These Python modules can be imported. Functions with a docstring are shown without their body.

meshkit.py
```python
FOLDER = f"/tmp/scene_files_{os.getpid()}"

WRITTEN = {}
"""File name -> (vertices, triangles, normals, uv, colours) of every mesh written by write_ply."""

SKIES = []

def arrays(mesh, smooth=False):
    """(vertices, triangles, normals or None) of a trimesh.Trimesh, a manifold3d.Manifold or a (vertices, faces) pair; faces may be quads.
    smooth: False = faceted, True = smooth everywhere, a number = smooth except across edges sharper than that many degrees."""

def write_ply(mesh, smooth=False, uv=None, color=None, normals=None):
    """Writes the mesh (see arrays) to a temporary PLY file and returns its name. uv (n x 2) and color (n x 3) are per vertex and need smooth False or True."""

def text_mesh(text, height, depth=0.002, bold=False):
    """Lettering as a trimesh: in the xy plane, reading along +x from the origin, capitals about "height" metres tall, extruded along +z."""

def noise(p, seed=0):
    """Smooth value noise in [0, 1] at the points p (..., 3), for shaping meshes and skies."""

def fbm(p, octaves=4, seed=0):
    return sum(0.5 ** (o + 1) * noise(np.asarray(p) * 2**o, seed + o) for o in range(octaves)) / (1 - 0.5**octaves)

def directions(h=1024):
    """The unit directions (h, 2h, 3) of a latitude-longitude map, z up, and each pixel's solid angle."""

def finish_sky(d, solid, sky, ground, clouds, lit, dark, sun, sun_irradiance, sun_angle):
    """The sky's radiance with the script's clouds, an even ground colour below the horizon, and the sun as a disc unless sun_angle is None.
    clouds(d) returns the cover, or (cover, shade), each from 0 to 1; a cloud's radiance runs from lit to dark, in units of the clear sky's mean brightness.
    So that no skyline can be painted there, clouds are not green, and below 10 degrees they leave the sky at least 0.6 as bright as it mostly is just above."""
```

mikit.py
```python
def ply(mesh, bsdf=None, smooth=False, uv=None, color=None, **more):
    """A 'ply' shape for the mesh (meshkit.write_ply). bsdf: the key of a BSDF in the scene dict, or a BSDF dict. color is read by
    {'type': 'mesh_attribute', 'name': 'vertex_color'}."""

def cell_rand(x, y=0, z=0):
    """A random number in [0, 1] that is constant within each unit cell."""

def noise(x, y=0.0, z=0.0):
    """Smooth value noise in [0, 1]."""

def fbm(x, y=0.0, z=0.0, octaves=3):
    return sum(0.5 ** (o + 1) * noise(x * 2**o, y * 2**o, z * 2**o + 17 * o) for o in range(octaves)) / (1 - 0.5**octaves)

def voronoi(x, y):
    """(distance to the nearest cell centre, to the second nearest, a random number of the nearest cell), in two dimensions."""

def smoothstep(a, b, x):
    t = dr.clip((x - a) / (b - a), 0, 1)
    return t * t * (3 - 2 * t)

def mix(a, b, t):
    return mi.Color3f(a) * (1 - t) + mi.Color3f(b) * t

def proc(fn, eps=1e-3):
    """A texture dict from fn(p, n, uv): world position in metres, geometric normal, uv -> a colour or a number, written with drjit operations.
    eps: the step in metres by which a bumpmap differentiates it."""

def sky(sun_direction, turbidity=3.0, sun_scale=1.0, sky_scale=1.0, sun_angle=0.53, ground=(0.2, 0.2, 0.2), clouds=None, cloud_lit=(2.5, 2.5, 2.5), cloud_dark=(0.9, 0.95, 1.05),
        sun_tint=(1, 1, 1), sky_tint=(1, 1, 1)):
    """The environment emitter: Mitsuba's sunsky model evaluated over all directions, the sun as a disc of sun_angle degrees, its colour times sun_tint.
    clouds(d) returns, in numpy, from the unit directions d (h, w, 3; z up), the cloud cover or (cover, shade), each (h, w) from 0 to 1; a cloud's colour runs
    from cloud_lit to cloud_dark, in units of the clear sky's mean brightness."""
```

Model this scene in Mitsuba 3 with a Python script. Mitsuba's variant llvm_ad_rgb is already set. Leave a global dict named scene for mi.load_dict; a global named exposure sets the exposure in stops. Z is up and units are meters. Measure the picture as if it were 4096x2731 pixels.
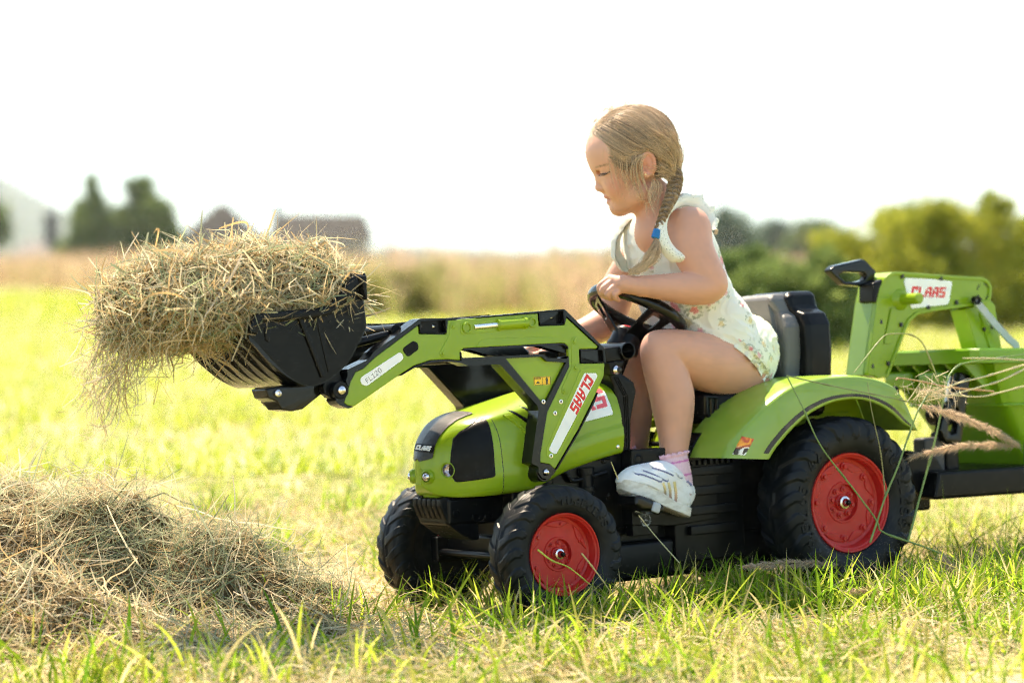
import math
import numpy as np, trimesh, mitsuba as mi, drjit as dr
import mapbox_earcut, manifold3d as m3
from shapely.geometry import Polygon, LineString, Point
from shapely import affinity
from shapely.geometry.polygon import orient
import mikit, meshkit
from mikit import proc, noise, fbm, voronoi, smoothstep, mix

scene, labels = {}, {}
T4 = mi.ScalarTransform4f
# ---------------------------------------------------------------- camera, sky, exposure
CAM_H, PITCH = 0.659, math.radians(1.8987)
HAZE = 2.2e-4
scene['haze_air'] = {'type': 'homogeneous', 'albedo': {'type': 'rgb', 'value': [.87, .94, 1.0]}, 'sigma_t': HAZE}
scene['camera'] = {'type': 'thinlens', 'fov': 23.91, 'fov_axis': 'x', 'aperture_radius': 0.0165, 'focus_distance': 4.46, 'medium': {'type': 'ref', 'id': 'haze_air'}, 'near_clip': 0.05, 'far_clip': 20000.0,
                   'to_world': T4().look_at(origin=[0, 0, CAM_H], target=[0, math.cos(PITCH), CAM_H - math.sin(PITCH)], up=[0, 0, 1])}
SUN = (-0.26, 0.52, 1.0)
scene['sky'] = mikit.sky(SUN, turbidity=4, clouds=lambda d: 0.10 + 0 * d[..., 0], cloud_lit=(2.0, 2.0, 2.0), sky_scale=.95, ground=(.25, .3, .1), sun_tint=(1, .985, .95))
exposure = 3.25

# ---------------------------------------------------------------- materials
def rgb(*c): return {'type': 'rgb', 'value': list(c)}
def srgb(r, g, b): return [((v / 255 + .055) / 1.055) ** 2.4 if v > 10 else v / 255 / 12.92 for v in (r, g, b)]
def mat(name, col, rough=.4, bump=None, **k):
    d = {'type': 'principled', 'base_color': col if isinstance(col, dict) else rgb(*col), 'roughness': rough, **k}
    if bump: d = {'type': 'bumpmap', 'tex': proc(bump[0], eps=bump[2] if len(bump) > 2 else 5e-4), 'scale': bump[1], 'bsdf': d}
    scene[name] = {'type': 'twosided', 'bsdf': d}
VC = {'type': 'mesh_attribute', 'name': 'vertex_color'}
def leaf(name, trans=1.0, rough=.5, col=VC, spec=.5):
    scene[name] = {'type': 'principledthin', 'base_color': col, 'roughness': rough, 'diff_trans': trans, 'spec_trans': 0.0, 'eta': 1.3}
def dusty(base, dust, s=30., amt=.25):
    def f(p, n, uv):
        return mix(base, dust, amt * smoothstep(.45, .8, fbm(p.x * s, p.y * s, p.z * s, 3)))
    return proc(f)
GREEN = (.20, .40, .016)
mat('mat_green', dusty((.205, .31, .006), (.25, .35, .03), 25, .3), .26, specular=.4, clearcoat=.15, clearcoat_gloss=.9)
mat('mat_green_deep', dusty((.23, .34, .003), (.27, .36, .012), 25, .3), .3, specular=.5)
mat('mat_trailer', dusty((.14, .29, .004), (.18, .32, .015), 20, .3), .26, specular=.5)
mat('mat_fender', dusty((.20, .31, .03), (.26, .36, .07), 25, .3), .2, specular=.5, clearcoat=.4, clearcoat_gloss=.92)
mat('mat_black', dusty((.003, .0034, .004), (.011, .0105, .010), 40, .4), .28, specular=.16)
mat('mat_black_gloss', (.003, .0033, .0037), .13, specular=.3)
mat('mat_black_matt', dusty((.0035, .0038, .0045), (.012, .0115, .0105), 60, .4), .4, specular=.14)
mat('mat_tyre', dusty((.0045, .0062, .009), (.022, .02, .017), 35, .4), .42, specular=.2)
mat('mat_red', dusty((.44, .016, .013), (.48, .05, .04), 45, .35), .33, specular=.3)
mat('mat_red_lamp', (.8, .01, .008), .25)
mat('mat_seat', (.095, .095, .095), .42, bump=(lambda p, n, uv: fbm(p.x * 420, p.y * 420, p.z * 420, 2), .0011, 3e-4), specular=.5)
mat('mat_sticker', dusty((.80, .80, .79), (.72, .72, .70), 60, .25), .3)
mat('mat_sticker_red', (.62, .018, .015), .35)
mat('mat_sticker_pink', (.72, .10, .13), .35)
mat('mat_yellow', (.85, .50, .01), .35)
mat('mat_ink', (.02, .02, .02), .5)
mat('mat_ink_grey', (.16, .16, .17), .5)
mat('mat_grey_plastic', dusty((.38, .40, .42), (.32, .33, .34), 60, .5), .4)
scene['mat_chrome'] = {'type': 'twosided', 'bsdf': {'type': 'roughconductor', 'material': 'Cr', 'alpha': .08}}
scene['mat_steel'] = {'type': 'twosided', 'bsdf': {'type': 'roughconductor', 'material': 'Al', 'alpha': .22}}
leaf('mat_grass', 1.25, .4)
leaf('mat_straw', 1.0, .36)
leaf('mat_glint', .5, .16)
leaf('mat_leaf', 1.0, .5)

# ---------------------------------------------------------------- mesh helpers
def tm(v, f): return trimesh.Trimesh(np.asarray(v, float), np.asarray(f, int), process=False)
def cat(ms): return trimesh.util.concatenate([m for m in ms if m is not None])
def man(m):
    a = m.to_mesh(); return tm(a.vert_properties[:, :3], a.tri_verts)
def out(m):
    if m.volume < 0: m.invert()
    return m
def quads(a, b, c, d):
    return np.vstack([np.stack([a, b, c], -1).reshape(-1, 3), np.stack([a, c, d], -1).reshape(-1, 3)])
def grid_faces(nu, nv, cu=False, cv=False):
    i, j = np.meshgrid(np.arange(nu if cu else nu - 1), np.arange(nv if cv else nv - 1), indexing='ij')
    i2, j2 = (i + 1) % nu, (j + 1) % nv
    return quads(i * nv + j, i2 * nv + j, i2 * nv + j2, i * nv + j2)
def rnd(p, r):
    p = p if isinstance(p, Polygon) else Polygon(p).buffer(0)
    q = p.buffer(-r, quad_segs=5).buffer(2 * r, quad_segs=5).buffer(-r, quad_segs=5).simplify(.0002)
    return max(q.geoms, key=lambda g: g.area) if hasattr(q, 'geoms') else q
def inset(r, d):
    a, b = np.roll(r, 1, 0), np.roll(r, -1, 0)
    e1, e2 = r - a, b - r
    e1 = e1 / (np.linalg.norm(e1, axis=1, keepdims=True) + 1e-12); e2 = e2 / (np.linalg.norm(e2, axis=1, keepdims=True) + 1e-12)
    n = np.stack([-(e1 + e2)[:, 1], (e1 + e2)[:, 0]], 1)
    n /= np.linalg.norm(n, axis=1, keepdims=True) + 1e-12
    k = np.clip((n * np.stack([-e1[:, 1], e1[:, 0]], 1)).sum(1), .5, 1)
    return r + n * (d / k)[:, None]
def prism(poly, y0, y1, c=.0015, back=True):
    """the outline (X,Z), holes kept, from Y=y0 to Y=y1, edges chamfered by c"""
    poly = orient(poly if isinstance(poly, Polygon) else Polygon(poly).buffer(0))
    rings = [np.array(r.coords)[:-1] for r in [poly.exterior, *poly.interiors]]
    lay = [(y0, c), (y0 + c, 0), (y1 - c, 0), (y1 - .3 * c, .3 * c), (y1, c)] if c else [(y0, 0), (y1, 0)]
    if c > .005:
        a_ = np.linspace(0, np.pi / 2, 6); lay = [(y0 + c * (1 - math.sin(t)), c * (1 - math.cos(t))) for t in a_[::-1]] + [(y1 - c * (1 - math.sin(t)), c * (1 - math.cos(t))) for t in a_]
    n = sum(map(len, rings)); V, Fs = [], []
    for y, d in lay:
        p = np.vstack([inset(r, d) if d else r for r in rings]); V.append(np.stack([p[:, 0], np.full(n, y), p[:, 1]], 1))
    cap = lambda p: np.array(mapbox_earcut.triangulate_float64(np.ascontiguousarray(p), np.cumsum([len(r) for r in rings]).astype(np.uint32))).reshape(-1, 3)
    Fs.append(cap(V[0][:, [0, 2]]))
    Fs.append(cap(V[-1][:, [0, 2]])[:, ::-1] + n * (len(lay) - 1))
    o = 0
    for r in rings:
        m = len(r); i = np.arange(m)
        for l in range(len(lay) - 1):
            Fs.append(quads(l * n + o + i, (l + 1) * n + o + i, (l + 1) * n + o + (i + 1) % m, l * n + o + (i + 1) % m))
        o += m
    return out(tm(np.vstack(V), np.vstack(Fs)))
def slab(poly, M, t, c=.001):
    """outline in a plane with 3x4 frame M (axes x, y, n columns, then the origin), thickness t along n"""
    m = prism(poly, 0, t, c); v = m.vertices
    m.vertices = v[:, [0]] * M[:, 0] + v[:, [2]] * M[:, 1] + v[:, [1]] * M[:, 2] + M[:, 3]
    return out(m)
def lathe(prof, n=64, close=False):
    """profile (r, y) turned about the y axis"""
    prof = np.asarray(prof, float); a = np.arange(n) * 2 * np.pi / n
    v = np.stack([prof[None, :, 0] * np.cos(a)[:, None], np.broadcast_to(prof[None, :, 1], (n, len(prof))), prof[None, :, 0] * np.sin(a)[:, None]], -1).reshape(-1, 3)
    m = tm(v, grid_faces(n, len(prof), True, close))
    m.remove_unreferenced_vertices()
    return out(m) if abs(m.volume) > 0 else m
def at(m, *p): 
    m = m.copy(); m.apply_translation(p); return m
def rot(m, ax, deg, about=(0, 0, 0)):
    m = m.copy(); m.apply_transform(trimesh.transformations.rotation_matrix(math.radians(deg), ax, about)); return m
def align(m, d, frm=(0, 1, 0)):
    m = m.copy(); m.apply_transform(trimesh.geometry.align_vectors(frm, np.asarray(d, float) / np.linalg.norm(d))); return m
def flipy(m):
    m = m.copy(); m.vertices = m.vertices * [1, -1, 1]; m.invert(); return m
def tube(pts, rad, sides=10, cap=True, flat=1.0):
    p = np.asarray(pts, float); n = len(p); rad = np.broadcast_to(rad, (n,)).astype(float)
    t = np.gradient(p, axis=0); t /= np.linalg.norm(t, axis=1, keepdims=True) + 1e-12
    a = np.cross(t, [0, 0, 1.]) if abs(t[0, 2]) < .9 else np.cross(t, [1., 0, 0])
    a /= np.linalg.norm(a, axis=1, keepdims=True) + 1e-12; b = np.cross(a, t)
    an = np.arange(sides) * 2 * np.pi / sides
    v = p[:, None] + rad[:, None, None] * (np.cos(an)[None, :, None] * a[:, None] + flat * np.sin(an)[None, :, None] * b[:, None])
    f = [grid_faces(n, sides, False, True)]; v = v.reshape(-1, 3)
    if cap:
        i = np.arange(sides); k = len(v); v = np.vstack([v, p[:1], p[-1:]])
        f += [np.stack([np.full(sides, k), i, (i + 1) % sides], 1), np.stack([np.full(sides, k + 1), (n - 1) * sides + (i + 1) % sides, (n - 1) * sides + i], 1)]
    return out(tm(v, np.vstack(f)))
def cyl(a, b, r, n=24, c=.001):
    a, b = np.asarray(a, float), np.asarray(b, float); L = np.linalg.norm(b - a)
    return at(align(lathe([(0, 0), (r - c, 0), (r, c), (r, L - c), (r - c, L), (0, L)], n), b - a), *a)
def rbox(lo, hi, r=.004, seg=8):
    lo, hi = np.asarray(lo, float), np.asarray(hi, float); s = m3.Manifold.sphere(r, seg)
    return man(m3.Manifold.batch_hull([s.translate([x, y, z]) for x in (lo[0] + r, hi[0] - r) for y in (lo[1] + r, hi[1] - r) for z in (lo[2] + r, hi[2] - r)]))
def hull(pts, r=.004, seg=8):
    s = m3.Manifold.sphere(r, seg); return man(m3.Manifold.batch_hull([s.translate(list(map(float, p))) for p in pts]))
def spline(p, n):
    """Catmull-Rom through the points, n samples, even in arc length"""
    p = np.asarray(p, float); q = np.vstack([2 * p[0] - p[1], p, 2 * p[-1] - p[-2]]); o = []
    for i in range(1, len(q) - 2):
        t = np.linspace(0, 1, 16, endpoint=False)[:, None]; a, b, c, d = q[i - 1:i + 3]
        o.append(.5 * (2 * b + (c - a) * t + (2 * a - 5 * b + 4 * c - d) * t ** 2 + (3 * b - a - 3 * c + d) * t ** 3))
    o = np.vstack([*o, p[-1:]]); s = np.r_[0, np.cumsum(np.linalg.norm(np.diff(o, axis=0), axis=1))]
    return np.stack([np.interp(np.linspace(0, s[-1], n), s, o[:, k]) for k in range(o.shape[1])], 1)
def resample(p, n, closed=False):
    p = np.asarray(p, float); p = np.vstack([p, p[:1]]) if closed else p
    s = np.r_[0, np.cumsum(np.linalg.norm(np.diff(p, axis=0), axis=1))]
    return np.stack([np.interp(np.linspace(0, s[-1], n, endpoint=not closed), s, p[:, k]) for k in range(p.shape[1])], 1)

# pose of the toy tractor: X ahead, Y to its left (nearer the camera), Z up, origin under the front axle
TR, TT = np.array([[-0.847036, 0.529051, -0.051326], [-0.530959, -0.846659, 0.035375], [-0.024741, 0.057216, 0.998055]]), np.array([-0.0193, 4.5944, -0.016])
POSE = np.eye(4); POSE[:3, :3] = TR; POSE[:3, 3] = TT
def to_w(p): return np.asarray(p) @ TR.T + TT
def posed(m):
    m = m.copy(); m.apply_transform(POSE); return m

def numbered(key):
    if key not in scene and not any(k.startswith(key + '__') for k in scene): return key
    i = 1
    while f'{key}_{i:03d}' in scene or any(k.startswith(f'{key}_{i:03d}__') for k in scene): i += 1
    return f'{key}_{i:03d}'
def add(key, mesh, m, smooth=32, local=False, color=None, label=None, **k):
    key = numbered(key)
    scene[key] = mikit.ply(posed(mesh) if local else mesh, m, smooth, color=color, **k)
    if label: labels[key] = {'label': label}
    return key
def tag(key, label, category=None, group=None, kind=None):
    d = {'label': label}
    if category: d['category'] = category
    if group: d['group'] = group
    if kind: d['kind'] = kind
    labels[key] = d

# ================================================================ the ground and what stands far behind
NZ = TR[:, 2]
def gz(x, y):
    x, y = np.asarray(x, float), np.asarray(y, float)
    plane = TT[2] - (NZ[0] * (x - TT[0]) + NZ[1] * (y - TT[1])) / NZ[2]
    w = np.exp(-(((x - .35) / 1.3) ** 2 + ((y - 4.75) / .9) ** 2))
    n = meshkit.fbm(np.stack([x * 2.2, y * 2.2, 0 * x], -1), 3, 5) - .5
    far = np.clip((np.hypot(x, y) - 8) / 30, 0, 1)
    return w * (plane - .012) + (1 - w) * (.05 * n * (1 - far)) + .012 * n * w
def field_tex(p, n, uv):
    a = fbm(p.x * 1.6, p.y * 1.6, 3.0, 3); b = fbm(p.x * 22, p.y * 22, 1.0, 3)
    g = mix((.12, .13, .03), (.24, .25, .06), b)
    s = mix((.27, .21, .11), (.50, .41, .24), b)
    return mix(g, s, smoothstep(.42, .62, a * .6 + b * .4))
mat('mat_field', proc(field_tex), .9, bump=(lambda p, n, uv: fbm(p.x * 60, p.y * 60, p.z * 60, 3), .01), specular=.2)
def sheet():
    s = np.linspace(-1, 1, 300); xs = np.sinh(s * 8.6) / np.sinh(8.6) * 4000 + .0
    t = np.linspace(-.55, 1, 380); ys = np.sinh(t * 8.2) / np.sinh(8.2) * 4000 + 4.6
    X, Y = np.meshgrid(xs, ys, indexing='ij')
    return tm(np.stack([X, Y, gz(X, Y)], -1).reshape(-1, 3), grid_faces(300, 380))
add('ground', sheet(), 'mat_field', True)
tag('ground', 'mown meadow soil under cut grass and dry straw', kind='structure')

def hills():
    az = np.linspace(-.9, .9, 260); ds = np.array([1150, 1500, 1800, 2100, 2400, 2800, 3200.])
    A, D = np.meshgrid(az, ds, indexing='ij')
    u = np.tan(A)
    prof = 104 * np.exp(-((u + .245) / .062) ** 2) + 11 + 10 * meshkit.fbm(np.stack([u * 30, 0 * u, 0 * u], -1), 4, 3) * np.clip((u + .3) * 4, .25, 1)
    shape = np.array([0, .25, .45, .7, 1, .8, .3])[None]
    Z = prof * shape * D / 2400 - 2
    return tm(np.stack([D * u, D, Z], -1).reshape(-1, 3), grid_faces(260, 7)[:, ::-1])
mat('mat_hill', proc(lambda p, n, uv: mix((.015, .03, .02), (.04, .06, .035), fbm(p.x * .02, p.y * .02, p.z * .05, 4))), .95, specular=.1)
add('hills', hills(), 'mat_hill', True)
tag('hills', 'pale blue hazy hill ridge far beyond the meadow', kind='structure')

# ---- trees: trunk, limbs and a crown of leaf cards in clumps
mat('mat_bark', proc(lambda p, n, uv: mix((.05, .04, .03), (.14, .11, .085), fbm(p.x * 9, p.y * 9, p.z * 2, 3))), .9, specular=.1)
def leaf_cards(c, size, rng, up=.3):
    n = len(c); a = rng.normal(size=(n, 3)); a /= np.linalg.norm(a, axis=1, keepdims=True)
    b = np.cross(a, rng.normal(size=(n, 3))); b /= np.linalg.norm(b, axis=1, keepdims=True)
    s = (size * rng.uniform(.6, 1.3, n))[:, None]
    v = np.stack([c - a * s, c + b * s * .45, c + a * s, c - b * s * .45], 1).reshape(-1, 3)
    i = np.arange(n) * 4
    return v, quads(i, i + 1, i + 2, i + 3)
def tree(key, x, y, h, lobes, cols, seed, nleaf, size, label, group=None, trunk=.10, category='tree'):
    """lobes: (dx, z centre, rx, rz) of the crown, in metres about the foot"""
    rng = np.random.default_rng(seed); z0 = float(gz(x, y)); V, Fc, Cc = [], [], []; o = 0
    wood = [tube(spline([(x, y, z0 - .1), (x + .02 * h, y, z0 + .4 * h), (x, y, z0 + .8 * h)], 8), np.linspace(trunk, trunk * .35, 8), 8)]
    tot = sum(l[2] * l[3] for l in lobes)
    for dx, zc, rx, rz in lobes:
        c0 = np.array([x + dx, y + rng.uniform(-.3, .3) * rx, z0 + zc])
        wood.append(tube(spline([(x, y, z0 + min(.45 * h, zc * .6)), (x + .6 * dx, y, z0 + .8 * zc), c0], 6), np.linspace(trunk * .45, trunk * .1, 6), 6))
        k = max(10, int(16 * rx * rz / tot * len(lobes) ** .5 * 2)); nl = int(nleaf * rx * rz / tot)
        d = rng.normal(size=(k, 3)); d /= np.linalg.norm(d, axis=1, keepdims=True)
        cc = c0 + d * np.array([rx, rx, rz]) * rng.uniform(.35, .95, (k, 1))
        w = rng.integers(0, k, nl); g = rng.normal(size=(nl, 3)) * np.array([rx, rx, rz]) * .2
        P = cc[w] + g
        v, f = leaf_cards(P, size, rng); V.append(v); Fc.append(f + o); o += len(v)
        t = rng.uniform(0, 1, k)[w] * .6 + rng.uniform(0, .4, nl)
        Cc.append(np.repeat(np.array(cols[0]) * (1 - t[:, None]) + np.array(cols[1]) * t[:, None], 4, 0))
    key = numbered(key)
    scene[key + '__trunk'] = mikit.ply(cat(wood), 'mat_bark', 40)
    scene[key + '__crown'] = mikit.ply(tm(np.vstack(V), np.vstack(Fc)), 'mat_leaf', True, color=np.vstack(Cc))
    tag(key, label, category, group)
    return key
def ax(px, d): return (px - 1176) / 5553 * d        # sideways metres at distance d
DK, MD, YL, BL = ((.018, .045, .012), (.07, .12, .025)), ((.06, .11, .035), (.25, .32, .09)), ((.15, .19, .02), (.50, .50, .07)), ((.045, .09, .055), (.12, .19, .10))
tree('tree', ax(212, 150), 150, 6.0, [(0, 4.2, .8, 1.3), (.5, 3.2, 1.1, 1.2), (-.55, 2.9, 1.1, 1.3), (-.8, 1.5, 1.1, 1.4), (.4, 1.6, 1.3, 1.4), (-1.3, 1.2, 1.1, 1.2), (1.3, 1.2, 1.0, 1.2), (.05, 5.2, .5, .9)], MD, 1, 18000, .17, 'dark pointed tree left of the two dark trees behind the hay')
tree('tree', ax(318, 150), 151, 6.2, [(0, 4.9, .95, 1.3), (.7, 3.6, 1.3, 1.3), (-.6, 3.3, 1.2, 1.4), (1.2, 2.2, 1.1, 1.6), (-.7, 1.6, 1.4, 1.5), (.5, 1.6, 1.6, 1.5), (1.5, 1.1, 1.2, 1.2), (.2, 5.6, .7, .6)], MD, 2, 24000, .17, 'broad dark tree nearer the grey house roofs')
tree('tree', ax(-22, 170), 170, 6.0, [(0, 4.0, 1.4, 1.7), (.7, 3.0, 1.1, 1.6), (-.8, 2.4, 1.4, 1.6)], ((.05, .10, .03), (.2, .26, .08)), 3, 5200, .19, 'pale green tree cut off at the left edge')
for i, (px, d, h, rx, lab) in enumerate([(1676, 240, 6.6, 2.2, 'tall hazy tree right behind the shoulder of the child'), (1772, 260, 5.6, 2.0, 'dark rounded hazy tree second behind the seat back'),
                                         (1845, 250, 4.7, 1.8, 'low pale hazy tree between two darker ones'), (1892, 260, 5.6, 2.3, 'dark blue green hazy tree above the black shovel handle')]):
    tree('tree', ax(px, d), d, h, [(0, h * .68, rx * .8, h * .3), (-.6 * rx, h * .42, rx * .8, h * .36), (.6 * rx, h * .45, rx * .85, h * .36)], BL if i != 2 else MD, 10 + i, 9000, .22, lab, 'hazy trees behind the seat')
# nearer bushes on the right
for i, (px, d, h, rx, c, lab) in enumerate([(1705, 17.5, .76, .44, MD, 'low green bush behind the back of the child'), (1850, 17, .72, .42, MD, 'low green bush behind the grey seat back'),
        (2060, 24, 1.20, .70, YL, 'yellow green bush behind the curved digger arm'), (2225, 22, 1.30, .72, YL, 'tallest yellow green bush above the green trailer'), (2390, 23, 1.1, .7, YL, 'yellow green bush running out of the right edge')]):
    tree('bush', ax(px, d), d, h, [(0, h * .72, rx * .7, h * .26), (-.6 * rx, h * .5, rx * .6, h * .34), (.6 * rx, h * .52, rx * .6, h * .32), (0, h * .25, rx * 1.1, h * .3), (.25 * rx, h * .86, rx * .3, h * .16)],
         c, 30 + i, 11000, .045 if d < 30 else .07, lab, None, .02, 'bush')
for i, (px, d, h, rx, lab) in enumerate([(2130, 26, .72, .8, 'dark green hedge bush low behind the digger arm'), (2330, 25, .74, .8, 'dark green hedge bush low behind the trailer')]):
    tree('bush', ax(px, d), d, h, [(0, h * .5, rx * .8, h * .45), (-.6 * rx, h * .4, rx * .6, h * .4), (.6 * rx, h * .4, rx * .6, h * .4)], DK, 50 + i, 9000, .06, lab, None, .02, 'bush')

for i, (px, d, h, rx, lab) in enumerate([(890, 26.5, .66, .55, 'olive green shrub in the tall grass just right of the bucket'), (1010, 27, .62, .34, 'small olive shrub in the tall grass above the loader arm'), (1345, 24, .60, .30, 'small olive shrub behind the steering wheel')]):
    tree('shrub', ax(px, d), d, h, [(0, h * .6, rx * .7, h * .34), (-.5 * rx, h * .4, rx * .6, h * .36), (.5 * rx, h * .4, rx * .6, h * .36)], ((.20, .20, .06), (.46, .43, .16)), 70 + i, 3600, .045, lab, None, .015, 'shrub')
# ---- far houses
mat('mat_roof', proc(lambda p, n, uv: mix((.014, .012, .012), (.034, .028, .027), noise(p.x * .6, p.y * .6, p.z * 5))), .8, specular=.2)
mat('mat_roof_dark', (.03, .032, .04), .7)
mat('mat_wall', proc(lambda p, n, uv: mix((.22, .21, .20), (.30, .29, .27), fbm(p.x, p.y, p.z, 2))), .9)
mat('mat_brick', (.05, .05, .06), .9)
mat('mat_pane', (.03, .04, .05), .15)
def house(x, y, w, dep, wall, ridge, ridge_w, label, chimney=None, roof='mat_roof', base=0.0, cut=0.0):
    k = numbered('house'); z0 = base
    add(k + '__wall', trimesh.creation.box(extents=(w, dep, wall), transform=trimesh.transformations.translation_matrix((x, y, z0 + wall / 2 - .2))), 'mat_wall', False)
    e = .5; a, b = w / 2 + e, dep / 2 + e; rw = ridge_w / 2
    v = [(x - a, y - b, z0 + wall - .3), (x + a, y - b, z0 + wall - .3), (x + a, y + b, z0 + wall - .3), (x - a, y + b, z0 + wall - .3), (x - rw + cut, y, z0 + ridge), (x + rw + cut, y, z0 + ridge)]
    add(k + '__roof', out(tm(v, [(0, 1, 5), (0, 5, 4), (1, 2, 5), (2, 3, 4), (2, 4, 5), (3, 0, 4), (0, 2, 1), (0, 3, 2)])), roof, False)
    for s in (-.3, 0, .3):
        wn = add(k + '__window', rbox((x + s * w - .5, y - dep / 2 - .06, z0 + wall * .3), (x + s * w + .5, y - dep / 2 + .1, z0 + wall * .7), .02), 'mat_wall', False)
        add(wn + '__pane', trimesh.creation.box(extents=(.84, .04, wall * .4 - .16), transform=trimesh.transformations.translation_matrix((x + s * w, y - dep / 2 - .075, z0 + wall * .5))), 'mat_pane', False)
    if chimney:
        cx, cz, cw = chimney
        ch = add(k + '__roof__chimney', rbox((x + cx - cw / 2, y - cw / 2, z0 + ridge - 1.4), (x + cx + cw / 2, y + cw / 2, z0 + cz), .04), 'mat_brick', 30)
    tag(k, label, 'house')
house(ax(512, 240), 240, 7.4, 7, 3.0, 6.5, .6, 'house with a pointed hipped grey roof behind the hay heap')
house(ax(738, 236), 236, 9.2, 7, 3.0, 5.3, 8.6, 'house with a long low grey roof and a tall chimney', (-4.4, 6.5, .6))
house(ax(100, 200), 200, 4.2, 5, 1.2, 2.4, 2.6, 'small low house with a dark square chimney at the far left', (.7, 4.7, 1.05), 'mat_roof_dark')
# thin far utility pole
add('utility_pole', cyl((ax(893, 180), 180, 0), (ax(893, 180), 180, 3.9), .13, 10), 'mat_bark', 40)
tag('utility_pole', 'thin blurred pole right of the long house roof', 'pole')

# ================================================================ the toy tractor (all in its own frame)
TK = 'toy_tractor'
tag(TK, 'green and black pedal tractor with front loader, ridden by the child', 'toy tractor')
def tp(part, mesh, m, smooth=32, label=None, **k): return add(f'{TK}__{part}', mesh, m, smooth, True, label=label, **k)

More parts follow.
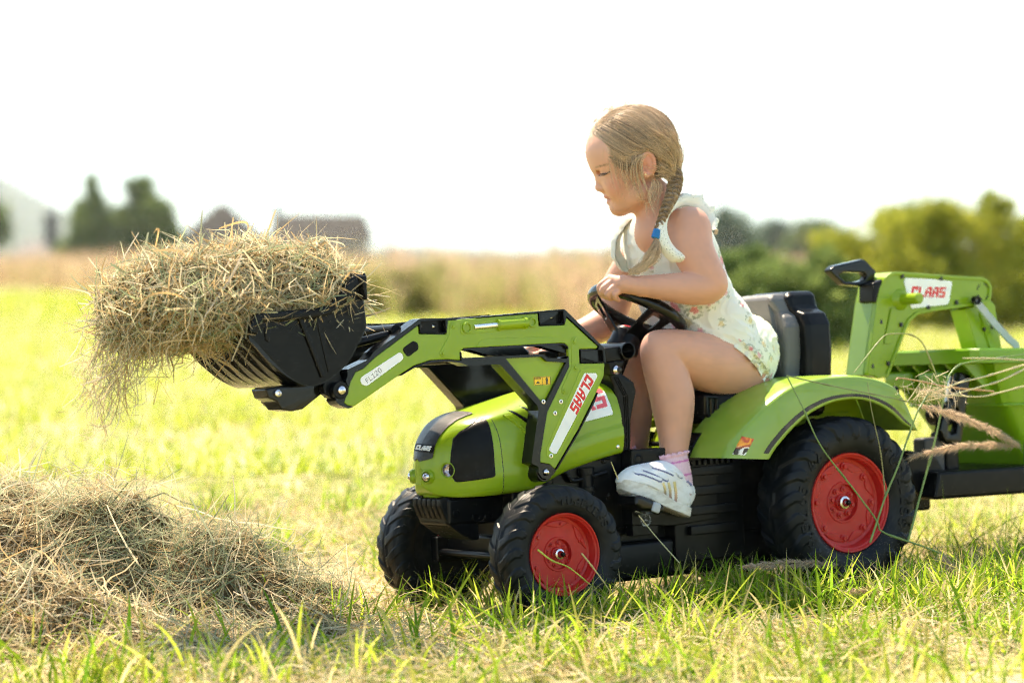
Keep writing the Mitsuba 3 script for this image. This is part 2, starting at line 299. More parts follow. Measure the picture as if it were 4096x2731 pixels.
# ---- wheels: own frame, y outwards
def tyre(r, rr, hw, N, seed=0):
    h = r - rr
    half = [(rr * .985, .62 * hw), (rr + .03 * h, .80 * hw), (rr + .22 * h, .96 * hw), (rr + .48 * h, 1.0 * hw), (rr + .74 * h, .93 * hw), (rr + .88 * h, .80 * hw), (rr + .925 * h, .60 * hw), (rr + .94 * h, .3 * hw), (rr + .945 * h, 0)]
    full = half + [(a, -b) for a, b in half[-2::-1]]
    pr = spline(full, 96); n = 540
    t = np.gradient(pr, axis=0); t /= np.linalg.norm(t, axis=1, keepdims=True)
    nr = np.stack([-t[:, 1], t[:, 0]], 1)
    if nr[48, 0] < 0: nr = -nr
    q = (np.arange(96) - 47.5) / 47.5                      # -1 .. 1 across the section, 0 on the tread's middle
    ph = np.arange(n) * 2 * np.pi / n
    P, Q = np.meshgrid(ph, q, indexing='ij'); aq = np.abs(Q)
    ss = lambda a, b, x: np.clip((x - a) / (b - a), 0, 1) ** 2 * (3 - 2 * np.clip((x - a) / (b - a), 0, 1))
    u = P * N / (2 * np.pi) + np.where(Q > 0, 0, .5) - 1.1 * np.minimum(aq, .5) ** 1.2 * 1.6
    fr = np.abs(u - np.floor(u) - .5)
    lug = (1 - ss(.20, .27, fr)) * ss(.03, .06, aq) * (1 - ss(.60 + .05 * (fr < .12), .645 + .05 * (fr < .12), aq))
    rib = (1 - ss(.085, .10, aq)) * (1 - .45 * (np.abs(np.sin(Q * 95)) > .82))
    hgt = np.maximum(lug, rib * .85) * h * .062 * (1 - .35 * ss(.35, .65, aq))
    R = pr[None, :, 0] + hgt * nr[None, :, 0]; Y = pr[None, :, 1] + hgt * nr[None, :, 1]
    v = np.stack([R * np.cos(P), Y, R * np.sin(P)], -1).reshape(-1, 3)
    m = tm(v, grid_faces(n, 96, True))
    return m if m.volume > 0 else out(m)
def bent_text(s, r, height, y, mid, depth=.0012, spread=1.0):
    """raised letters round the side wall, centred on the angle mid, reading clockwise from outside"""
    ms = []; w = []
    for c in s: w.append(.35 * height if c == ' ' else meshkit.text_mesh(c, height, depth, True).bounds[1][0] * spread + .18 * height)
    a = mid + sum(w) / 2 / r
    for c, wi in zip(s, w):
        if c != ' ':
            g = meshkit.text_mesh(c, height, depth, True); v = g.vertices.copy()
            th = a - (v[:, 0] * spread) / r; rad = r + v[:, 1] - height / 2
            # seen from +y, x runs to the left: mirror the angle
            g.vertices = np.stack([-rad * np.cos(th), y + v[:, 2], rad * np.sin(th)], 1); ms.append(out(g))
        a -= wi / r
    return cat(ms)
def bolt(x, y, z, r, h, m=6): return at(lathe([(0, h), (r * .55, h), (r * .62, h * .8), (r * .62, h * .45), (r, h * .4), (r, -.002), (0, -.002)], 10), x, y, z)
def rim(rr, y1, nb, nh):
    """dish of the wheel, facing +y at y1"""
    k = rr
    pr = [(k * 1.0, y1 - .012), (k * 1.0, y1 + .001), (k * .985, y1 + .003), (k * .955, y1 + .0025), (k * .94, y1 - .001), (k * .905, y1 - .0025), (k * .885, y1 - .010), (k * .875, y1 - .020), (k * .80, y1 - .0225), (k * .42, y1 - .0215), (k * .405, y1 - .0195), (k * .37, y1 - .0195), (k * .355, y1 - .0285), (k * .17, y1 - .0285), (k * .15, y1 - .024), (k * .10, y1 - .024), (0, y1 - .024), (0, y1 - .05), (k * .9, y1 - .05)]
    ms = [lathe(pr, 96)]
    for i in range(nb):                                    # scalloped raised panels between the outer bolts
        a = 2 * np.pi * (i + .5) / nb; w = 2 * np.pi / nb * .44
        o = [(k * .80 * np.cos(t), k * .80 * np.sin(t)) for t in np.linspace(a - w, a + w, 12)] + [(k * (.80 - .16 * np.sin(np.pi * s)) * np.cos(a + w - 2 * w * s), k * (.80 - .16 * np.sin(np.pi * s)) * np.sin(a + w - 2 * w * s)) for s in np.linspace(.06, .94, 12)]
        ms.append(prism(Polygon(o).buffer(0), y1 - .024, y1 - .0195, .0012))
    return cat(ms)
def wheel(part, X, Y, Z, r, rr, hw, N, nb, letters, side=1, spin=0):
    root = numbered(f'{TK}__{part}')
    def put(m): return at(m if side > 0 else flipy(m), X, Y, Z)
    y1 = hw * .74
    def w(n, m, mt, sm=32): return add(f'{root}__{n}', put(m), mt, sm, True)
    w('tyre', rot(tyre(r, rr, hw, N), (0, 1, 0), spin), 'mat_tyre', True)
    for s, a, h in letters: w('lettering', bent_text(s, rr + (r - rr) * .44, (r - rr) * h, hw * .985, math.radians(a), .0026), 'mat_tyre', 25)
    w('rim', rim(rr, y1, nb, 8), 'mat_red', 30)
    for i in range(nb):
        a = 2 * np.pi * (i + .0) / nb + math.radians(spin + 90); w('bolt', bolt(rr * .72 * np.cos(a), y1 - .022, rr * .72 * np.sin(a), rr * .075, rr * .085), 'mat_red')
    for i in range(8):
        a = 2 * np.pi * (i + .3) / 8; w('hub_bolt', bolt(rr * .265 * np.cos(a), y1 - .028, rr * .265 * np.sin(a), rr * .062, rr * .075), 'mat_red')
    w('inner_cover', lathe([(0, -y1 * .5), (rr * .3, -y1 * .5), (rr * .35, -y1 * .8), (rr * .7, -y1 * .75), (rr * .8, -y1 * .9), (rr * .99, -y1 * .95), (rr * .99, -y1 * .3), (0, -y1 * .3)], 48), 'mat_tyre', 30)
    w('axle_cap', lathe([(0, y1 - .004), (rr * .045, y1 - .005), (rr * .075, y1 - .009), (rr * .085, y1 - .014), (rr * .125, y1 - .015), (rr * .13, y1 - .018), (rr * .13, y1 - .03), (0, y1 - .03)], 28), 'mat_chrome')
    w('axle_plug', lathe([(0, y1 - .0005), (rr * .04, y1 - .001), (rr * .058, y1 - .004), (rr * .058, y1 - .012), (0, y1 - .012)], 20), 'mat_black')
    return root
WB = .67
RF, RR = .1275, .1705
wheel('front_wheel', 0, .2, .127, RF, .0765, .041, 19, 6, [('TUBELESS', 62, .30)], 1, 8)
wheel('front_wheel', 0, -.222, .127, RF, .0765, .041, 19, 6, [('TUBELESS', 62, .30)], -1, 3)
wheel('rear_wheel', -WB, .2, .170, RR, .0985, .054, 21, 8, [('TUBELESS', 12, .30), ('9.5 165 R42', 172, .30)], 1, 4)
wheel('rear_wheel', -WB, -.2, .170, RR, .0985, .054, 21, 8, [('TUBELESS', 12, .30)], -1, 0)
for x, z, yy, r in ((0, .127, .17, .012), (-WB, .17, .16, .012)): tp('axle', cyl((x, -yy, z), (x, yy, z), r), 'mat_black')

# ---- block lettering of the maker's mark, drawn by strokes on a 1 high grid
def block_word(word, h, bold=.2, sh=.22, gap=.1):
    L = {'C': ([(0, 0, .82, .26), (0, 0, .3, 1), (0, .74, .82, 1), (.56, .62, .82, 1), (.56, 0, .82, .3)], .82), 'L': ([(0, 0, .28, 1), (0, 0, .78, .24)], .78),
         'A': ([(0, 0, .27, .92), (.53, 0, .82, .92), (.1, .76, .82, 1), (0, .36, .8, .56)], .82), 'S': ([(0, 0, .8, .22), (.53, 0, .8, .6), (0, .4, .8, .6), (0, .4, .27, 1), (0, .78, .8, 1)], .8)}
    x, ps = 0, []
    for c in word:
        from shapely import union_all, box
        g = union_all([box(*b) for b in L[c][0]]); g = g.buffer(-.045, quad_segs=4).buffer(.045, quad_segs=4) if c != 'A' else g.difference(Polygon([(-.1, .5), (-.1, 1.1), (.42, 1.1)])).buffer(0); g = affinity.affine_transform(g, [1, sh, 0, 1, x, 0]); ps.append(affinity.scale(g, h, h, origin=(0, 0))); x += L[c][1] + gap
    return ps, (x - gap) * h
def word_mesh(word, h, M, t=.0008, stretch=1.0):
    ps, w = block_word(word, h); ms = []
    for g in ps:
        g = affinity.affine_transform(g, [stretch, 0, 0, 1, -w * stretch / 2, -h / 2])
        for q in getattr(g, 'geoms', [g]): ms.append(slab(q, M, t, 0))
    return cat(ms)
def frame2(p0, p1, Y):
    """a frame on the plane Y whose x runs from p0 to p1 (X,Z), y up on the side read from +Y (X points left there)"""
    p0, p1 = np.array(p0, float), np.array(p1, float); d = (p1 - p0) / np.linalg.norm(p1 - p0); o = (p0 + p1) / 2
    return np.array([[d[0], d[1], 0, o[0]], [0, 0, 1, Y], [d[1], -d[0], 0, o[1]]])

# ---- loader arms
ARM_Y = .15
OUT = [(.3867,.4854),(.3452,.5005),(.337,.508),(.3328,.5135),(.3207,.521),(.2829,.5411),(.2351,.5691),(.2284,.57),(.1481,.567),(-.0013,.5733),(-.0765,.5759),(-.0807,.5748),(-.1656,.4985),(-.1668,.4706),(-.1633,.4515),(-.1361,.3974),(-.0965,.3421),(-.047,.2808),(-.0364,.2697),(-.0231,.2611),(-.0106,.2644),(-.0027,.2744),(-.0035,.2862),(.0116,.2932),(-.0001,.3457),(-.0104,.3902),(-.0076,.3998),(.0672,.4781),(.0768,.4798),(.137,.4798),(.1516,.4856),(.1689,.4893),(.1877,.4908),(.2145,.4898),(.2495,.4822),(.2874,.4646),(.3197,.4479),(.3731,.419),(.3887,.4165),(.4061,.4232),(.4133,.4315),(.4117,.437),(.3952,.4361),(.3852,.4537),(.3909,.4653),(.3866,.4741)]
PAN = [(.2357,.5588),(.2359,.5422),(.1781,.5394),(.1744,.5645),(-.0214,.5702),(-.0216,.5464),(-.079,.5461),(-.0833,.5608),(-.1519,.5027),(-.1496,.4987),(-.1094,.4998),(-.1078,.4727),(-.1654,.4707),(-.1618,.4467),(-.1366,.4058),(-.0969,.3481),(-.0412,.2789),(-.0291,.2892),(-.009,.2935),(-.0105,.3095),(-.0299,.3855),(-.0842,.4678),(-.0845,.5057),(-.0769,.512),(-.0627,.5133),(.1432,.5125),(.1523,.5055),(.1515,.4908),(.1794,.4939),(.2143,.4941),(.2493,.4857),(.2873,.4668),(.3757,.4192),(.3884,.4217),(.3957,.4271),(.3833,.4558),(.3809,.4625),(.3696,.4801),(.3539,.485),(.3268,.5053)]
SLOT = [(.1475,.5088),(-.071,.5098),(-.0822,.5058),(-.0825,.4866),(-.078,.4832),(-.0355,.4864),(-.0274,.4939),(.1483,.4948),(.1514,.5019)]
TRI = [(.0581,.4907),(-.0244,.4904),(-.0351,.4811),(-.0784,.4767),(-.0259,.4),(-.0203,.4003)]
shell = rnd(OUT, .003); slot = rnd(SLOT, .004)
BOX = [[(.2327,.5651),(.1792,.5663),(.1788,.5415),(.234,.543)], [(-.0249,.5729),(-.0773,.5744),(-.0785,.5478),(-.0234,.548)], [(-.111,.4973),(-.1621,.4974),(-.1634,.4727),(-.1101,.4738)]]
def pol(p): return Polygon(p).buffer(0)
sides = shell.difference(slot).union(rnd(pol(TRI).buffer(.003), .002).difference(slot))
lip = shell.difference(slot).difference(pol(PAN).buffer(.0012)).difference(pol(TRI).buffer(-.001))
for b in BOX: lip = lip.difference(pol(b))
sides = sides.difference(pol(BOX[0]).buffer(-.001)).difference(pol(BOX[1]).buffer(-.001)).difference(pol(BOX[2]).buffer(-.001))
lip = lip.buffer(-.0005).buffer(.0005)
def big(g): return max(g.geoms, key=lambda q: q.area) if hasattr(g, 'geoms') else g
def parts_of(g): return [q for q in getattr(g, 'geoms', [g]) if q.area > 2e-6]
arm = tp('loader_arm', cat([prism(big(sides.buffer(0)), ARM_Y - .036, ARM_Y - .008, .002)] + [prism(q.simplify(.0001), ARM_Y - .009, ARM_Y + .0015, 0) for q in parts_of(lip)]), 'mat_black_gloss', 30)
far_arm = tp('loader_arm', flipy(cat([prism(big(sides.buffer(0)), ARM_Y - .036, ARM_Y, .002)])), 'mat_black_gloss', 30)
panel = rnd(pol(PAN), .0022)
tp('loader_arm__green_panel', prism(panel, ARM_Y - .010, ARM_Y - .0005, .002), 'mat_green', 30)
add(far_arm + '__green_panel', flipy(prism(panel, ARM_Y - .004, ARM_Y + .002, .0015)), 'mat_green', 30, True)
tp('loader_arm__gusset', prism(rnd(pol(TRI), .002), ARM_Y - .03, ARM_Y - .0065, .001), 'mat_green_deep', 30)
# raised relief of the green panel
def relief(pts, r, hgt=.0016, m='mat_green', name='moulding', base=ARM_Y - .003): return tp(f'loader_arm__{name}', prism(rnd(pol(pts), r), base, ARM_Y - .0005 + hgt, .0008), m, 30)
def stroke(pts, w): return LineString(pts).buffer(w, quad_segs=6)
for pts in ([(.1629,.5536),(.1641,.5351),(.1863,.5054)], [(-.0994,.5151),(-.0984,.4662)], [(-.0984,.4662),(-.0873,.448),(-.0721,.4244)]):
    tp('loader_arm__link_plate', prism(stroke(pts, .0085), ARM_Y - .003, ARM_Y + .0008, .0008), 'mat_green', 30)
def hexr(c, r): return Polygon([(c[0] + r * math.cos(a), c[1] + r * math.sin(a)) for a in np.arange(6) * math.pi / 3 + .3])
for c in [(.1629,.5543),(.1863,.5054),(-.0994,.5151),(-.0984,.4662),(-.0721,.4244)]:
    tp('loader_arm__bolt_head', cat([prism(Point(c).buffer(.0068), ARM_Y - .002, ARM_Y + .0016, .0006), prism(hexr(c, .0046), ARM_Y, ARM_Y + .0034, .0005)]), 'mat_green', 25)
relief([(.1186,.5133),(.1084,.5253),(.0932,.5274),(-.0464,.5264),(-.0619,.5234),(-.0712,.5134),(.1432,.5128)], .002, .0010)
relief([(.1472,.5595),(-.0179,.5691),(-.0186,.5442),(.1444,.537),(.1491,.5414)], .003, .0012, name='cylinder_plate')
for c, r in zip([(.135,.5497),(-.0063,.5541)], (.0105, .0095)):
    tp('loader_arm__cylinder_eye', prism(Point(c).buffer(r).difference(Point(c).buffer(r * .62)), ARM_Y - .001, ARM_Y + .004, .0008), 'mat_green', 25)
RODA, RODB, BARA, BARB, EA, EB = [(.1205,.15,.5501),(.0696,.15,.5519),(.0703,.151,.5518),(.0062,.151,.5534),(.1274,.15,.5499),(-.0015,.15,.5538)]
tp('loader_arm__piston_rod', cyl(np.array(RODA) + (0, .001, 0), np.array(RODB) + (0, .001, 0), .0052), 'mat_steel')
tp('loader_arm__cylinder_barrel', cat([cyl(BARA, BARB, .0098), cyl(BARA, np.array(BARA) * .93 + np.array(BARB) * .07, .0112), cyl(np.array(BARA) * .12 + np.array(BARB) * .88, BARB, .0112)]), 'mat_green_deep')
# open boxes with screws
for b, sc in zip(BOX, ([(.2266,.5556),(.1968,.5549)], [(-.0278,.5609),(-.0586,.5622)], [(-.1149,.4856),(-.1451,.4866)])):
    g = rnd(pol(b), .002)
    tp('loader_arm__screw_recess', cat([prism(g.difference(g.buffer(-.0016)), ARM_Y - .02, ARM_Y + .0012, .0004), prism(g.buffer(-.001), ARM_Y - .022, ARM_Y - .0125, 0)]), 'mat_black', 25)
    for c in sc:
        s = at(lathe([(0, .003), (.002, .0027), (.0042, .0012), (.0045, 0), (0, 0)], 14), c[0], ARM_Y - .0126, c[1])
        x = cat([trimesh.creation.box(extents=(.0056, .0012, .0012)), trimesh.creation.box(extents=(.0012, .0012, .0056))])
        k = tp('loader_arm__screw', s, 'mat_chrome'); add(k + '_slot' if False else f'{TK}__loader_arm__screw_cross', at(x, c[0], ARM_Y - .0101, c[1]), 'mat_ink', False, True)
for c in [(-.0226,.4057),(-.0616,.4035),(-.0473,.3828),(-.0334,.3041)]:
    tp('loader_arm__screw', at(lathe([(0, .0006), (.0018, .0012), (.0024, .0018), (.0042, .0016), (.0046, 0), (0, 0)], 14), c[0], ARM_Y - .001, c[1]), 'mat_chrome')
    tp('loader_arm__screw_cross', at(lathe([(0, .0018), (.0016, .0016), (.0018, .0), (0, 0)], 10), c[0], ARM_Y - .001, c[1]), 'mat_ink')
# stickers
tp('loader_arm__sticker', prism(rnd([(.2754,.5128),(.2702,.4993),(.3479,.4544),(.3581,.4568),(.3615,.4649),(.3586,.4704)], .006), ARM_Y - .001, ARM_Y + .0009, .0002), 'mat_sticker', 30, 'white rounded sticker with the grey letters FL120')
relief([(.2493,.5305),(.2403,.5267),(.2383,.5151),(.2616,.5012),(.2739,.5166)], .006, .0016, 'mat_black_matt', 'grip_pad')
g0, g1 = [(.3501,.4614),(.3183,.4816)]
fr_ = frame2(g0, g1, ARM_Y + .0008); tx = meshkit.text_mesh('FL120', 1, .0006); wd = tx.bounds[1][0]; sc_ = np.linalg.norm(np.subtract(g1, g0)) / wd
tx.vertices = tx.vertices * [sc_, sc_ * 1.0, 1] - [wd * sc_ / 2, .42 * sc_, 0]
tx.vertices = tx.vertices[:, [0]] * fr_[:, 0] + tx.vertices[:, [1]] * fr_[:, 1] + tx.vertices[:, [2]] * fr_[:, 2] + fr_[:, 3]
tp('loader_arm__lettering', out(tx), 'mat_ink_grey', False)
STK = [(-.1164,.4538),(-.1424,.453),(-.1464,.4475),(-.0458,.3083),(-.0401,.307),(-.0292,.3142),(-.0303,.3189)]
relief([(-.1111,.4613),(-.1517,.4622),(-.1566,.4566),(-.1535,.4447),(-.056,.3112),(-.0409,.2979),(-.0229,.3039),(-.0237,.3181),(-.1049,.4544)], .004, .0011, 'mat_green_deep', 'sticker_field')
tp('loader_arm__sticker', prism(rnd(STK, .0016), ARM_Y - .001, ARM_Y + .0013, .0002), 'mat_sticker', 30, 'long white slanted sticker with the red word CLAAS')
ca, cb = [(-.0877,.3857),(-.1304,.4471)]
tp('loader_arm__lettering', word_mesh('CLAAS', .0215, frame2(cb, ca, ARM_Y + .0012), .0006, np.linalg.norm(np.subtract(ca, cb)) / block_word('CLAAS', .0215)[1]), 'mat_sticker_red', False)
CAU = [(-.008,.4527),(-.0447,.4521),(-.0443,.4364),(-.0076,.4371)]
cy = ARM_Y - .0062
tp('loader_arm__caution_label', prism(pol(CAU), cy - .001, cy + .0006, .0001), 'mat_yellow', 30, 'small yellow caution label with black symbols')
def on_caution(poly): return slab(poly, CF, .0005, 0)
CF = frame2(CAU[0], CAU[1], cy + .0006); cw = np.linalg.norm(np.subtract(CAU[1], CAU[0])); chh = np.linalg.norm(np.subtract(CAU[2], CAU[1]))
CF[:, 3] = (CF @ np.array([0, -chh / 2, 0, 1])); CF[1, 3] = cy + .0006
from shapely import box as sbox
fig = [sbox(-cw / 2 + .0005, -chh / 2 + .0005, cw / 2 - .0005, chh / 2 - .0005).difference(sbox(-cw / 2 + .0011, -chh / 2 + .0011, cw / 2 - .0011, chh / 2 - .0011)), sbox(-.0003, -chh / 2, .0003, chh / 2),
       Polygon([(-.018, -.010), (-.0075, -.010), (-.0128, -.0005)]).difference(sbox(-.0134, -.0078, -.0122, -.003)).difference(Point(-.0128, -.0089).buffer(.0006)),
       Point(.0125, .0085).buffer(.0022), sbox(.0095, -.003, .0155, .0055), sbox(.0101, -.0122, .0121, -.003), sbox(.0129, -.0122, .0149, -.003)]
fig = [affinity.translate(affinity.scale(g, cw / .047, chh / .0285, origin=(0, 0)), 0, .0006) if i > 1 else g for i, g in enumerate(fig)]
ctx = meshkit.text_mesh('CAUTION', .0042 * cw / .044, .0005, True); cwid = ctx.bounds[1][0]; v = ctx.vertices * [.0165 * cw / .044 / cwid, 1, 1] + [-.0205 * cw / .044, .0038 * cw / .044, 0]
ctx.vertices = v[:, [0]] * CF[:, 0] + v[:, [1]] * CF[:, 1] + v[:, [2]] * CF[:, 2] + CF[:, 3]
tp('loader_arm__caution_print', cat([on_caution(q) for g in fig for q in parts_of(g)] + [out(ctx)]), 'mat_ink', False)
# pivots, cross tubes
PV = [(.4026,.4494)][0]
for s in (1, -1):
    Y = ARM_Y * s
    k = arm if s > 0 else far_arm
    add(k + '__pivot_lug', cat([cyl((PV[0], Y - .03 * s, PV[1]), (PV[0], Y + .004 * s, PV[1]), .0155, 28), prism(rnd([(.4154,.4823),(.3974,.4859),(.3817,.4489),(.3875,.4357),(.4106,.4336),(.4278,.4446),(.4295,.4582)], .004), min(Y - .012 * s, Y - .03 * s), max(Y - .012 * s, Y - .03 * s), .001)]), 'mat_black', 30, True)
    add(k + '__pivot_bolt', at(lathe([(0, .0065), (.004, .006), (.0072, .0042), (.0082, .0015), (.0082, -.01), (0, -.01)], 24) if s > 0 else flipy(lathe([(0, .0065), (.004, .006), (.0072, .0042), (.0082, .0015), (.0082, -.01), (0, -.01)], 24)), PV[0], Y + .004 * s, PV[1]), 'mat_chrome', 30, True)
    FT = [(-.0188,.2745)][0]
    add(k + '__foot_ring', at(lathe([(.0165, .002), (.0175, .001), (.0175, -.03), (.014, -.03), (.0138, -.004), (.0138, .001), (.0142, .002)], 30, True), FT[0], Y - .004 * s, FT[1]), 'mat_black_gloss', 30, True)
    add(k + '__foot_spokes', cat([at(rot(trimesh.creation.box(extents=(.029, .02, .0016)), (0, 1, 0), a), FT[0], Y - .016 * s, FT[1]) for a in (0, 60, 120)] + [cyl((FT[0], Y - .036 * s, FT[1]), (FT[0], Y - .02 * s, FT[1]), .0175)]), 'mat_black', 30, True)
    add(k + '__foot_bolt', at(align(lathe([(0, .011), (.0035, .010), (.006, .007), (.0066, .003), (.0066, -.012), (0, -.012)], 24), (0, s, 0)), FT[0], Y - .002 * s, FT[1]), 'mat_chrome', 30, True)
    add(k + '__foot_stub', cat([cyl((FT[0] + .0, s * .085, FT[1]), (FT[0], s * .118, FT[1]), .019), cyl((FT[0] + .004, s * .06, FT[1]), (FT[0] + .004, s * .09, FT[1]), .024)]), 'mat_black', 30, True)
CT = [(.2227,.13,.5624),(.2248,.13,.5498)]
tp('cross_tube', cyl((OUT[6][0] + .03, -ARM_Y + .03, OUT[6][1] - .018), (OUT[6][0] + .03, ARM_Y - .03, OUT[6][1] - .018), .011), 'mat_black')
p = [(.1252,.5367),(.1337,.4855)]
tp('cross_plate', rbox((p[1][0] - .006, -.118, p[1][1] - .001), (p[1][0] + .03, .118, p[1][1] + .022), .004), 'mat_black')
"""the black link bar that runs from the bucket to the frame between the arms"""
for s in (1, -1):
    tp('tilt_link', tube([(PV[0] - .02, s * .105, PV[1] + .075), (OUT[6][0] - .03, s * .105, OUT[6][1] - .012), (OUT[6][0] - .20, s * .105, OUT[6][1] - .035)], .008, 12), 'mat_black')

# ---- bucket
BSIDE = [(.5707,.5533),(.5669,.567),(.5599,.5828),(.5519,.5886),(.5395,.5904),(.4426,.5931),(.4202,.5979),(.3971,.6127),(.3816,.6306),(.3695,.6467),(.3467,.6501),(.3432,.6266),(.343,.6038),(.3398,.5581),(.3569,.5303),(.378,.5),(.4015,.4799),(.4213,.4682),(.4343,.4632),(.4534,.4597),(.469,.4622),(.4873,.4715),(.5052,.485),(.5316,.5113),(.5548,.5374)]
BS = [(.5707,.5533),(.5548,.5366),(.5317,.5105),(.5053,.4842),(.4873,.471),(.469,.4619),(.4535,.4594),(.4343,.4626),(.4214,.4676),(.4016,.4793),(.378,.4994),(.3569,.5297),(.3398,.5581),(.3413,.598),(.3432,.6266),(.3451,.65)]
path = spline(BS, 120); L_ = np.r_[0, np.cumsum(np.linalg.norm(np.diff(path, axis=0), axis=1))]; s01 = L_ / L_[-1]
tg = np.gradient(path, axis=0); tg /= np.linalg.norm(tg, axis=1, keepdims=True); nrm = np.stack([tg[:, 1], -tg[:, 0]], 1)
if nrm[10, 1] > 0: nrm = -nrm                              # outwards: below, ahead
ys = np.linspace(-.142, .142, 200)
S2, Y2 = np.meshgrid(s01, ys, indexing='ij')
ss = lambda a, b, x: np.clip((x - a) / (b - a), 0, 1) ** 2 * (3 - 2 * np.clip((x - a) / (b - a), 0, 1))
fl = np.cos(2 * np.pi * (Y2 + .142) / .0405)
fl = ss(-.15, .75, fl) * (1 - ss(.12, .36, S2 + .06 * np.abs(np.mod((Y2 + .142) / .0405, 1) - .5))) * ss(.0, .015, S2)
dsp = .0055 * fl
outer = np.stack([path[:, None, 0] + nrm[:, None, 0] * dsp, Y2, path[:, None, 1] + nrm[:, None, 1] * dsp], -1)
inner = np.stack([path[:, None, 0] - nrm[:, None, 0] * .004 + 0 * dsp, Y2, path[:, None, 1] - nrm[:, None, 1] * .004 + 0 * dsp], -1)
n1, n2 = outer.shape[:2]; V = np.vstack([outer.reshape(-1, 3), inner.reshape(-1, 3)]); nn = n1 * n2
fo = grid_faces(n1, n2); edge = np.r_[np.arange(n2), np.arange(1, n1) * n2 + n2 - 1, (n1 - 1) * n2 + np.arange(n2 - 2, -1, -1), np.arange(n1 - 2, 0, -1) * n2]
e2 = np.roll(edge, -1)
bk = tp('bucket', out(tm(V, np.vstack([fo, fo[:, ::-1] + nn, quads(edge, edge + nn, e2 + nn, e2)]))), 'mat_black_gloss', 40)
bs = rnd(BSIDE, .003)
for s in (1, -1):
    pl = prism(bs, .138, .1425, .0015)
    top = LineString([(.5684,.5565),(.5625,.5738),(.5553,.5827),(.5383,.584),(.443,.5869),(.4174,.5922),(.3942,.607),(.377,.6277),(.365,.6415),(.347,.6452)]).buffer(.0085, cap_style=2)
    r1 = Polygon([(.4764,.5803),(.4669,.5813),(.4279,.4755),(.4368,.474)]); r2 = Polygon([(.4415,.586),(.4373,.5861),(.4165,.4854),(.4211,.4823)]); r3 = Polygon([(.5424,.5661),(.5371,.5672),(.5311,.5475),(.5346,.5407),(.5406,.5437)])
    back = Polygon([(.358,.6498),(.3418,.6508),(.3426,.6095),(.3462,.6039),(.3524,.6354),(.3555,.6384)])
    ms = [pl, prism(rnd(top, .002), .1385, .1545, .003), prism(r1, .1405, .1475, .002), prism(r2, .1405, .1445, .001), prism(r3, .1405, .1455, .0015), prism(rnd(back, .002), .138, .160, .003)]
    m = cat(ms); add(bk + '__side_plate', m if s > 0 else flipy(m), 'mat_black', 30, True)
bt = [(.3596,.6504),(.3435,.65)]
add(bk + '__back_rim', rbox((bt[1][0] - .006, -.15, bt[1][1] - .012), (bt[0][0] + .006, .15, bt[1][1] + .006), .004), 'mat_black', 30, True)
BR = [(.5335,.4591),(.5021,.463),(.4135,.4627),(.3831,.4897),(.367,.4889),(.3612,.4485),(.3733,.4349),(.3894,.4357),(.3952,.4475),(.4143,.4499),(.4605,.4198),(.4828,.4169),(.5029,.4208),(.5115,.4354),(.5282,.4433)]
for s in (1,):
    m = prism(rnd(BR, .003), .060, .118, .003); add(bk + '__bracket', m, 'mat_black_gloss', 30, True)
    bb = [(.5105,.4503)][0]
    add(bk + '__bracket_bolt', at(align(lathe([(0, .003), (.003, .003), (.0035, .006), (.0062, .005), (.007, .001), (.007, -.004), (0, -.004)], 20), (0, s, 0)), bb[0], s * .1185, bb[1]), 'mat_chrome', 30, True)

# ---- hood: lofted shell
from scipy.interpolate import PchipInterpolator
HXS = [-.222, -.10, .0, .05, .08, .10, .115, .13, .145, .155, .163, .168]
HOODF = [PchipInterpolator(HXS, c) for c in ([.114, .117, .117, .116, .109, .100, .088, .072, .052, .037, .022, .010], [.088, .088, .088, .087, .084, .078, .068, .054, .039, .027, .016, .007],
         [.296, .272, .240, .237, .236, .236, .236, .237, .240, .245, .254, .264], [.400, .396, .384, .376, .365, .356, .347, .337, .325, .314, .303, .294], [.440, .430, .409, .397, .390, .384, .377, .366, .351, .337, .322, .308])]
def hood_half(X):
    """(half width of the belly, half width at the shoulder, bottom, shoulder height, crown) at X"""
    return [float(f(X)) for f in HOODF]
def hood_ring(X, n=240):
    w, sh, zb, zs, zc = hood_half(X)
    h = [(0, zb), (w * .72, zb), (w * .93, zb + .004), (w, zb + .03), (w * 1.0, zb + .42 * (zs - zb)), (w * .985, zb + .72 * (zs - zb)), (sh + .55 * (w - sh), zs - .002), (sh, zs + .5 * (zc - zs)), (sh * .6, zc - .16 * (zc - zs)), (0, zc)]
    q = Polygon(h + [(-a, b) for a, b in h[-2:0:-1]])
    p = spline(h, 121)
    p = np.vstack([p, (p * [-1, 1])[-2:0:-1]])
    return resample(p, n, True)
hx = np.r_[np.linspace(-.222, .08, 170), np.linspace(.0805, .168, 140)]
hr = np.array([hood_ring(x) for x in hx])
hv = np.concatenate([np.broadcast_to(hx[:, None, None], hr.shape[:2] + (1,)), hr], 2)       # X, Y, Z
hf = grid_faces(len(hx), hr.shape[1], False, True)
k = len(hx) * hr.shape[1]; hl = np.vstack([hv.reshape(-1, 3), [[.1692, 0, .282]]]); last = (len(hx) - 1) * hr.shape[1]; ii = np.arange(hr.shape[1])
hf = np.vstack([hf, np.stack([last + ii, last + (ii + 1) % hr.shape[1], np.full(len(ii), k)], 1)])
hood_m = tm(hl, hf)
c0 = hood_m.triangles_center; nc = hood_m.face_normals
if (nc[:, 1] * c0[:, 1]).sum() < 0: hood_m.invert()
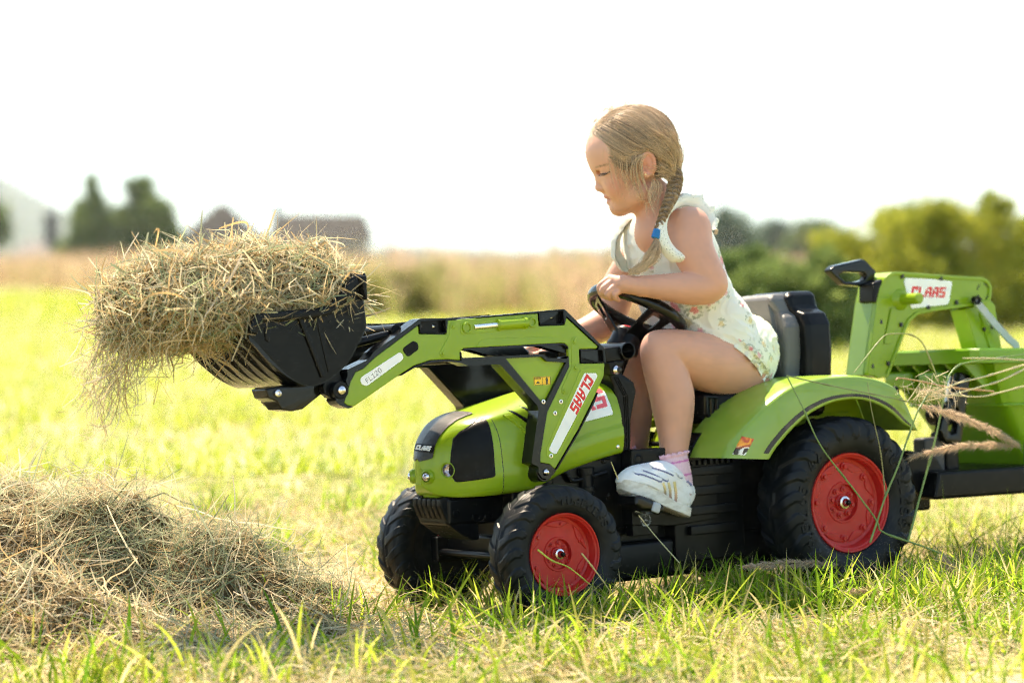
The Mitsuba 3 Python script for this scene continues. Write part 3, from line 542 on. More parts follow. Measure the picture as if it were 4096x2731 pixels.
# crease, vents
vv = hood_m.vertices
crease = np.array([(-.0182,.3053),(-.1098,.3276),(-.1498,.3387),(-.2183,.349)])
zc_ = np.interp(vv[:, 0], crease[::-1, 0], crease[::-1, 1]); hide = (vv[:, 0] < crease[0, 0] + .02)
dz = vv[:, 2] - zc_
push = np.where(hide & (np.abs(vv[:, 1]) > .06), .005 * np.exp(-(np.clip(dz, 0, 1) / .018) ** 2) * (1 / (1 + np.exp(dz * 900))), 0) * np.clip((crease[0, 0] + .02 - vv[:, 0]) / .03, 0, 1)
hood_m.vertices[:, 1] += np.sign(vv[:, 1]) * push
HV = hood_m.vertices.copy(); HN = hood_m.vertex_normals.copy()
def hood_patch(test, off, thick=True):
    """the part of the hood's skin whose vertices pass the test, lifted off it as a plate of its own"""
    ok = test(HV[:, 0], HV[:, 1], HV[:, 2]); f = hood_m.faces[ok[hood_m.faces].all(1)]
    m = tm(HV + HN * off, f); m.remove_unreferenced_vertices(); 
    return m
def in_poly(P, X, Z):
    import shapely
    return shapely.contains_xy(P, X, Z)
# finer skin for plates
fine = hood_m.copy()
SP = rnd([(.0843,.3813),(.0744,.3807),(.0718,.3725),(.0715,.2741),(.0754,.2712),(.1555,.2651),(.1606,.2673),(.1718,.2839),(.1646,.3176),(.1528,.3458),(.1352,.3579)], .004)
from scipy.spatial import cKDTree
fr0 = HV[:, 0] > .09; kd = cKDTree(HV[fr0][:, 1:])
def nose(y, z): i = kd.query([y, z])[1]; return HV[fr0][i], HN[fr0][i]
LAMPS = [(*nose(y, z), r) for y, z, r in ((.060, .2885, .0120), (.026, .277, .0105), (-.026, .277, .0105), (-.060, .2885, .0120))]
hood_cut = hood_m.copy(); hole = np.zeros(len(HV), bool)
for p_, n_, r in LAMPS: hole |= np.linalg.norm(HV - p_, axis=1) < r * 1.12
hood_cut.update_faces(~hole[hood_cut.faces].all(1)); hood_cut.remove_unreferenced_vertices()
hood = tp('hood', hood_cut, 'mat_green', True)
from scipy.interpolate import LinearNDInterpolator
near = (HV[:, 1] > .02) & (HN[:, 1] > .12)
from scipy.interpolate import NearestNDInterpolator
HYL = LinearNDInterpolator(HV[near][:, [0, 2]], HV[near][:, 1]); HYN = NearestNDInterpolator(HV[near][:, [0, 2]], HV[near][:, 1])
def HY(*a):
    y = HYL(*a); return np.where(np.isnan(y), HYN(*a), y)
XE = hx + (.118 - np.array([hood_half(x)[0] for x in hx])) * .62
def conform(poly, lift, m, name, label=None, step=.0025, thick=.0015):
    """a plate of the outline poly (X,Z) laid on the near side of the hood"""
    from shapely import transform
    p = orient(transform(poly, lambda q: np.stack([np.interp(q[:, 0], XE, hx), q[:, 1]], 1))); b = p.bounds
    ext = resample(np.array(p.exterior.coords)[:-1], max(24, int(p.length / step)), True)
    g = np.stack(np.meshgrid(np.arange(b[0], b[2], step), np.arange(b[1], b[3], step), indexing='ij'), -1).reshape(-1, 2)
    import shapely
    g = g[shapely.contains_xy(p.buffer(-step * .6), g[:, 0], g[:, 1])]
    pts = np.vstack([ext, g]); from scipy.spatial import Delaunay
    tri = Delaunay(pts).simplices; cen = pts[tri].mean(1); tri = tri[shapely.contains_xy(p, cen[:, 0], cen[:, 1])]
    y = HY(pts); y = np.where(np.isnan(y), np.nanmean(y), y)
    ne = len(ext); topv = np.stack([pts[:, 0], y + lift, pts[:, 1]], 1); inner = inset(ext, .001); topv[:ne, 0], topv[:ne, 2] = inner[:, 0], inner[:, 1]
    side = np.stack([ext[:, 0], y[:ne] + lift - .0008, ext[:, 1]], 1); low = np.stack([ext[:, 0], y[:ne] - thick, ext[:, 1]], 1)
    V = np.vstack([topv, side, low]); i = np.arange(ne); j = (i + 1) % ne; o1, o2 = len(topv), len(topv) + ne
    a, b_, c = topv[tri[:, 0]], topv[tri[:, 1]], topv[tri[:, 2]]; fl_ = np.cross(b_ - a, c - a)[:, 1] < 0; tri[fl_] = tri[fl_][:, ::-1]
    F_ = np.vstack([tri, quads(i, i + o1, j + o1, j), quads(i + o1, i + o2, j + o2, j + o1)])
    f2 = tm(V, F_); fn = f2.face_normals
    return tp(name, f2, m, 40, label)
conform(SP, .0022, 'mat_black_matt', 'hood__side_grille', 'black side panel of the hood')
conform(rnd([(-.1677,.4151),(-.1951,.4196),(-.1982,.4167),(-.2016,.374),(-.1997,.3713),(-.1282,.3605),(-.1235,.3641),(-.1497,.3906)], .0015), .0009, 'mat_sticker', 'hood__side_sticker', 'white hood sticker with a red letter behind the loader arm')
sa, sb = [(-.0679,.3844),(-.1734,.4016)]
hs_ = word_mesh('CLAAS', .034, frame2(sa, sb, .1), .003, .95); vh = hs_.vertices; yy = HY(vh[:, [0, 2]]); hs_.vertices[:, 1] = yy + .0009 + (vh[:, 1] - .1) * .3
tp('hood__lettering', hs_, 'mat_sticker_pink', False)
for c in ([(.0183,.3948),(-.0281,.3625),(-.0242,.352),(.021,.3922)], [(-.0096,.3999),(-.0418,.3778),(-.0367,.3728),(-.0078,.3968)]):
    conform(pol(c), .0012, 'mat_black', 'hood__vent_slit', step=.002)
for c in ([(.0387,.3852),(.0213,.3861),(.0037,.3631),(-.0213,.3306),(-.0194,.3254),(.0163,.3652)],): conform(rnd(pol(c), .0008), .0026, 'mat_green', 'hood__vent_fin', step=.002)
c = [(-.2076,.3098)][0]; tp('hood__screw', at(lathe([(0, .0018), (.003, .0014), (.0042, 0), (.0042, -.004), (0, -.004)], 16), c[0], float(HY(c[0], c[1])), c[1]), 'mat_chrome')
tp('hood__seam', tube([(c_[0], float(HY(c_[0], c_[1])) + .0001, c_[1]) for c_ in resample([(.0609,.3825),(.0551,.3475),(.0518,.2887),(.0509,.2353)], 24)], .0007, 6), 'mat_ink')
# grille on the nose
def grille(X, Y, Z): return (X > .068) & (Z > .3025 + .22 * np.abs(Y)) & (np.abs(Y) < .036 + .22 * np.clip(.155 - X, 0, .07)) & (HN[:, 0] * .8 + HN[:, 2] * .6 > .18)
gm = hood_patch(grille, .0022)
for _ in range(12):                                        # even out the cut edge
    be = gm.edges[trimesh.grouping.group_rows(gm.edges_sorted, require_count=1)]
    acc = np.zeros_like(gm.vertices); cnt = np.zeros(len(acc)); np.add.at(acc, be[:, 0], gm.vertices[be[:, 1]]); np.add.at(acc, be[:, 1], gm.vertices[be[:, 0]]); np.add.at(cnt, be.ravel(), 1)
    q = cnt == 2; gm.vertices[q] = .5 * gm.vertices[q] + .5 * acc[q] / 2
mat('mat_grille', (.016, .017, .019), .42, bump=(lambda p, n, uv: noise(p.x * 900, p.y * 900, p.z * 900), .00025, 3e-4))
tp('hood__nose_grille', gm, 'mat_grille', True, 'black nose grille with the small white word CLAAS')
BD = [(.0151,.3339),(.0574,.3342),(.0638,.3449),(.0211,.3457)]
from scipy.spatial import cKDTree
bc, bn_ = nose(.013, .3285)
bx_ = np.array([0, -1., 0]); bx_ = np.array([0, 1., 0]) - bn_ * bn_[1]; bx_ /= np.linalg.norm(bx_); by_ = np.cross(bn_, bx_)
if by_[2] < 0: by_ = -by_
if np.dot(np.cross(bx_, by_), bn_) < 0: bx_ = -bx_
BF = np.stack([bx_, by_, bn_, bc + bn_ * .0022], 1)
tp('hood__badge', slab(rnd(sbox(-.0245, -.0075, .0245, .0075), .002), BF, .0022, .0006), 'mat_black_gloss')
tp('hood__badge_lettering', word_mesh('CLAAS', .0095, BF + np.array([[0, 0, 0, bn_[i] * .0022] for i in range(3)]), .001, .98), 'mat_sticker', False)
# head lamps in round pockets sunk into the hood
for p_, n_, r in LAMPS:
    hk = numbered(f'{TK}__hood__headlight')
    add(hk, at(align(lathe([(r * 1.30, -.004), (r * 1.30, .0006), (r * 1.22, .0016), (r * 1.10, .0010), (r * 1.0, -.0015), (r * .93, -.0075), (r * 1.0, -.009)], 36, True), n_), *p_), 'mat_green', 30, True)
    hk2 = numbered(f'{TK}__hood__headlight_reflector'); add(hk2, at(align(lathe([(r * .95, -.0035), (r * .90, -.0050), (r * .62, -.0105), (r * .34, -.0125), (r * .30, -.0090), (r * .12, -.0070), (0, -.0068)], 28), n_), *p_), 'mat_chrome', 30, True)
# nose chin: green lip under the lamps with a dark pocket
tp('hood__chin', hull([(.142, -.024, .24), (.142, .024, .24), (.120, -.028, .216), (.120, .028, .216), (.08, -.05, .238), (.08, .05, .238)], .004), 'mat_green', 30)

# ---- front weights and axle carrier
wp = rnd([(.1759,.2383),(.154,.2328),(.1411,.225),(.1329,.2128),(.1318,.1934),(.1309,.1702),(.1296,.1546),(.1453,.154),(.1669,.1655),(.1881,.1827),(.2003,.2009),(.2079,.2207),(.2071,.234)], .004)
WPX = np.array(wp.exterior.coords); dx = .152 - WPX[:, 0].max()
wp = affinity.translate(wp, dx, 0)
bl = tp('bumper', prism(wp.buffer(-.003), -.050, .050, .003), 'mat_black_matt')
for i, y in enumerate(np.linspace(-.053, .0365, 6)):
    cut = affinity.scale(wp, 1.05, 1.03)
    add(f'{TK}__bumper__weight', prism(cut, y, y + .0165, .003), 'mat_black_matt', 30, True)
tp('bumper__side_box', rbox((-.02, -.056, .182), (.142, .056, .238), .010, 24), 'mat_black')
for c in [(.1223,.2054),(.08,.1942),(.0539,.1941)]: tp('bumper__bolt_head', at(lathe([(.0085, -.002), (.0085, .0012), (.0075, .0022), (.0055, .0022), (.005, .0008), (0, .0008), (0, -.002)], 24), c[0], .056, c[1]), 'mat_black', 25)
tp('front_axle', hull([(.03, -.15, .15), (.03, .15, .15), (-.03, -.15, .15), (-.03, .15, .15), (.03, -.15, .115), (.03, .15, .115), (-.03, -.15, .115), (-.03, .15, .115)], .006), 'mat_black')
tp('front_axle__steering_arm', cat([cyl((.05, -.14, .12), (.05, .14, .12), .007), rbox((-.02, .13, .10), (.06, .155, .15), .004), rbox((-.02, -.155, .10), (.06, -.13, .15), .004)]), 'mat_black')

# ---- chassis and engine
eng = tp('engine_block', rbox((-.235, -.092, .15), (.02, .092, .305), .006), 'mat_black', 30)
for (x, z0, z1, r) in ((-.055, .20, .27, .014), (-.055, .262, .275, .018), (-.145, .195, .268, .015), (-.145, .26, .274, .018), (-.145, .228, .238, .019), (-.055, .222, .232, .018)):
    add(eng + '__filter', cyl((x, .094, z0), (x, .094, z1), r, 20), 'mat_black', 30, True)
add(eng + '__pipe', tube(spline([(-.07, .098, .268), (-.095, .1, .268), (-.108, .1, .252), (-.13, .1, .252), (-.19, .1, .262)], 24), .0045, 8), 'mat_black', 30, True)
add(eng + '__pipe', tube(spline([(-.02, .096, .28), (-.04, .098, .29), (-.2, .098, .288)], 24), .0035, 8), 'mat_black', 30, True)
for x, z in ((-.09, .293), (-.19, .285), (-.105, .213), (-.2, .215), (-.02, .29)): add(eng + '__bolt_head', at(lathe([(.008, -.002), (.008, .002), (.006, .003), (.004, .003), (.004, .005), (0, .005)], 6), x, .092, z), 'mat_black', 20, True)
add(eng + '__pulley', at(lathe([(.018, -.004), (.018, .003), (.015, .004), (.012, .001), (.009, .001), (.008, .005), (0, .005)], 28), -.10, .093, .215), 'mat_black', 30, True)
ch = tp('chassis', cat([rbox((-.60, -.085, .10), (.0, .085, .19), .008), rbox((-.62, -.11, .05), (-.10, .11, .125), .01), rbox((-.80, -.105, .12), (-.42, .105, .305), .008)]), 'mat_black', 30)
# foot well, steps and ribs on the near and the far side
WELL = [(-.233,.3023),(-.2936,.3009),(-.3782,.3009),(-.3882,.3134),(-.4004,.3238),(-.4169,.3265),(-.4446,.3222),(-.4458,.3041),(-.4353,.2709),(-.4368,.237),(-.4339,.1546),(-.3271,.1484),(-.2261,.1568),(-.2298,.2519)]
for s in (1, -1):
    m = prism(rnd(WELL, .004), .085, .125, .003); add(ch + '__foot_well', m if s > 0 else flipy(m), 'mat_black', 30, True)
    for k_ in range(4):
        z = .25 - k_ * .038; m = prism(rnd(sbox(-.475, z - .009, -.36, z + .009), .003), .118, .131, .002); add(ch + '__step_rib', m if s > 0 else flipy(m), 'mat_black', 30, True)
    m = cat([prism(rnd(sbox(-.475 + i * .014, .262, -.467 + i * .014, .272), .001), .118, .134, .001) for i in range(8)]); add(ch + '__step_teeth', m if s > 0 else flipy(m), 'mat_black', 30, True)
for c in [(-.2474,.283),(-.4061,.2812)]: add(ch + '__bolt_head', at(lathe([(.011, -.001), (.011, .001), (.008, .002), (.006, .0005), (0, .0005)], 24), c[0], .125, c[1]), 'mat_black', 25, True)
cr = [(-.2583,.1661)][0]
ck = add(ch + '__crank_ring', at(lathe([(.0125, 0), (.0125, .003), (.0098, .003), (.0098, 0)], 36, True), cr[0], .122, cr[1]), 'mat_grey_plastic', 30, True)
add(ch + '__crank_spokes', cat([at(rot(trimesh.creation.box(extents=(.010, .003, .003)), (0, 1, 0), a_), cr[0] + .0045 * math.cos(math.radians(-a_)), .1235, cr[1] + .0045 * math.sin(math.radians(-a_))) for a_ in (30, 150, 270)]), 'mat_grey_plastic', False, True)
add(ch + '__step_backing', cat([rbox((-.50, .07, .075), (-.33, .119, .285), .004), rbox((-.50, -.119, .075), (-.33, -.07, .285), .004)]), 'mat_black', 30, True)
add(ch + '__crank_plate', rbox((cr[0] - .03, .10, cr[1] - .03), (cr[0] + .03, .1225, cr[1] + .03), .002), 'mat_black', 30, True)
# dash column
DASH = [(-.1981,.4668),(-.2171,.4511),(-.2358,.4502),(-.2651,.4303),(-.2698,.4115),(-.2626,.3897),(-.254,.3606),(-.2494,.2944),(-.2319,.2937),(-.2325,.3545),(-.2208,.4031),(-.2157,.4291)]
tp('dash_column', cat([prism(rnd(DASH, .003), -.10, .10, .004)] + [prism(LineString(np.array([(-.2232,.4416),(-.2433,.4055),(-.2432,.3539),(-.2398,.2987)]) + [d_, 0]).buffer(.0012), .098, .1022, .0008) for d_ in (-.004, .0, .004)]), 'mat_black', 30)

# ---- steering
SC = np.array([-.350, 0, .566]); st = math.radians(30); sn = np.array([-math.sin(st), 0, math.cos(st)]); e1 = np.array([0, 1., 0]); e2 = np.array([math.cos(st), 0, math.sin(st)])
SR = .095
def sw(a, r=SR, h=0): return SC + r * (math.cos(a) * e2 + math.sin(a) * e1) + sn * h
ring = np.array([sw(a) for a in np.linspace(0, 2 * np.pi, 97)[:-1]])
an = np.arange(14) * 2 * np.pi / 14
rv = []
for a in np.linspace(0, 2 * np.pi, 97)[:-1]:
    rd = math.cos(a) * e2 + math.sin(a) * e1
    rv.append([sw(a) + .0098 * math.cos(t) * rd + .0135 * (math.sin(t)) * sn for t in an])
tp('steering_wheel', out(tm(np.array(rv).reshape(-1, 3), grid_faces(96, 14, True, True))), 'mat_black_gloss', True)
HB = SC - sn * .060
for a0 in (90, 205, 330):
    a = math.radians(a0); w = math.radians(17)
    o_, i_ = SC + (SR - .002) * (math.cos(a) * e2 + math.sin(a) * e1) - sn * .004, HB + .022 * (math.cos(a) * e2 + math.sin(a) * e1)
    xd = o_ - i_; Ls = np.linalg.norm(xd); xd /= Ls; td = -math.sin(a) * e2 + math.cos(a) * e1; nd = np.cross(xd, td)
    sp = Polygon([(0, -.02), (Ls, -.031), (Ls, .031), (0, .02)]).difference(rnd(sbox(Ls * .42, -.0105, Ls * .80, .0105), .006))
    tp('steering_wheel__spoke', slab(sp, np.stack([xd, td, nd, i_], 1), .005, .0012), 'mat_black_gloss', 30)
tp('steering_wheel__hub', at(align(lathe([(0, .02), (.026, .018), (.030, .012), (.031, -.012), (.033, -.018), (.033, -.024), (.022, -.03), (0, -.03)], 40), sn), *HB), 'mat_black', 30)
tp('steering_wheel__horn_cap', at(align(lathe([(0, .024), (.010, .0235), (.0185, .020), (.020, .014), (.020, .008), (0, .008)], 32), sn), *(HB + sn * .002)), 'mat_red_lamp', 30, 'red cap in the middle of the steering wheel')
tp('steering_column', cat([cyl(HB - sn * .02, HB - sn * .14, .021), cyl(HB - sn * .09, HB - sn * .2, .03)]), 'mat_black', 30)
# loader mount tube across the tractor with its open end
MT = [(-.2376,.4917)][0]
tp('mount_tube', cat([at(lathe([(.0165, 0), (.0165, .25), (.0148, .2502), (.0140, .249), (.0138, .21), (0, .21), (0, 0)], 32), MT[0], -.125, MT[1])]), 'mat_black_gloss', 30)
tp('mount_tube__end_screw', at(lathe([(0, .004), (.004, .003), (.0055, 0), (0, 0)], 16), MT[0] + .003, .0855, MT[1]), 'mat_chrome', 30)
q = [(-.1879,.4987),(-.225,.5009),(-.2253,.4749),(-.1909,.4719)]
for s in (1, -1):
    m = prism(rnd(q, .002), .095, .118, .002); tp('mount_tube__bracket', m if s > 0 else flipy(m), 'mat_black', 30)
    m = prism(rnd([(-.1927,.4718),(-.2307,.4723),(-.2226,.4612),(-.2049,.4453),(-.1959,.4488)], .002), .10, .122, .002); tp('mount_tube__lower_bracket', m if s > 0 else flipy(m), 'mat_black', 30)
c = [(-.2089,.4564)][0]
tp('mount_tube__bolt', cat([at(lathe([(0, .008), (.004, .0072), (.0066, .005), (.0085, .003), (.009, 0), (.009, -.006), (0, -.006)], 24), c[0], .123, c[1])]), 'mat_chrome', 30)
tp('mount_tube__bolt_cap', at(lathe([(0, .0118), (.003, .0112), (.0052, .008), (.0054, .004), (0, .004)], 20), c[0] - .002, .124, c[1]), 'mat_ink', 30)

# ---- pedals
PC = np.array([(-.2142,.172,.2014)][0])
def pedal(c, s):
    k = numbered(f'{TK}__pedal')
    fwd = np.array([math.cos(.38), 0, math.sin(.38)]); upv = np.array([-math.sin(.38), 0, math.cos(.38)])
    prof = rnd(affinity.scale(Polygon([(-.046, .011), (.03, .013), (.044, .006), (.040, -.012), (.015, -.02), (-.01, -.014), (-.04, -.013), (-.052, -.004)]), .76, .85, origin=(0, 0)), .004)
    m = prism(prof, -.030, .030, .007); v = m.vertices; m.vertices = c + v[:, [0]] * fwd + v[:, [2]] * upv + np.stack([0 * v[:, 0], v[:, 1], 0 * v[:, 0]], 1)
    add(k, out(m), 'mat_black_gloss', 30, True)
    bl_ = rbox((-.026, .026, -.011), (-.008, .034, .008), .003); v = bl_.vertices; bl_.vertices = c + v[:, [0]] * fwd + v[:, [2]] * upv + np.stack([0 * v[:, 0], v[:, 1] * s, 0 * v[:, 0]], 1)
    add(k + '__reflector', out(bl_), 'mat_grey_plastic', 30, True)
    add(k + '__spindle', tube(spline([c + (-.004, s * -.02, -.008), c + (-.01, s * -.036, -.012), (c + np.array([cr[0], s * .118, cr[1]])) / 2 + (0, s * -.006, 0), (cr[0], s * .10, cr[1])], 16), .006, 10), 'mat_steel', 30, True)
pedal(PC, 1); pedal(np.array([cr[0] * 2 - PC[0], -PC[1], cr[1] * 2 - PC[2] + .01]), -1)

# ---- seat
bk0 = [(-.664,.5291),(-.6943,.5487),(-.7016,.5715),(-.7111,.5827),(-.7467,.5885),(-.7882,.5904),(-.803,.589),(-.8113,.5794),(-.813,.5593),(-.8286,.5508),(-.8326,.539),(-.8234,.4179),(-.7765,.4133),(-.6826,.4134)]
sh_ = rnd([(-.6275,.4129),(-.6045,.4096),(-.6076,.5266),(-.6281,.5529),(-.6398,.557),(-.6437,.5727),(-.6558,.5828),(-.6849,.5873),(-.7315,.589),(-.7488,.5866),(-.7537,.5713),(-.7574,.5565),(-.7701,.5524),(-.775,.5385),(-.7676,.4264),(-.7617,.4083),(-.6965,.4116)], .006)
Xb, Xf = -.83, -.735
def seat_back():
    prof = [(.118, .40), (.122, .47), (.118, .525), (.104, .548), (.082, .556), (.074, .566), (.07, .585), (.058, .594)]
    o_ = [(-a, z) for a, z in prof] + [(a, z) for a, z in prof[::-1]]
    poly = rnd(Polygon(o_), .008)
    core = prism(poly, 0, .068, .014)                                       # outline in (Y,Z), thickness along X
    v = core.vertices; lean = (v[:, 2] - .40) * .05
    core.vertices = np.stack([-.744 + v[:, 1] - lean + .012 * np.exp(-((v[:, 2] - .575) / .02) ** 2) * (v[:, 1] > .04), v[:, 0], v[:, 2]], 1)
    return out(core)
def seat_front():
    prof = [(.092, .412), (.098, .47), (.096, .522), (.084, .543), (.068, .553), (.062, .577), (.052, .5905)]
    poly = rnd(Polygon([(-a, z) for a, z in prof] + [(a, z) for a, z in prof[::-1]]), .010)
    core = prism(poly, .05, .096, .012); v = core.vertices; lean = (v[:, 2] - .40) * .05
    core.vertices = np.stack([-.744 + v[:, 1] - lean + (.016 * np.exp(-((v[:, 2] - .578) / .018) ** 2)) - .05 * 0 + .35 * v[:, 0] ** 2 * 3, v[:, 0], v[:, 2]], 1)
    return out(core)
tp('seat', hull([(x, y, z) for x, y in ((-.45, .075), (-.45, -.075), (-.425, .04), (-.425, -.04), (-.70, .115), (-.70, -.115), (-.55, .11), (-.55, -.11)) for z in (.356, .386)], .016, 16), 'mat_black_matt', 30)
tp('seat__backrest', seat_back(), 'mat_black', 30)
tp('seat__backrest_pad', seat_front(), 'mat_seat', 30, 'grey textured seat back pad')
tp('seat__clip', cat([prism(rnd([(-.4301,.3954),(-.4618,.3918),(-.4609,.3483),(-.4356,.3498),(-.4293,.3615)], .002).difference(rnd([(-.4362,.3894),(-.4549,.3872),(-.4538,.3563),(-.4407,.3563),(-.4355,.363)], .002)), .098, .108, .002), prism(rnd([(-.4437,.389),(-.4503,.3886),(-.4501,.3565),(-.4435,.3569)], .002), .10, .106, .001)]), 'mat_black_gloss', 30)
tp('seat_base', cat([rbox((-.66, -.09, .30), (-.46, .09, .33), .006), rbox((-.80, -.10, .33), (-.45, .10, .345), .004), cyl((-.55, 0, .30), (-.55, 0, .35), .085, 40)]), 'mat_green', 30)
tp('rear_body', cat([rbox((-.92, -.09, .30), (-.62, .09, .38), .02), hull([(-.42, y, .285) for y in (-.09, .09)] + [(-.62, y, .285) for y in (-.09, .09)] + [(-.62, y, .325) for y in (-.09, .09)] + [(-.45, y, .325) for y in (-.09, .09)], .006)]), 'mat_green', 30)

# ---- rear mudguards
FO = spline([(-.3693,.278),(-.387,.3054),(-.4089,.3296),(-.4373,.3536),(-.4769,.3792),(-.5222,.4027),(-.5559,.4131),(-.6009,.4204),(-.6347,.4222),(-.6914,.4216),(-.7312,.4169),(-.7653,.4086),(-.7965,.3963),(-.8114,.383),(-.8263,.3598),(-.8373,.3323),(-.8488,.302)], 70)
FI = spline([(-.4697,.269),(-.4844,.2861),(-.5048,.3042),(-.5337,.3262),(-.5682,.3472),(-.5969,.3595),(-.6312,.3693),(-.6654,.3731),(-.6995,.3721),(-.7335,.365),(-.7672,.3506),(-.7923,.334),(-.8089,.3205),(-.8258,.3106),(-.8373,.3054),(-.8482,.3011)], 70)
def fender(s):
    sec = [(1.0, .095), (1.0, .200), (.985, .222), (.94, .238), (.86, .2445), (.5, .247), (.06, .2475), (0, .246), (0, .242), (.3, .2425), (.80, .240), (.90, .228), (.93, .20), (.93, .095)]
    v = np.array([[FI[i] * (1 - f) + FO[i] * f for f, _ in sec] for i in range(70)])
    y = np.broadcast_to(np.array([b for _, b in sec])[None, :, None], v.shape[:2] + (1,))
    V = np.concatenate([v[..., :1], y, v[..., 1:]], 2); n = len(sec)
    Fc = [grid_faces(70, n, False, True)]
    V = V.reshape(-1, 3)
    for r_ in (0, 69):
        b_ = r_ * n; Fc.append(np.array([[b_, b_ + i, b_ + i + 1] for i in range(1, n - 1)])[:, ::(1 if r_ == 0 else -1)])
    m = out(tm(V, np.vstack(Fc)))
    k = tp('mudguard', m if s > 0 else flipy(m), 'mat_fender', 35)
    a, b_ = .10, .22
    st_ = np.array([FI[i] * (1 - f) + FO[i] * f for f, rng in ((a, range(2, 68)), (b_, range(67, 1, -1))) for i in rng])
    q_ = prism(Polygon(st_).buffer(0), .2465, .2483, .0003); add(k + '__stripe', q_ if s > 0 else flipy(q_), 'mat_stripe', 30, True)
    dk = LinearNDInterpolator
    d_ = prism(rnd(Polygon([FI[i] * (1 - f) + FO[i] * f for f, i in ((.62, 1), (.62, 6), (.90, 6), (.90, 1))]), .0005), .2425, .2472, .0002)
    add(k + '__sticker', d_ if s > 0 else flipy(d_), 'mat_swirl', 30, True, label='small dark sticker with orange and white swirls')
    return k
mat('mat_stripe', proc(lambda p, n, uv: mix((.018, .016, .016), (.07, .055, .05), smoothstep(.45, .7, fbm(p.x * 60, p.z * 25, p.y * 10, 3)))), .4)
def swirl(p, n, uv):
    t = fbm(p.x * 60, p.z * 60, 2.0, 2) * 14 + p.z * 260; b = .5 + .5 * dr.sin(t)
    return mix(mix((.01, .01, .015), (.75, .75, .78), smoothstep(.45, .8, b)), mix((.5, .05, .02), (.8, .32, .03), b), smoothstep(.300, .308, p.z - .0))
mat('mat_swirl', proc(swirl), .3)
fender(1); fender(-1)
# under the mudguards the wheel arch
for s in (1, -1):
    m = prism(Polygon(np.vstack([FO * .995 + [-.003, -.002], [(FO[-1][0] + .05, .33), (FO[0][0] - .02, .33)]])).buffer(-.002), .09, .098, .001)
    tp('rear_body__wheel_arch', m if s > 0 else flipy(m), 'mat_green_deep' , 30)

# ---- digger arm at the rear: boom, stick, handle
BM = [(-.897,.4136),(-.9327,.5657),(-.9432,.5944),(-.9588,.6165),(-.9779,.6264),(-.9934,.6273),(-1.1495,.6145),(-1.2361,.6087),(-1.2519,.6019),(-1.2606,.5871),(-1.257,.563),(-1.2451,.5513),(-1.1511,.5439),(-1.0873,.54),(-1.0461,.5343),(-1.0234,.5209),(-1.0097,.5025),(-.9537,.4051)]
boom = rnd(BM, .006)
bo = tp('digger_boom', prism(boom, -.03, .040, .004), 'mat_green', 30)
edge_ = big(boom.difference(boom.buffer(-.0075)))
add(bo + '__edge_flange', prism(edge_, .036, .0445, .0015), 'mat_green', 30, True)
add(bo + '__front_face', prism(rnd([(-.8951,.4137),(-.9309,.5657),(-.9394,.5654),(-.9042,.4132)], .001), -.022, .032, .002), 'mat_fender', 30, True)
for c in ([(-.9375,.5735),(-.9714,.5747),(-.9268,.4144),(-.9007,.4157)], [(-.9728,.5511),(-.9941,.5456),(-.9678,.476),(-.9463,.4769)]): add(bo + '__moulding', prism(rnd(c, .003), .038, .0445, .001), 'mat_green', 30, True)
lg = rnd([(-1.0168,.6134),(-1.0916,.6089),(-1.1451,.6026),(-1.1479,.5977),(-1.1356,.5574),(-1.1289,.5528),(-1.031,.5481),(-1.0255,.5587),(-1.0131,.6041)], .003)
add(bo + '__logo_plate', prism(lg, .036, .0422, .0004), 'mat_sticker', 30, True, label='white logo plate with the red word CLAAS on the digger boom')
la, lb = [(-1.0291,.5842),(-1.1244,.5793)]
add(bo + '__lettering', word_mesh('CLAAS', .0225, frame2(la, lb, .0421), .0006, np.linalg.norm(np.subtract(la, lb)) / block_word('CLAAS', .0225)[1]), 'mat_sticker_red', False, True)
pg = [(-1.0018,.5681)][0]
add(bo + '__peg', at(lathe([(0, .064), (.009, .064), (.0115, .061), (.0125, .012), (.018, .008), (.023, .003), (.024, 0), (0, 0)], 32), pg[0], .038, pg[1]), 'mat_green', 30, True)
add(bo + '__peg', at(flipy(lathe([(0, .05), (.0115, .049), (.0125, .012), (.02, 0), (0, 0)], 28)), pg[0], -.03, pg[1]), 'mat_green', 30, True)
for c in [(-1.0078,.617),(-1.1157,.6092),(-1.1566,.5567),(-1.0761,.5484),(-.9417,.5231),(-.9977,.5148),(-.9123,.4315),(-.9566,.4351)]: add(bo + '__slot', rbox((c[0] - .003, .0385, c[1] - .0045), (c[0] + .003, .0455, c[1] + .0045), .0006), 'mat_ink', False, True)
pj = [(-1.2367,.5781)][0]
add(bo + '__joint_ring', cat([prism(Point(pj).buffer(.018).difference(Point(pj).buffer(.0155)).intersection(Polygon([(pj[0], pj[1]), (pj[0] + .04 * math.cos(a), pj[1] + .04 * math.sin(a)), (pj[0] + .04 * math.cos(a + .9), pj[1] + .04 * math.sin(a + .9))])), .0395, .0415, .0002) for a in (.2, 1.8, 3.4, 5.0)]), 'mat_ink', 30, True)
bp = [(-.9299,.4213)][0]
add(bo + '__round_boss', at(lathe([(0, .004), (.015, .004), (.0165, .002), (.0165, -.002), (0, -.002)], 32), bp[0], .041, bp[1]), 'mat_green', 30, True)
add(bo + '__foot', rbox((bp[0] - .05, -.05, bp[1] - .12), (bp[0] + .05, .05, bp[1] - .035), .006), 'mat_black', 30, True)
SK = [(-1.1917,.5418),(-1.2676,.5586),(-1.28,.5485),(-1.2956,.4429),(-1.256,.4398),(-1.2208,.4487)]
add(bo + '__stick', prism(rnd(SK, .004), -.02, .03, .003), 'mat_green_deep', 30, True)
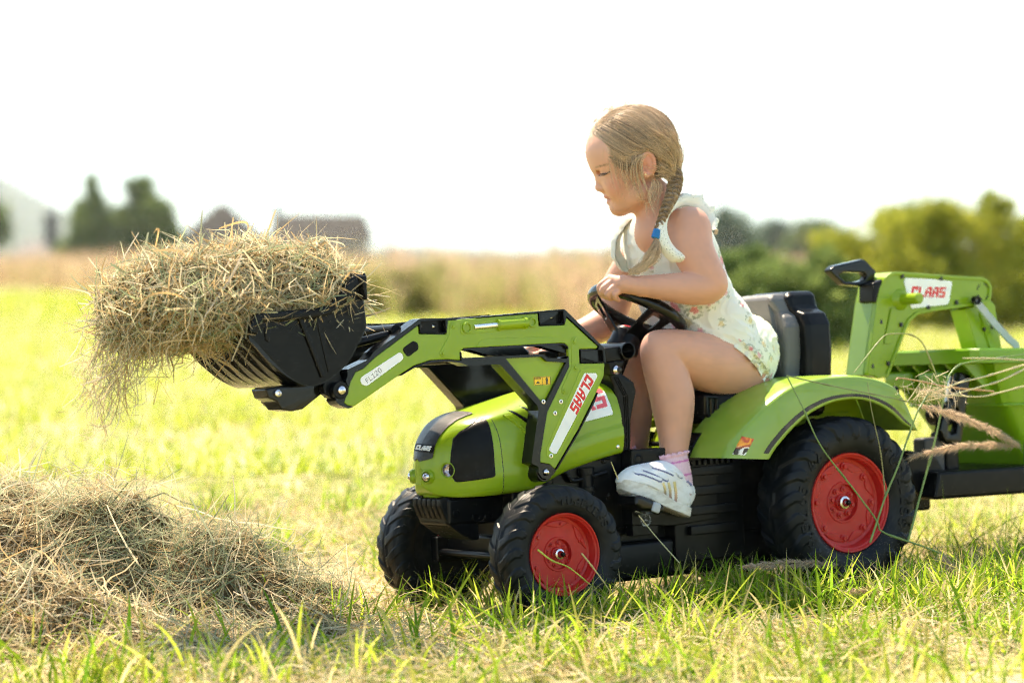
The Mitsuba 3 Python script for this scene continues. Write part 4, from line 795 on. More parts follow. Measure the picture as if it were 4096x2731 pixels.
add(bo + '__stick_rib', prism(rnd([(-1.2304,.5328),(-1.2468,.5346),(-1.2767,.4484),(-1.2571,.4483)], .002), .028, .034, .001), 'mat_green_deep', 30, True)
for c in [(-1.2421,.496),(-1.2659,.4999)]: add(bo + '__slot', rbox((c[0] - .003, .029, c[1] - .004), (c[0] + .003, .0352, c[1] + .004), .0006), 'mat_ink', False, True)
lk = [(-1.1991,.5592),(-1.2525,.5067),(-1.2925,.4712),(-1.3113,.4582),(-1.3157,.4264)]
add(bo + '__link_bar', prism(LineString(lk).buffer(.0085, quad_segs=6), .052, .057, .001), 'mat_grey_plastic', 30, True)
lp = lk[0]
add(bo + '__link_bolt', cat([at(lathe([(.0095, .0), (.0095, .012), (.0055, .012), (.0055, .004), (0, .004), (0, 0)], 24), lp[0], .052, lp[1])]), 'mat_black', 30, True)
# handle: a loop on a stalk
hb = np.array([(-.9473,.01,.565),(-.9491,.01,.591),(-.9373,.01,.5984),(-.9195,.01,.606)])
LP = [(-.836,.6361),(-.8516,.645),(-.9283,.6572),(-.9373,.6542),(-.964,.6312),(-.9592,.6148),(-.9509,.6008),(-.9397,.5988),(-.8761,.604),(-.8702,.607)]; HL = [(-.861,.6232),(-.8761,.6313),(-.9307,.6288),(-.9387,.6211),(-.9308,.6128),(-.9098,.6091),(-.8784,.6115)]
hk = tp('digger_handle', prism(rnd(LP, .004).difference(rnd(HL, .003)), -.011, .011, .0028), 'mat_black_gloss', 30)
add(hk + '__stalk', cat([tube(spline([(-.9398,0,.6012),(-.9466,0,.5925),(-.9478,.005,.5818),(-.9528,.005,.5651)], 14), np.linspace(.012, .011, 14), 12, True), prism(rnd([(-.9256,.6048),(-.9568,.6143),(-.9469,.5854),(-.9362,.5631),(-.9229,.565)], .004), -.004, .043, .004)]), 'mat_black', 30, True)
# hitch bar behind the rear wheel
tp('hitch', cat([rbox((-1.05, -.05, .12), (-.80, .05, .19), .006), prism(rnd([(-.9319,.2554),(-1.0072,.2365),(-1.0326,.1997),(-.9968,.1743),(-.9531,.1636),(-.9317,.2069)], .004), .06, .12, .003)]), 'mat_black', 30)

# ================================================================ trailer behind the tractor
TL = 'toy_trailer'
tag(TL, 'bright green tipping trailer coupled behind the tractor, cut off at the right edge', 'toy trailer')
def tl(part, mesh, m, smooth=32, **k): return add(f'{TL}__{part}', mesh, m, smooth, True, **k)
# tub: rounded rectangle rings from the bottom to the rim, tapering, slightly sloping rim
CX0, CY0 = [(-1.0762,.4583)][0][0], .17
tub = []
def tub_ring(f0, r0, hw, z0, z1, n=96):
    """front X, rear X, half width, height at front and rear"""
    p = rnd(sbox(r0, -hw, f0, hw), .02); q = resample(np.array(p.exterior.coords)[:-1], n, True)
    return np.stack([q[:, 0], q[:, 1] - .0, z0 + (z1 - z0) * (f0 - q[:, 0]) / (f0 - r0)], 1)
FX, RX = CX0, CX0 - .62
zt = [(-1.0762,.4583)][0][1]
levels = [(FX - .215, RX + .06, .112, .175, .165), (FX - .20, RX + .05, .124, .19, .18), (FX - .105, RX + .025, .148, .33, .31), (FX - .100, RX + .025, .152, .335, .315), (FX - .092, RX + .02, .156, .34, .32), (FX - .060, RX + .005, .167, zt - .03, zt - .055)]
rings = [tub_ring(*l) for l in levels]
inner = [tub_ring(f - .005, r + .005, w - .005, a, b) for f, r, w, a, b in levels[::-1]]
rim_ = [tub_ring(FX + .002, RX - .02, .184, zt - .032, zt - .058), tub_ring(FX + .006, RX - .022, .188, zt - .030, zt - .056), tub_ring(FX + .006, RX - .022, .188, zt - .004, zt - .03), tub_ring(FX + .003, RX - .02, .185, zt, zt - .026), tub_ring(FX - .02, RX, .164, zt - .001, zt - .027)]
allr = rings + rim_ + inner
V = np.vstack(allr); n = 96
m = tm(V, grid_faces(len(allr), n, False, True)); mb = tm(np.vstack([rings[0], rings[0].mean(0)]), [[i, (i + 1) % n, n] for i in range(n)])
tb = tl('tub', cat([out(m), mb]), 'mat_trailer', 30)
for y in np.linspace(-.13, .13, 6):
    add(tb + '__front_rib', prism(rnd([(FX - .10, zt - .12), (FX - .004, zt - .03), (FX - .07, zt - .03)], .003), y - .004, y + .004, .001), 'mat_trailer', 30, True)
for i, x in enumerate((FX - .25, FX - .40, FX - .53)):
    add(tb + '__side_rib', hull([(x - .022, .10, .14), (x + .022, .10, .14), (x - .018, .145, .16), (x + .018, .145, .16), (x - .024, .172, zt - .05), (x + .024, .172, zt - .05), (x + .024, .13, zt - .05)], .010, 16), 'mat_trailer', 30, True)
for z0 in (.335,): add(tb + '__step_edge', tube(np.vstack([tub_ring(FX - .098, RX + .02, .1545, z0, z0 - .02), tub_ring(FX - .098, RX + .02, .1545, z0, z0 - .02)[:1]]), .004, 8, False), 'mat_trailer', 30, True)
for y in (-.09, .02): add(tb + '__rim_pocket', rbox((FX - .095, y - .045, zt - .085), (FX - .018, y + .045, zt - .045), .008), 'mat_trailer', 30, True)
# frame, wheels
BZ = [(-.9658,.2005),(-.9629,.1592),(-1.2122,.1852)]
fr = tl('frame', cat([hull([(BZ[0][0] - .01, .12, BZ[0][1]), (BZ[0][0] - .01, .16, BZ[0][1]), (BZ[1][0], .12, BZ[1][1]), (BZ[1][0], .16, BZ[1][1]), (BZ[0][0] - .82, .12, BZ[2][1]), (BZ[0][0] - .82, .16, BZ[2][1]), (BZ[0][0] - .82, .12, BZ[2][1] - .045), (BZ[0][0] - .82, .16, BZ[2][1] - .045)], .008, 12),
                     rbox((BZ[0][0] - .82, -.16, BZ[1][1]), (BZ[0][0] - .78, .16, BZ[0][1] - .01), .008), rbox((BZ[0][0] - .06, -.16, BZ[1][1]), (BZ[0][0] - .0, .16, BZ[0][1] - .01), .008), rbox((BZ[0][0] - .82, -.16, BZ[1][1] + .005), (BZ[0][0], -.12, BZ[0][1] - .005), .008),
                     rbox((BZ[0][0] - .5, -.10, BZ[0][1] - .01), (BZ[0][0] - .12, .10, .19), .006)]), 'mat_black', 30)
add(fr + '__drawbar', hull([(BZ[0][0], y, z) for y in (-.03, .05) for z in (BZ[1][1] + .01, BZ[0][1] - .006)] + [(-.93, y, z) for y in (-.02, .02) for z in (.125, .16)], .006), 'mat_black', 30, True)
add(fr + '__post', rbox((BZ[0][0] - .085, .06, BZ[0][1] - .01), (BZ[0][0] - .03, .10, BZ[0][1] + .075), .006), 'mat_grey_dark', 30, True)
add(fr + '__post', cat([rbox((BZ[0][0] - .125, .05, BZ[0][1] - .01), (BZ[0][0] - .088, .10, BZ[0][1] + .085), .006), cyl((BZ[0][0] - .10, .05, BZ[0][1] + .12), (BZ[0][0] - .10, .10, BZ[0][1] + .12), .022)]), 'mat_black', 30, True)
mat('mat_grey_dark', (.03, .032, .036), .45)
LA = rnd([(-1.0905,.4098),(-1.1183,.4013),(-1.0835,.2618),(-1.0644,.2583),(-1.037,.2671),(-1.0248,.289),(-1.0304,.3074),(-1.0484,.3438),(-1.0677,.3521)], .004).difference(rnd([(-1.0568,.3293),(-1.076,.3352),(-1.0814,.3231),(-1.0691,.2815),(-1.0534,.2802),(-1.048,.2922)], .003))
tl('tip_latch', prism(LA, .095, .118, .004), 'mat_black_gloss', 30)
tl('tip_latch__inner_strap', prism(rnd([(-1.0807,.4032),(-1.0932,.4026),(-1.0631,.2843),(-1.0537,.2848)], .002), .085, .094, .002), 'mat_steel', 30)
for s in (1, -1):
    for x in (BZ[0][0] - .70,):
        wk = numbered(f'{TL}__wheel'); r = .075
        z = float(-(0)) + .075
        pl_ = lambda m: at(m if s > 0 else flipy(m), x, s * .185, z)
        add(wk + '__tyre', pl_(tyre(r, .042, .026, 16)), 'mat_tyre', True, True)
        add(wk + '__rim', pl_(lathe([(.043, .012), (.043, .019), (.038, .019), (.033, .010), (.015, .008), (.012, .016), (0, .016), (0, 0), (.043, 0)], 40)), 'mat_black', 30, True)
        add(wk + '__axle', cyl((x, s * .10, z), (x, s * .19, z), .008), 'mat_black', 30, True)

# ================================================================ the child: one continuous body from a distance field
class Field:
    def __init__(s, lo, hi, h):
        s.lo, s.h = np.asarray(lo, float), h
        s.n = np.ceil((np.asarray(hi) - lo) / h).astype(int) + 1
        s.a = np.full(s.n, .03, np.float32)
    def put(s, fn, lo, hi, k=.01, mode='add'):
        i0 = np.clip(np.floor((np.asarray(lo) - s.lo) / s.h).astype(int), 0, s.n); i1 = np.clip(np.ceil((np.asarray(hi) - s.lo) / s.h).astype(int) + 1, 0, s.n)
        if (i1 <= i0).any(): return
        g = [(s.lo[d] + np.arange(i0[d], i1[d]) * s.h).astype(np.float32) for d in range(3)]
        P = np.stack(np.meshgrid(*g, indexing='ij'), -1)
        d = fn(P).astype(np.float32); sl = tuple(slice(a, b) for a, b in zip(i0, i1)); a = s.a[sl]
        if mode == 'add':
            t = np.maximum(k - np.abs(a - d), 0) / max(k, 1e-6); s.a[sl] = np.minimum(a, d) - t * t * k * .25
        elif mode == 'cut':
            t = np.maximum(k - np.abs(a + d), 0) / max(k, 1e-6); s.a[sl] = np.maximum(a, -d) + t * t * k * .25
        elif mode == 'keep':
            s.a[sl] = np.maximum(a, d)
    def cone(s, a, b, ra, rb, k=.01, mode='add'):
        a, b = np.asarray(a, float), np.asarray(b, float); ab = b - a; L2 = ab @ ab + 1e-12
        def f(P):
            q = P - a.astype(np.float32); t = np.clip(q @ ab.astype(np.float32) / L2, 0, 1)
            return np.linalg.norm(q - t[..., None] * ab.astype(np.float32), axis=-1) - (ra + (rb - ra) * t)
        r = max(ra, rb) + k + .004
        s.put(f, np.minimum(a, b) - r, np.maximum(a, b) + r, k, mode)
    def chain(s, pts, rad, k=.01, n=0):
        if n: q = spline(np.hstack([np.asarray(pts, float), np.asarray(rad, float)[:, None]]), n); pts, rad = q[:, :3], q[:, 3]
        for i in range(len(pts) - 1): s.cone(pts[i], pts[i + 1], rad[i], rad[i + 1], k if i == 0 else min(k, .004))
    def ell(s, c, r, ax=None, k=.01, mode='add'):
        c, r = np.asarray(c, float), np.asarray(r, float); A = (np.eye(3) if ax is None else np.asarray(ax)).astype(np.float32)
        def f(P):
            q = (P - c.astype(np.float32)) @ A.T; k0 = np.linalg.norm(q / r.astype(np.float32), axis=-1); k1 = np.linalg.norm(q / (r * r).astype(np.float32), axis=-1)
            return k0 * (k0 - 1) / np.maximum(k1, 1e-6)
        e = np.sqrt(((A * r[:, None]) ** 2).sum(0)) + k + .004
        s.put(f, c - e, c + e, k, mode)
    def mesh(s, smooth=1, sigma=.5):
        from scipy.ndimage import gaussian_filter
        a = gaussian_filter(s.a, sigma); neg = a < 0; Vs, idx = [], {}
        n = np.array(a.shape) - 1
        c = np.zeros(tuple(n), np.int8)
        for dx in (0, 1):
            for dy in (0, 1):
                for dz in (0, 1): c += neg[dx:n[0] + dx, dy:n[1] + dy, dz:n[2] + dz]
        cells = np.argwhere((c > 0) & (c < 8)); vid = np.full(tuple(n), -1, np.int32); vid[tuple(cells.T)] = np.arange(len(cells))
        acc = np.zeros((len(cells), 3)); cnt = np.zeros(len(cells))
        cor = np.array([[i >> 2 & 1, i >> 1 & 1, i & 1] for i in range(8)])
        val = np.stack([a[tuple((cells + o).T)] for o in cor], 1).astype(float)
        for i in range(8):
            for j in range(i + 1, 8):
                if np.abs(cor[i] - cor[j]).sum() != 1: continue
                x = (val[:, i] < 0) != (val[:, j] < 0); t = val[x, i] / (val[x, i] - val[x, j])
                acc[x] += cor[i] + t[:, None] * (cor[j] - cor[i]); cnt[x] += 1
        V = s.lo + (cells + acc / np.maximum(cnt, 1)[:, None]) * s.h; F_ = []
        for d in range(3):
            o = [1, 2] if d == 0 else [0, 2] if d == 1 else [0, 1]
            sl0 = [slice(None)] * 3; sl1 = [slice(None)] * 3; sl0[d], sl1[d] = slice(0, -1), slice(1, None)
            x = np.argwhere(neg[tuple(sl0)] != neg[tuple(sl1)]); x = x[(x[:, o[0]] > 0) & (x[:, o[1]] > 0) & (x[:, o[0]] < n[o[0]]) & (x[:, o[1]] < n[o[1]]) & (x[:, d] < n[d])]
            sign = neg[tuple(x.T)]; e0, e1_ = np.zeros(3, int), np.zeros(3, int); e0[o[0]] = 1; e1_[o[1]] = 1
            q = [vid[tuple((x - e).T)] for e in (0 * e0, e0, e0 + e1_, e1_)]
            if d == 1: q = q[::-1]
            q = np.stack(q, 1); q[~sign] = q[~sign][:, ::-1]; F_ += [q[:, [0, 1, 2]], q[:, [0, 2, 3]]]
        m = tm(V, np.vstack(F_)); m = m if m.volume > 0 else out(m)
        return m
def mirror(p): p = np.array(p, float); p[..., 1] *= -1; return p
PK = 'person'
tag(PK, 'small blond child in a floral romper sitting on the pedal tractor and holding the wheel', 'person')
tilt = math.radians(20); HF = np.array([-math.cos(tilt), 0, -math.sin(tilt)]); HU = np.array([-math.sin(tilt), 0, math.cos(tilt)]); HL_ = np.array([0, -1., 0]); HA = np.array([HF, HL_, HU])
B = Field((.02, 4.46, .10), (.56, 5.02, 1.0), .0021)
# legs
legN = to_w([(-.5541,.066,.4418),(-.4723,.082,.4558),(-.3866,.092,.4802),(-.3457,.094,.4871),(-.3366,.096,.4653),(-.3498,.102,.411),(-.35,.106,.377),(-.3455,.112,.3263),(-.3378,.118,.2888),(-.3369,.122,.255)]); legR = [.062, .058, .046, .0395, .039, .0425, .0405, .0315, .0262, .027]
legF = to_w([(-.5987,-.066,.4404),(-.5295,-.07,.4438),(-.4264,-.062,.4593),(-.3768,-.06,.4616),(-.3695,-.062,.4409),(-.3727,-.064,.4031),(-.3733,-.068,.368),(-.3784,-.075,.3193),(-.3858,-.085,.2747),(-.3913,-.09,.239)])
B.chain(legN, legR, .012, 34); B.chain(legF, legR, .012, 34)
B.ell(to_w([(-.3263,.094,.493)][0]), (.030, .028, .034), k=.014)
# feet inside the shoes
B.cone(to_w([(-.3425,.124,.2198)][0]), to_w([(-.2252,.136,.2356)][0]), .020, .015, .012)
ff = to_w([(-.3916,-.09,.2434)][0]); B.cone(ff, ff + TR @ np.array([.09, 0, .01]), .022, .016, .012)
# trunk under the clothes
tr_ = to_w([(-.43,.045,.7107),(-.4627,.04,.6277),(-.5078,.042,.5433),(-.5657,.045,.4574)]); trm = (np.asarray(tr_) - TT) @ TR; trf = to_w(mirror(trm))
for t_ in (tr_, trf): B.chain(t_, [.040, .052, .056, .06], .05)
# arms
SN = [(-.4161,.102,.727)][0]
armN = to_w([(-.4151,.102,.727),(-.4074,.12,.6807),(-.4172,.14,.6367),(-.4238,.146,.6107),(-.3873,.138,.6062),(-.3432,.12,.6101),(-.3021,.098,.615)]); armR = [.041, .0395, .0355, .0335, .0315, .0255, .0195]
B.chain(armN, armR, .02, 30)
sF = mirror(SN) + np.array([-.015, .060, -.004])
armF = np.vstack([to_w([sF]), to_w([(-.4068,-.135,.6249),(-.3884,-.15,.5637),(-.3648,-.152,.5442),(-.3125,-.155,.5286),(-.2534,-.155,.5134)])]); B.chain(armF, [.038, .036, .034, .033, .026, .019], .02, 26)
hF = to_w([(-.2248,-.155,.5068),(-.1904,-.155,.5056),(-.1835,-.15,.4953),(-.1913,-.142,.4861)]); B.chain(hF[:2], [.019, .016], .008)
for i, (dy, dz) in enumerate(((-.016, .008), (-.006, .010), (.004, .008), (.013, .002))):
    d_ = TR @ np.array([0, dy, dz]); B.chain(np.array([hF[1], hF[1] * .5 + hF[2] * .5, hF[2], hF[3]]) + d_ + TR @ np.array([.012, 0, 0]) * np.array([[0], [1], [1], [0]]), [.0075, .007, .0065, .0058], .003, 9)
B.chain(hF[0] + np.array([TR @ np.array(p) for p in ((0, .012, -.008), (.02, .026, -.012), (.036, .030, -.014))]), [.009, .0075, .006], .006)
# near hand on the rim
wr = to_w([(-.2917,.098,.6149),(-.2759,.09,.6185),(-.2613,.084,.6205)]); B.chain(wr, [.0195, .0175, .0165], .008)
mcp = to_w([(-.2476,.062,.6338),(-.2482,.071,.6277),(-.2521,.079,.621),(-.2583,.085,.6134)]); pip = to_w([(-.2263,.058,.6197),(-.2254,.068,.6126),(-.2301,.078,.6054),(-.2407,.084,.6011)]); tip_ = to_w([(-.2383,.046,.6004),(-.2433,.054,.5964),(-.2476,.062,.5936),(-.2588,.07,.5909)]); mid_ = to_w([(-.2297,.052,.6086),(-.2307,.062,.6027),(-.2344,.072,.5975),(-.2459,.079,.5943)])
for i in range(4):
    B.chain([wr[2], mcp[i]], [.0145, .0083], .006)
    B.chain([mcp[i], pip[i], mid_[i], tip_[i]], np.array([.0074, .0066, .0060, .0054]) * (1, 1.03, .98, .88)[i], .0008, 12)
B.chain(to_w([(-.2836,.062,.6119),(-.2752,.046,.6043),(-.2658,.04,.5994),(-.2563,.04,.5982)]), [.0105, .009, .0078, .0062], .006)
# neck and head
B.cone([(.2844,4.8,.7871)][0], [(.2959,4.8,.7147)][0], .034, .036, .02)
B.cone([(.2959,4.8,.7161)][0], trm[0] @ TR.T + TT, .036, .036, .04); B.cone([(.2959,4.8,.7161)][0], trf[0], .036, .036, .04)
HX = np.array([(.2396,4.8,.8851)][0])
B.ell(HX, (.0845, .0690, .0760), HA, .02)
B.ell([(.1933,4.8,.8737)][0], (.0430, .0560, .0480), HA, .03)
B.ell([(.2189,4.8,.8269)][0], (.0430, .0500, .0720), HA, .025)
for s in (1, -1):
    w = lambda a, b, c_: np.array(a) + HL_ * 0
    pt = lambda x, y, wv: W_(x, y, wv * s)
    def W_(x, y, wv): return HX + np.array([(x - 578), 0, -(y - 415)]) * .0002849 + HL_ * wv
    B.cone(pt(488, 822, .010), pt(640, 735, .042), .0165, .019, .016)       # jaw
    B.ell(pt(472, 690, .027), (.0250, .0240, .0285), HA, .014)               # cheek
    B.ell(pt(365, 588, .0235), (.0125, .0125, .0085), HA, .007, 'cut')       # eye socket
    B.ell(pt(388, 600, .0245), (.0118, .0120, .0112), HA, .003)              # lidded eye
    B.cone(pt(322, 556, .010), pt(378, 545, .036), .0075, .006, .008)        # brow
    B.ell(pt(366, 706, .0082), (.0068, .0052, .0050), HA, .003)              # nostril wing
    e0 = pt(668, 548, .0655)                                                 # ear
    B.ell(e0, (.0145, .0050, .0245), HA, .004)
    an = np.linspace(-.6, 4.6, 18)
    rim3 = [pt(668 + 46 * math.cos(a_) + (6 if math.sin(a_) < 0 else 0), 545 - 78 * math.sin(a_), .0695) for a_ in an]
    for i in range(17): B.cone(rim3[i], rim3[i + 1], .0037, .0037, .002)
    B.ell(pt(655, 612, .068), (.0075, .0045, .0080), HA, .004)
    B.ell(pt(655, 560, .0725), (.0070, .0045, .0105), HA, .002, 'cut')
pt = lambda x, y, wv: HX + np.array([(x - 578), 0, -(y - 415)]) * .0002849 + HL_ * wv
B.ell(pt(480, 835, 0), (.0155, .0175, .0145), HA, .012)                      # chin
B.cone(pt(350, 590, 0), pt(346, 690, 0), .0070, .0085, .009); B.ell(pt(344, 697, 0), (.0082, .0080, .0070), HA, .004)   # nose
B.cone(pt(350, 708, 0), pt(385, 735, 0), .0035, .0042, .004)
B.ell(pt(398, 758, 0), (.0070, .0105, .0042), HA, .005)                      # lips
B.ell(pt(416, 796, 0), (.0072, .0095, .0048), HA, .005)
body = B.mesh(1)
del B
bv = body.vertices
skin = np.tile(np.array([[.57, .292, .198]]), (len(bv), 1))
fb = meshkit.fbm(bv * 45, 3, 1); skin *= (0.94 + .12 * fb)[:, None]
def blend(col, d, r0, r1, amt):
    t = np.clip((r1 - d) / (r1 - r0), 0, 1); t = (t * t * (3 - 2 * t) * amt)[:, None]; skin[:] = skin * (1 - t) + np.asarray(col) * t
def dseg(a, b):
    a, b = np.asarray(a), np.asarray(b); ab = b - a; t = np.clip(((bv - a) @ ab) / (ab @ ab), 0, 1); return np.linalg.norm(bv - a - t[:, None] * ab, axis=1)
blend((.64, .355, .25), np.linalg.norm(bv - HX, axis=1), .10, .15, .7)
def d2(a, b):
    a, b = np.asarray(a)[[0, 2]], np.asarray(b)[[0, 2]]; ab = b - a; v2 = bv[:, [0, 2]]; t = np.clip(((v2 - a) @ ab) / (ab @ ab + 1e-12), 0, 1); return np.linalg.norm(v2 - a - t[:, None] * ab, axis=1) + np.where(np.abs(bv[:, 1] - HX[1]) < .09, 0, 1)
for s in (1, -1):
    blend((.56, .21, .14), np.linalg.norm(bv - pt(450, 690, s * .045), axis=1), .008, .032, .5)
    blend((.60, .20, .12), np.linalg.norm(bv - pt(668, 545, s * .070), axis=1), .012, .028, .5)
    sd_ = np.where((bv[:, 1] - HX[1]) * -s > 0, 0, 1)
    for q in range(3): blend((.11, .06, .035), d2(pt(318 + q * 26, 562 - q * 7, 0), pt(344 + q * 26, 555 - q * 5, 0)) + sd_, .0006, .0032, .42)
    blend((.40, .19, .13), np.linalg.norm(bv - pt(385, 612, s * .033), axis=1), .002, .011, .35)
blend((.46, .13, .11), d2(pt(372, 764, 0), pt(408, 769, 0)), .0012, .0034, .65); blend((.50, .15, .12), d2(pt(398, 790, 0), pt(416, 785, 0)), .0014, .0036, .6)
blend((.24, .06, .05), d2(pt(388, 778, 0), pt(424, 776, 0)), .0003, .0013, .75)
for s in (1, -1): blend((.36, .14, .085), np.linalg.norm((bv - pt(655, 562, s * .0725)) / [1, .7, 1.5], axis=1), .003, .009, .6)
for i in range(3): blend((.36, .17, .10), dseg((pip[i] + pip[i + 1]) / 2, (mid_[i] + mid_[i + 1]) / 2), .0015, .0055, .7)
blend((.52, .23, .15), np.linalg.norm(bv - pt(340, 700, 0), axis=1), .004, .014, .35)
for kn in ([(.2657,4.6951,.4814)][0],): blend((.46, .20, .13), np.linalg.norm(bv - kn, axis=1), .006, .035, .55)
mat('mat_skin', VC, .46, bump=(lambda p, n, uv: fbm(p.x * 900, p.y * 900, p.z * 900, 2), .00012, 3e-4), specular=.35, sheen=.35)
add(f'{PK}__body', body, 'mat_skin', True, color=skin)
# eyes: dark lash line and a glimpse of the eye under the lid
for s in (1, -1):
    l = []
    for (x_, y_) in ((349, 604), (358, 609), (372, 610), (388, 606), (402, 599), (410, 592)):
        p_ = pt(x_, y_, 0); nearv = bv[(np.hypot(bv[:, 0] - p_[0], bv[:, 2] - p_[2]) < .0026) & (bv[:, 1] * -s > p_[1] * -s)]
        l.append([p_[0], (nearv[:, 1].min() if s > 0 else nearv[:, 1].max()) - s * .0004, p_[2]])
    l = np.array(l)
    add(f'{PK}__eyelash', tube(spline(l, 14), np.r_[np.linspace(.0008, .0013, 8), np.linspace(.0013, .0006, 6)], 6), 'mat_lash', True)
    add(f'{PK}__eyelash_tuft', cat([tube(np.array([q_, q_ + HF * .0035 + np.array([0, 0, -.0022]) + HL_ * s * .0015, q_ + HF * .0068 + np.array([0, 0, -.0016]) + HL_ * s * .0022]), [.0004, .0003, .00012], 4) for q_ in spline(l, 11)[1:]]), 'mat_lash', True)
    q = cyl(pt(652, 616, s * .0735), pt(652, 616, s * .0752), .0013, 12, .0003)
    add(f'{PK}__earring', q, 'mat_gold', 30)
mat('mat_lash', (.03, .018, .012), .6)
scene['mat_gold'] = {'type': 'twosided', 'bsdf': {'type': 'roughconductor', 'material': 'Au', 'alpha': .15}}

# ---- clothes
def cloth_colors(v, seed, base=(.74, .73, .66), flowers=None):
    """cream cotton with printed sprigs of roses, given by centres and radii on the cloth"""
    c = np.tile(np.array([base]), (len(v), 1)); c *= (.97 + .06 * meshkit.fbm(v * 60, 2, 3))[:, None]
    lv = (v - TT) @ TR
    for (ctr, r, kind) in flowers or []:
        lc = (np.asarray(ctr) - TT) @ TR
        for _ in range(3):
            dd_ = np.hypot((lv[:, 0] - lc[0] - .62 * (lv[:, 1] - lc[1])), lv[:, 2] - lc[2]) - .08 * (lv[:, 1] - lc[1])
        ctr = v[np.argmin(dd_)]; q = v - np.asarray(ctr); d = np.linalg.norm(q, axis=1); m_ = d < r * 1.9
        if not m_.any(): continue
        qq, dd = q[m_], d[m_]; an_ = np.arctan2(qq[:, 2], qq[:, 0] * 1.0); w = meshkit.fbm(v[m_] * 260, 2, seed)
        edge = r * (.82 + .14 * np.cos(5 * an_ + w * 3)) * (.85 + .3 * w)
        pet = .5 + .5 * np.sin(dd / r * 13 + 3 * an_ + 5 * w)
        cc = c[m_]
        col = np.array({'rose': (.60, .17, .18), 'pink': (.62, .26, .27), 'gold': (.60, .46, .20)}[kind]); col2 = np.array({'rose': (.72, .36, .35), 'pink': (.75, .48, .46), 'gold': (.72, .64, .44)}[kind])
        t = np.clip((edge - dd) / (r * .12), 0, 1)[:, None]; cc = cc * (1 - t) + t * (col * (1 - pet[:, None]) + col2 * pet[:, None])
        lf = (meshkit.fbm(v[m_] * 190 + 7, 2, seed + 4) > .56) & (dd > edge) & (dd < r * 1.75); cc[lf] = cc[lf] * .42 + .58 * np.array([.25, .28, .18])
        c[m_] = cc
    return c
def fold(m, amp, f, seed, stretch=(1, 1, .35)):
    m = m.copy(); v = m.vertices; n = meshkit.fbm(v * f * np.asarray(stretch) + 3 * meshkit.fbm(v * 9, 2, seed)[:, None], 3, seed) - .5
    rg = 1 - np.abs(n * 4); m.vertices = v + m.vertex_normals * (amp * (n + .35 * np.clip(rg, 0, 1) ** 3))[:, None]; return m
mat('mat_cotton', VC, .85, bump=(lambda p, n, uv: noise(p.x * 1500, p.y * 1500, p.z * 1500), .00025, 2e-4), specular=.1, sheen=.4)
D = Field((.18, 4.55, .40), (.52, 5.0, .80), .0024)
bl = [(-.4243,.048,.721),(-.4431,.053,.671),(-.4587,.052,.6186),(-.484,.054,.5655),(-.5037,.058,.5315),(-.5118,.062,.5014)]; bR = [.050, .057, .062, .062, .069, .070]
for t_ in (bl, mirror(bl)): D.chain(to_w(t_), bR, .055, 20)
D.ell(to_w([np.array(bl[5]) * (1, 0, 1)])[0], (.075, .080, .045), k=.04)
D.ell([(.3224,4.855,.6808)][0], (.068, .080, .070), k=.05)
D.cone([(.2945,4.8,.7189)][0], [(.2574,4.8,.7871)][0], .036, .055, .006, 'cut')     # neck opening
D.cone(to_w([bl[5]])[0] + (0, 0, -.12), to_w([bl[5]])[0] + (0, 0, -.10), .2, .055, .004, 'cut')
blouse = D.mesh(1); del D
blouse = fold(blouse, .009, 26, 5, (1, 1, .4))
FL = [([(.3224,4.7117,.57)][0], .0165, 'rose'), ([(.3595,4.7309,.5636)][0], .011, 'rose'), ([(.3883,4.7502,.5821)][0], .0125, 'pink'), ([(.4204,4.8043,.5968)][0], .008, 'pink'), ([(.4163,4.8296,.659)][0], .013, 'pink'), ([(.4294,4.8483,.6416)][0], .010, 'pink'), ([(.3479,4.722,.54)][0], .012, 'gold'), ([(.4736,4.8338,.5415)][0], .010, 'gold'),
      ([(.2744,4.7048,.6505)][0], .009, 'pink'), ([(.4564,4.8369,.5719)][0], .007, 'rose'), ([(.3263,4.7177,.5358)][0], .009, 'pink'), ([(.4116,4.771,.5345)][0], .007, 'gold'), ([(.371,4.7447,.5223)][0], .008, 'pink')]
add(f'{PK}__blouse', blouse, 'mat_cotton', True, color=cloth_colors(blouse.vertices, 3, flowers=FL), label='cream sleeveless floral top')
D = Field((.24, 4.55, .34), (.56, 5.02, .60), .0024)
for t_ in ([(-.5641,.045,.4681),(-.5251,.072,.4535),(-.501,.078,.4528)], mirror([(-.5641,.045,.4681),(-.5251,.072,.4535),(-.501,.078,.4528)])): D.chain(to_w(t_), [.074, .073, .069], .05, 8)
D.ell([(.4468,4.9205,.4995)][0], (.078, .08, .045), k=.04)
shorts = D.mesh(1); del D
HC0, hn = [(.4461,4.8352,.4674)][0], None
hx_ = to_w([(-.4874,.07,.5178)][0]) - to_w([(-.5933,.07,.4152)][0]); hx_ /= np.linalg.norm(hx_); hy_ = TR[:, 1] - hx_ * (TR[:, 1] @ hx_); hy_ /= np.linalg.norm(hy_); hn = np.cross(hx_, hy_)
if hn[0] > 0: hn = -hn
shorts = fold(shorts, .014, 30, 9, (1, 1, .6))
keep = (shorts.vertices - HC0) @ hn < .004
lo_ = (shorts.vertices - TT) @ TR; keep |= (lo_[:, 1] < .0) & (lo_[:, 0] < -.47)
shorts.update_faces(keep[shorts.faces].all(1)); shorts.remove_unreferenced_vertices()
rngF = np.random.default_rng(4)
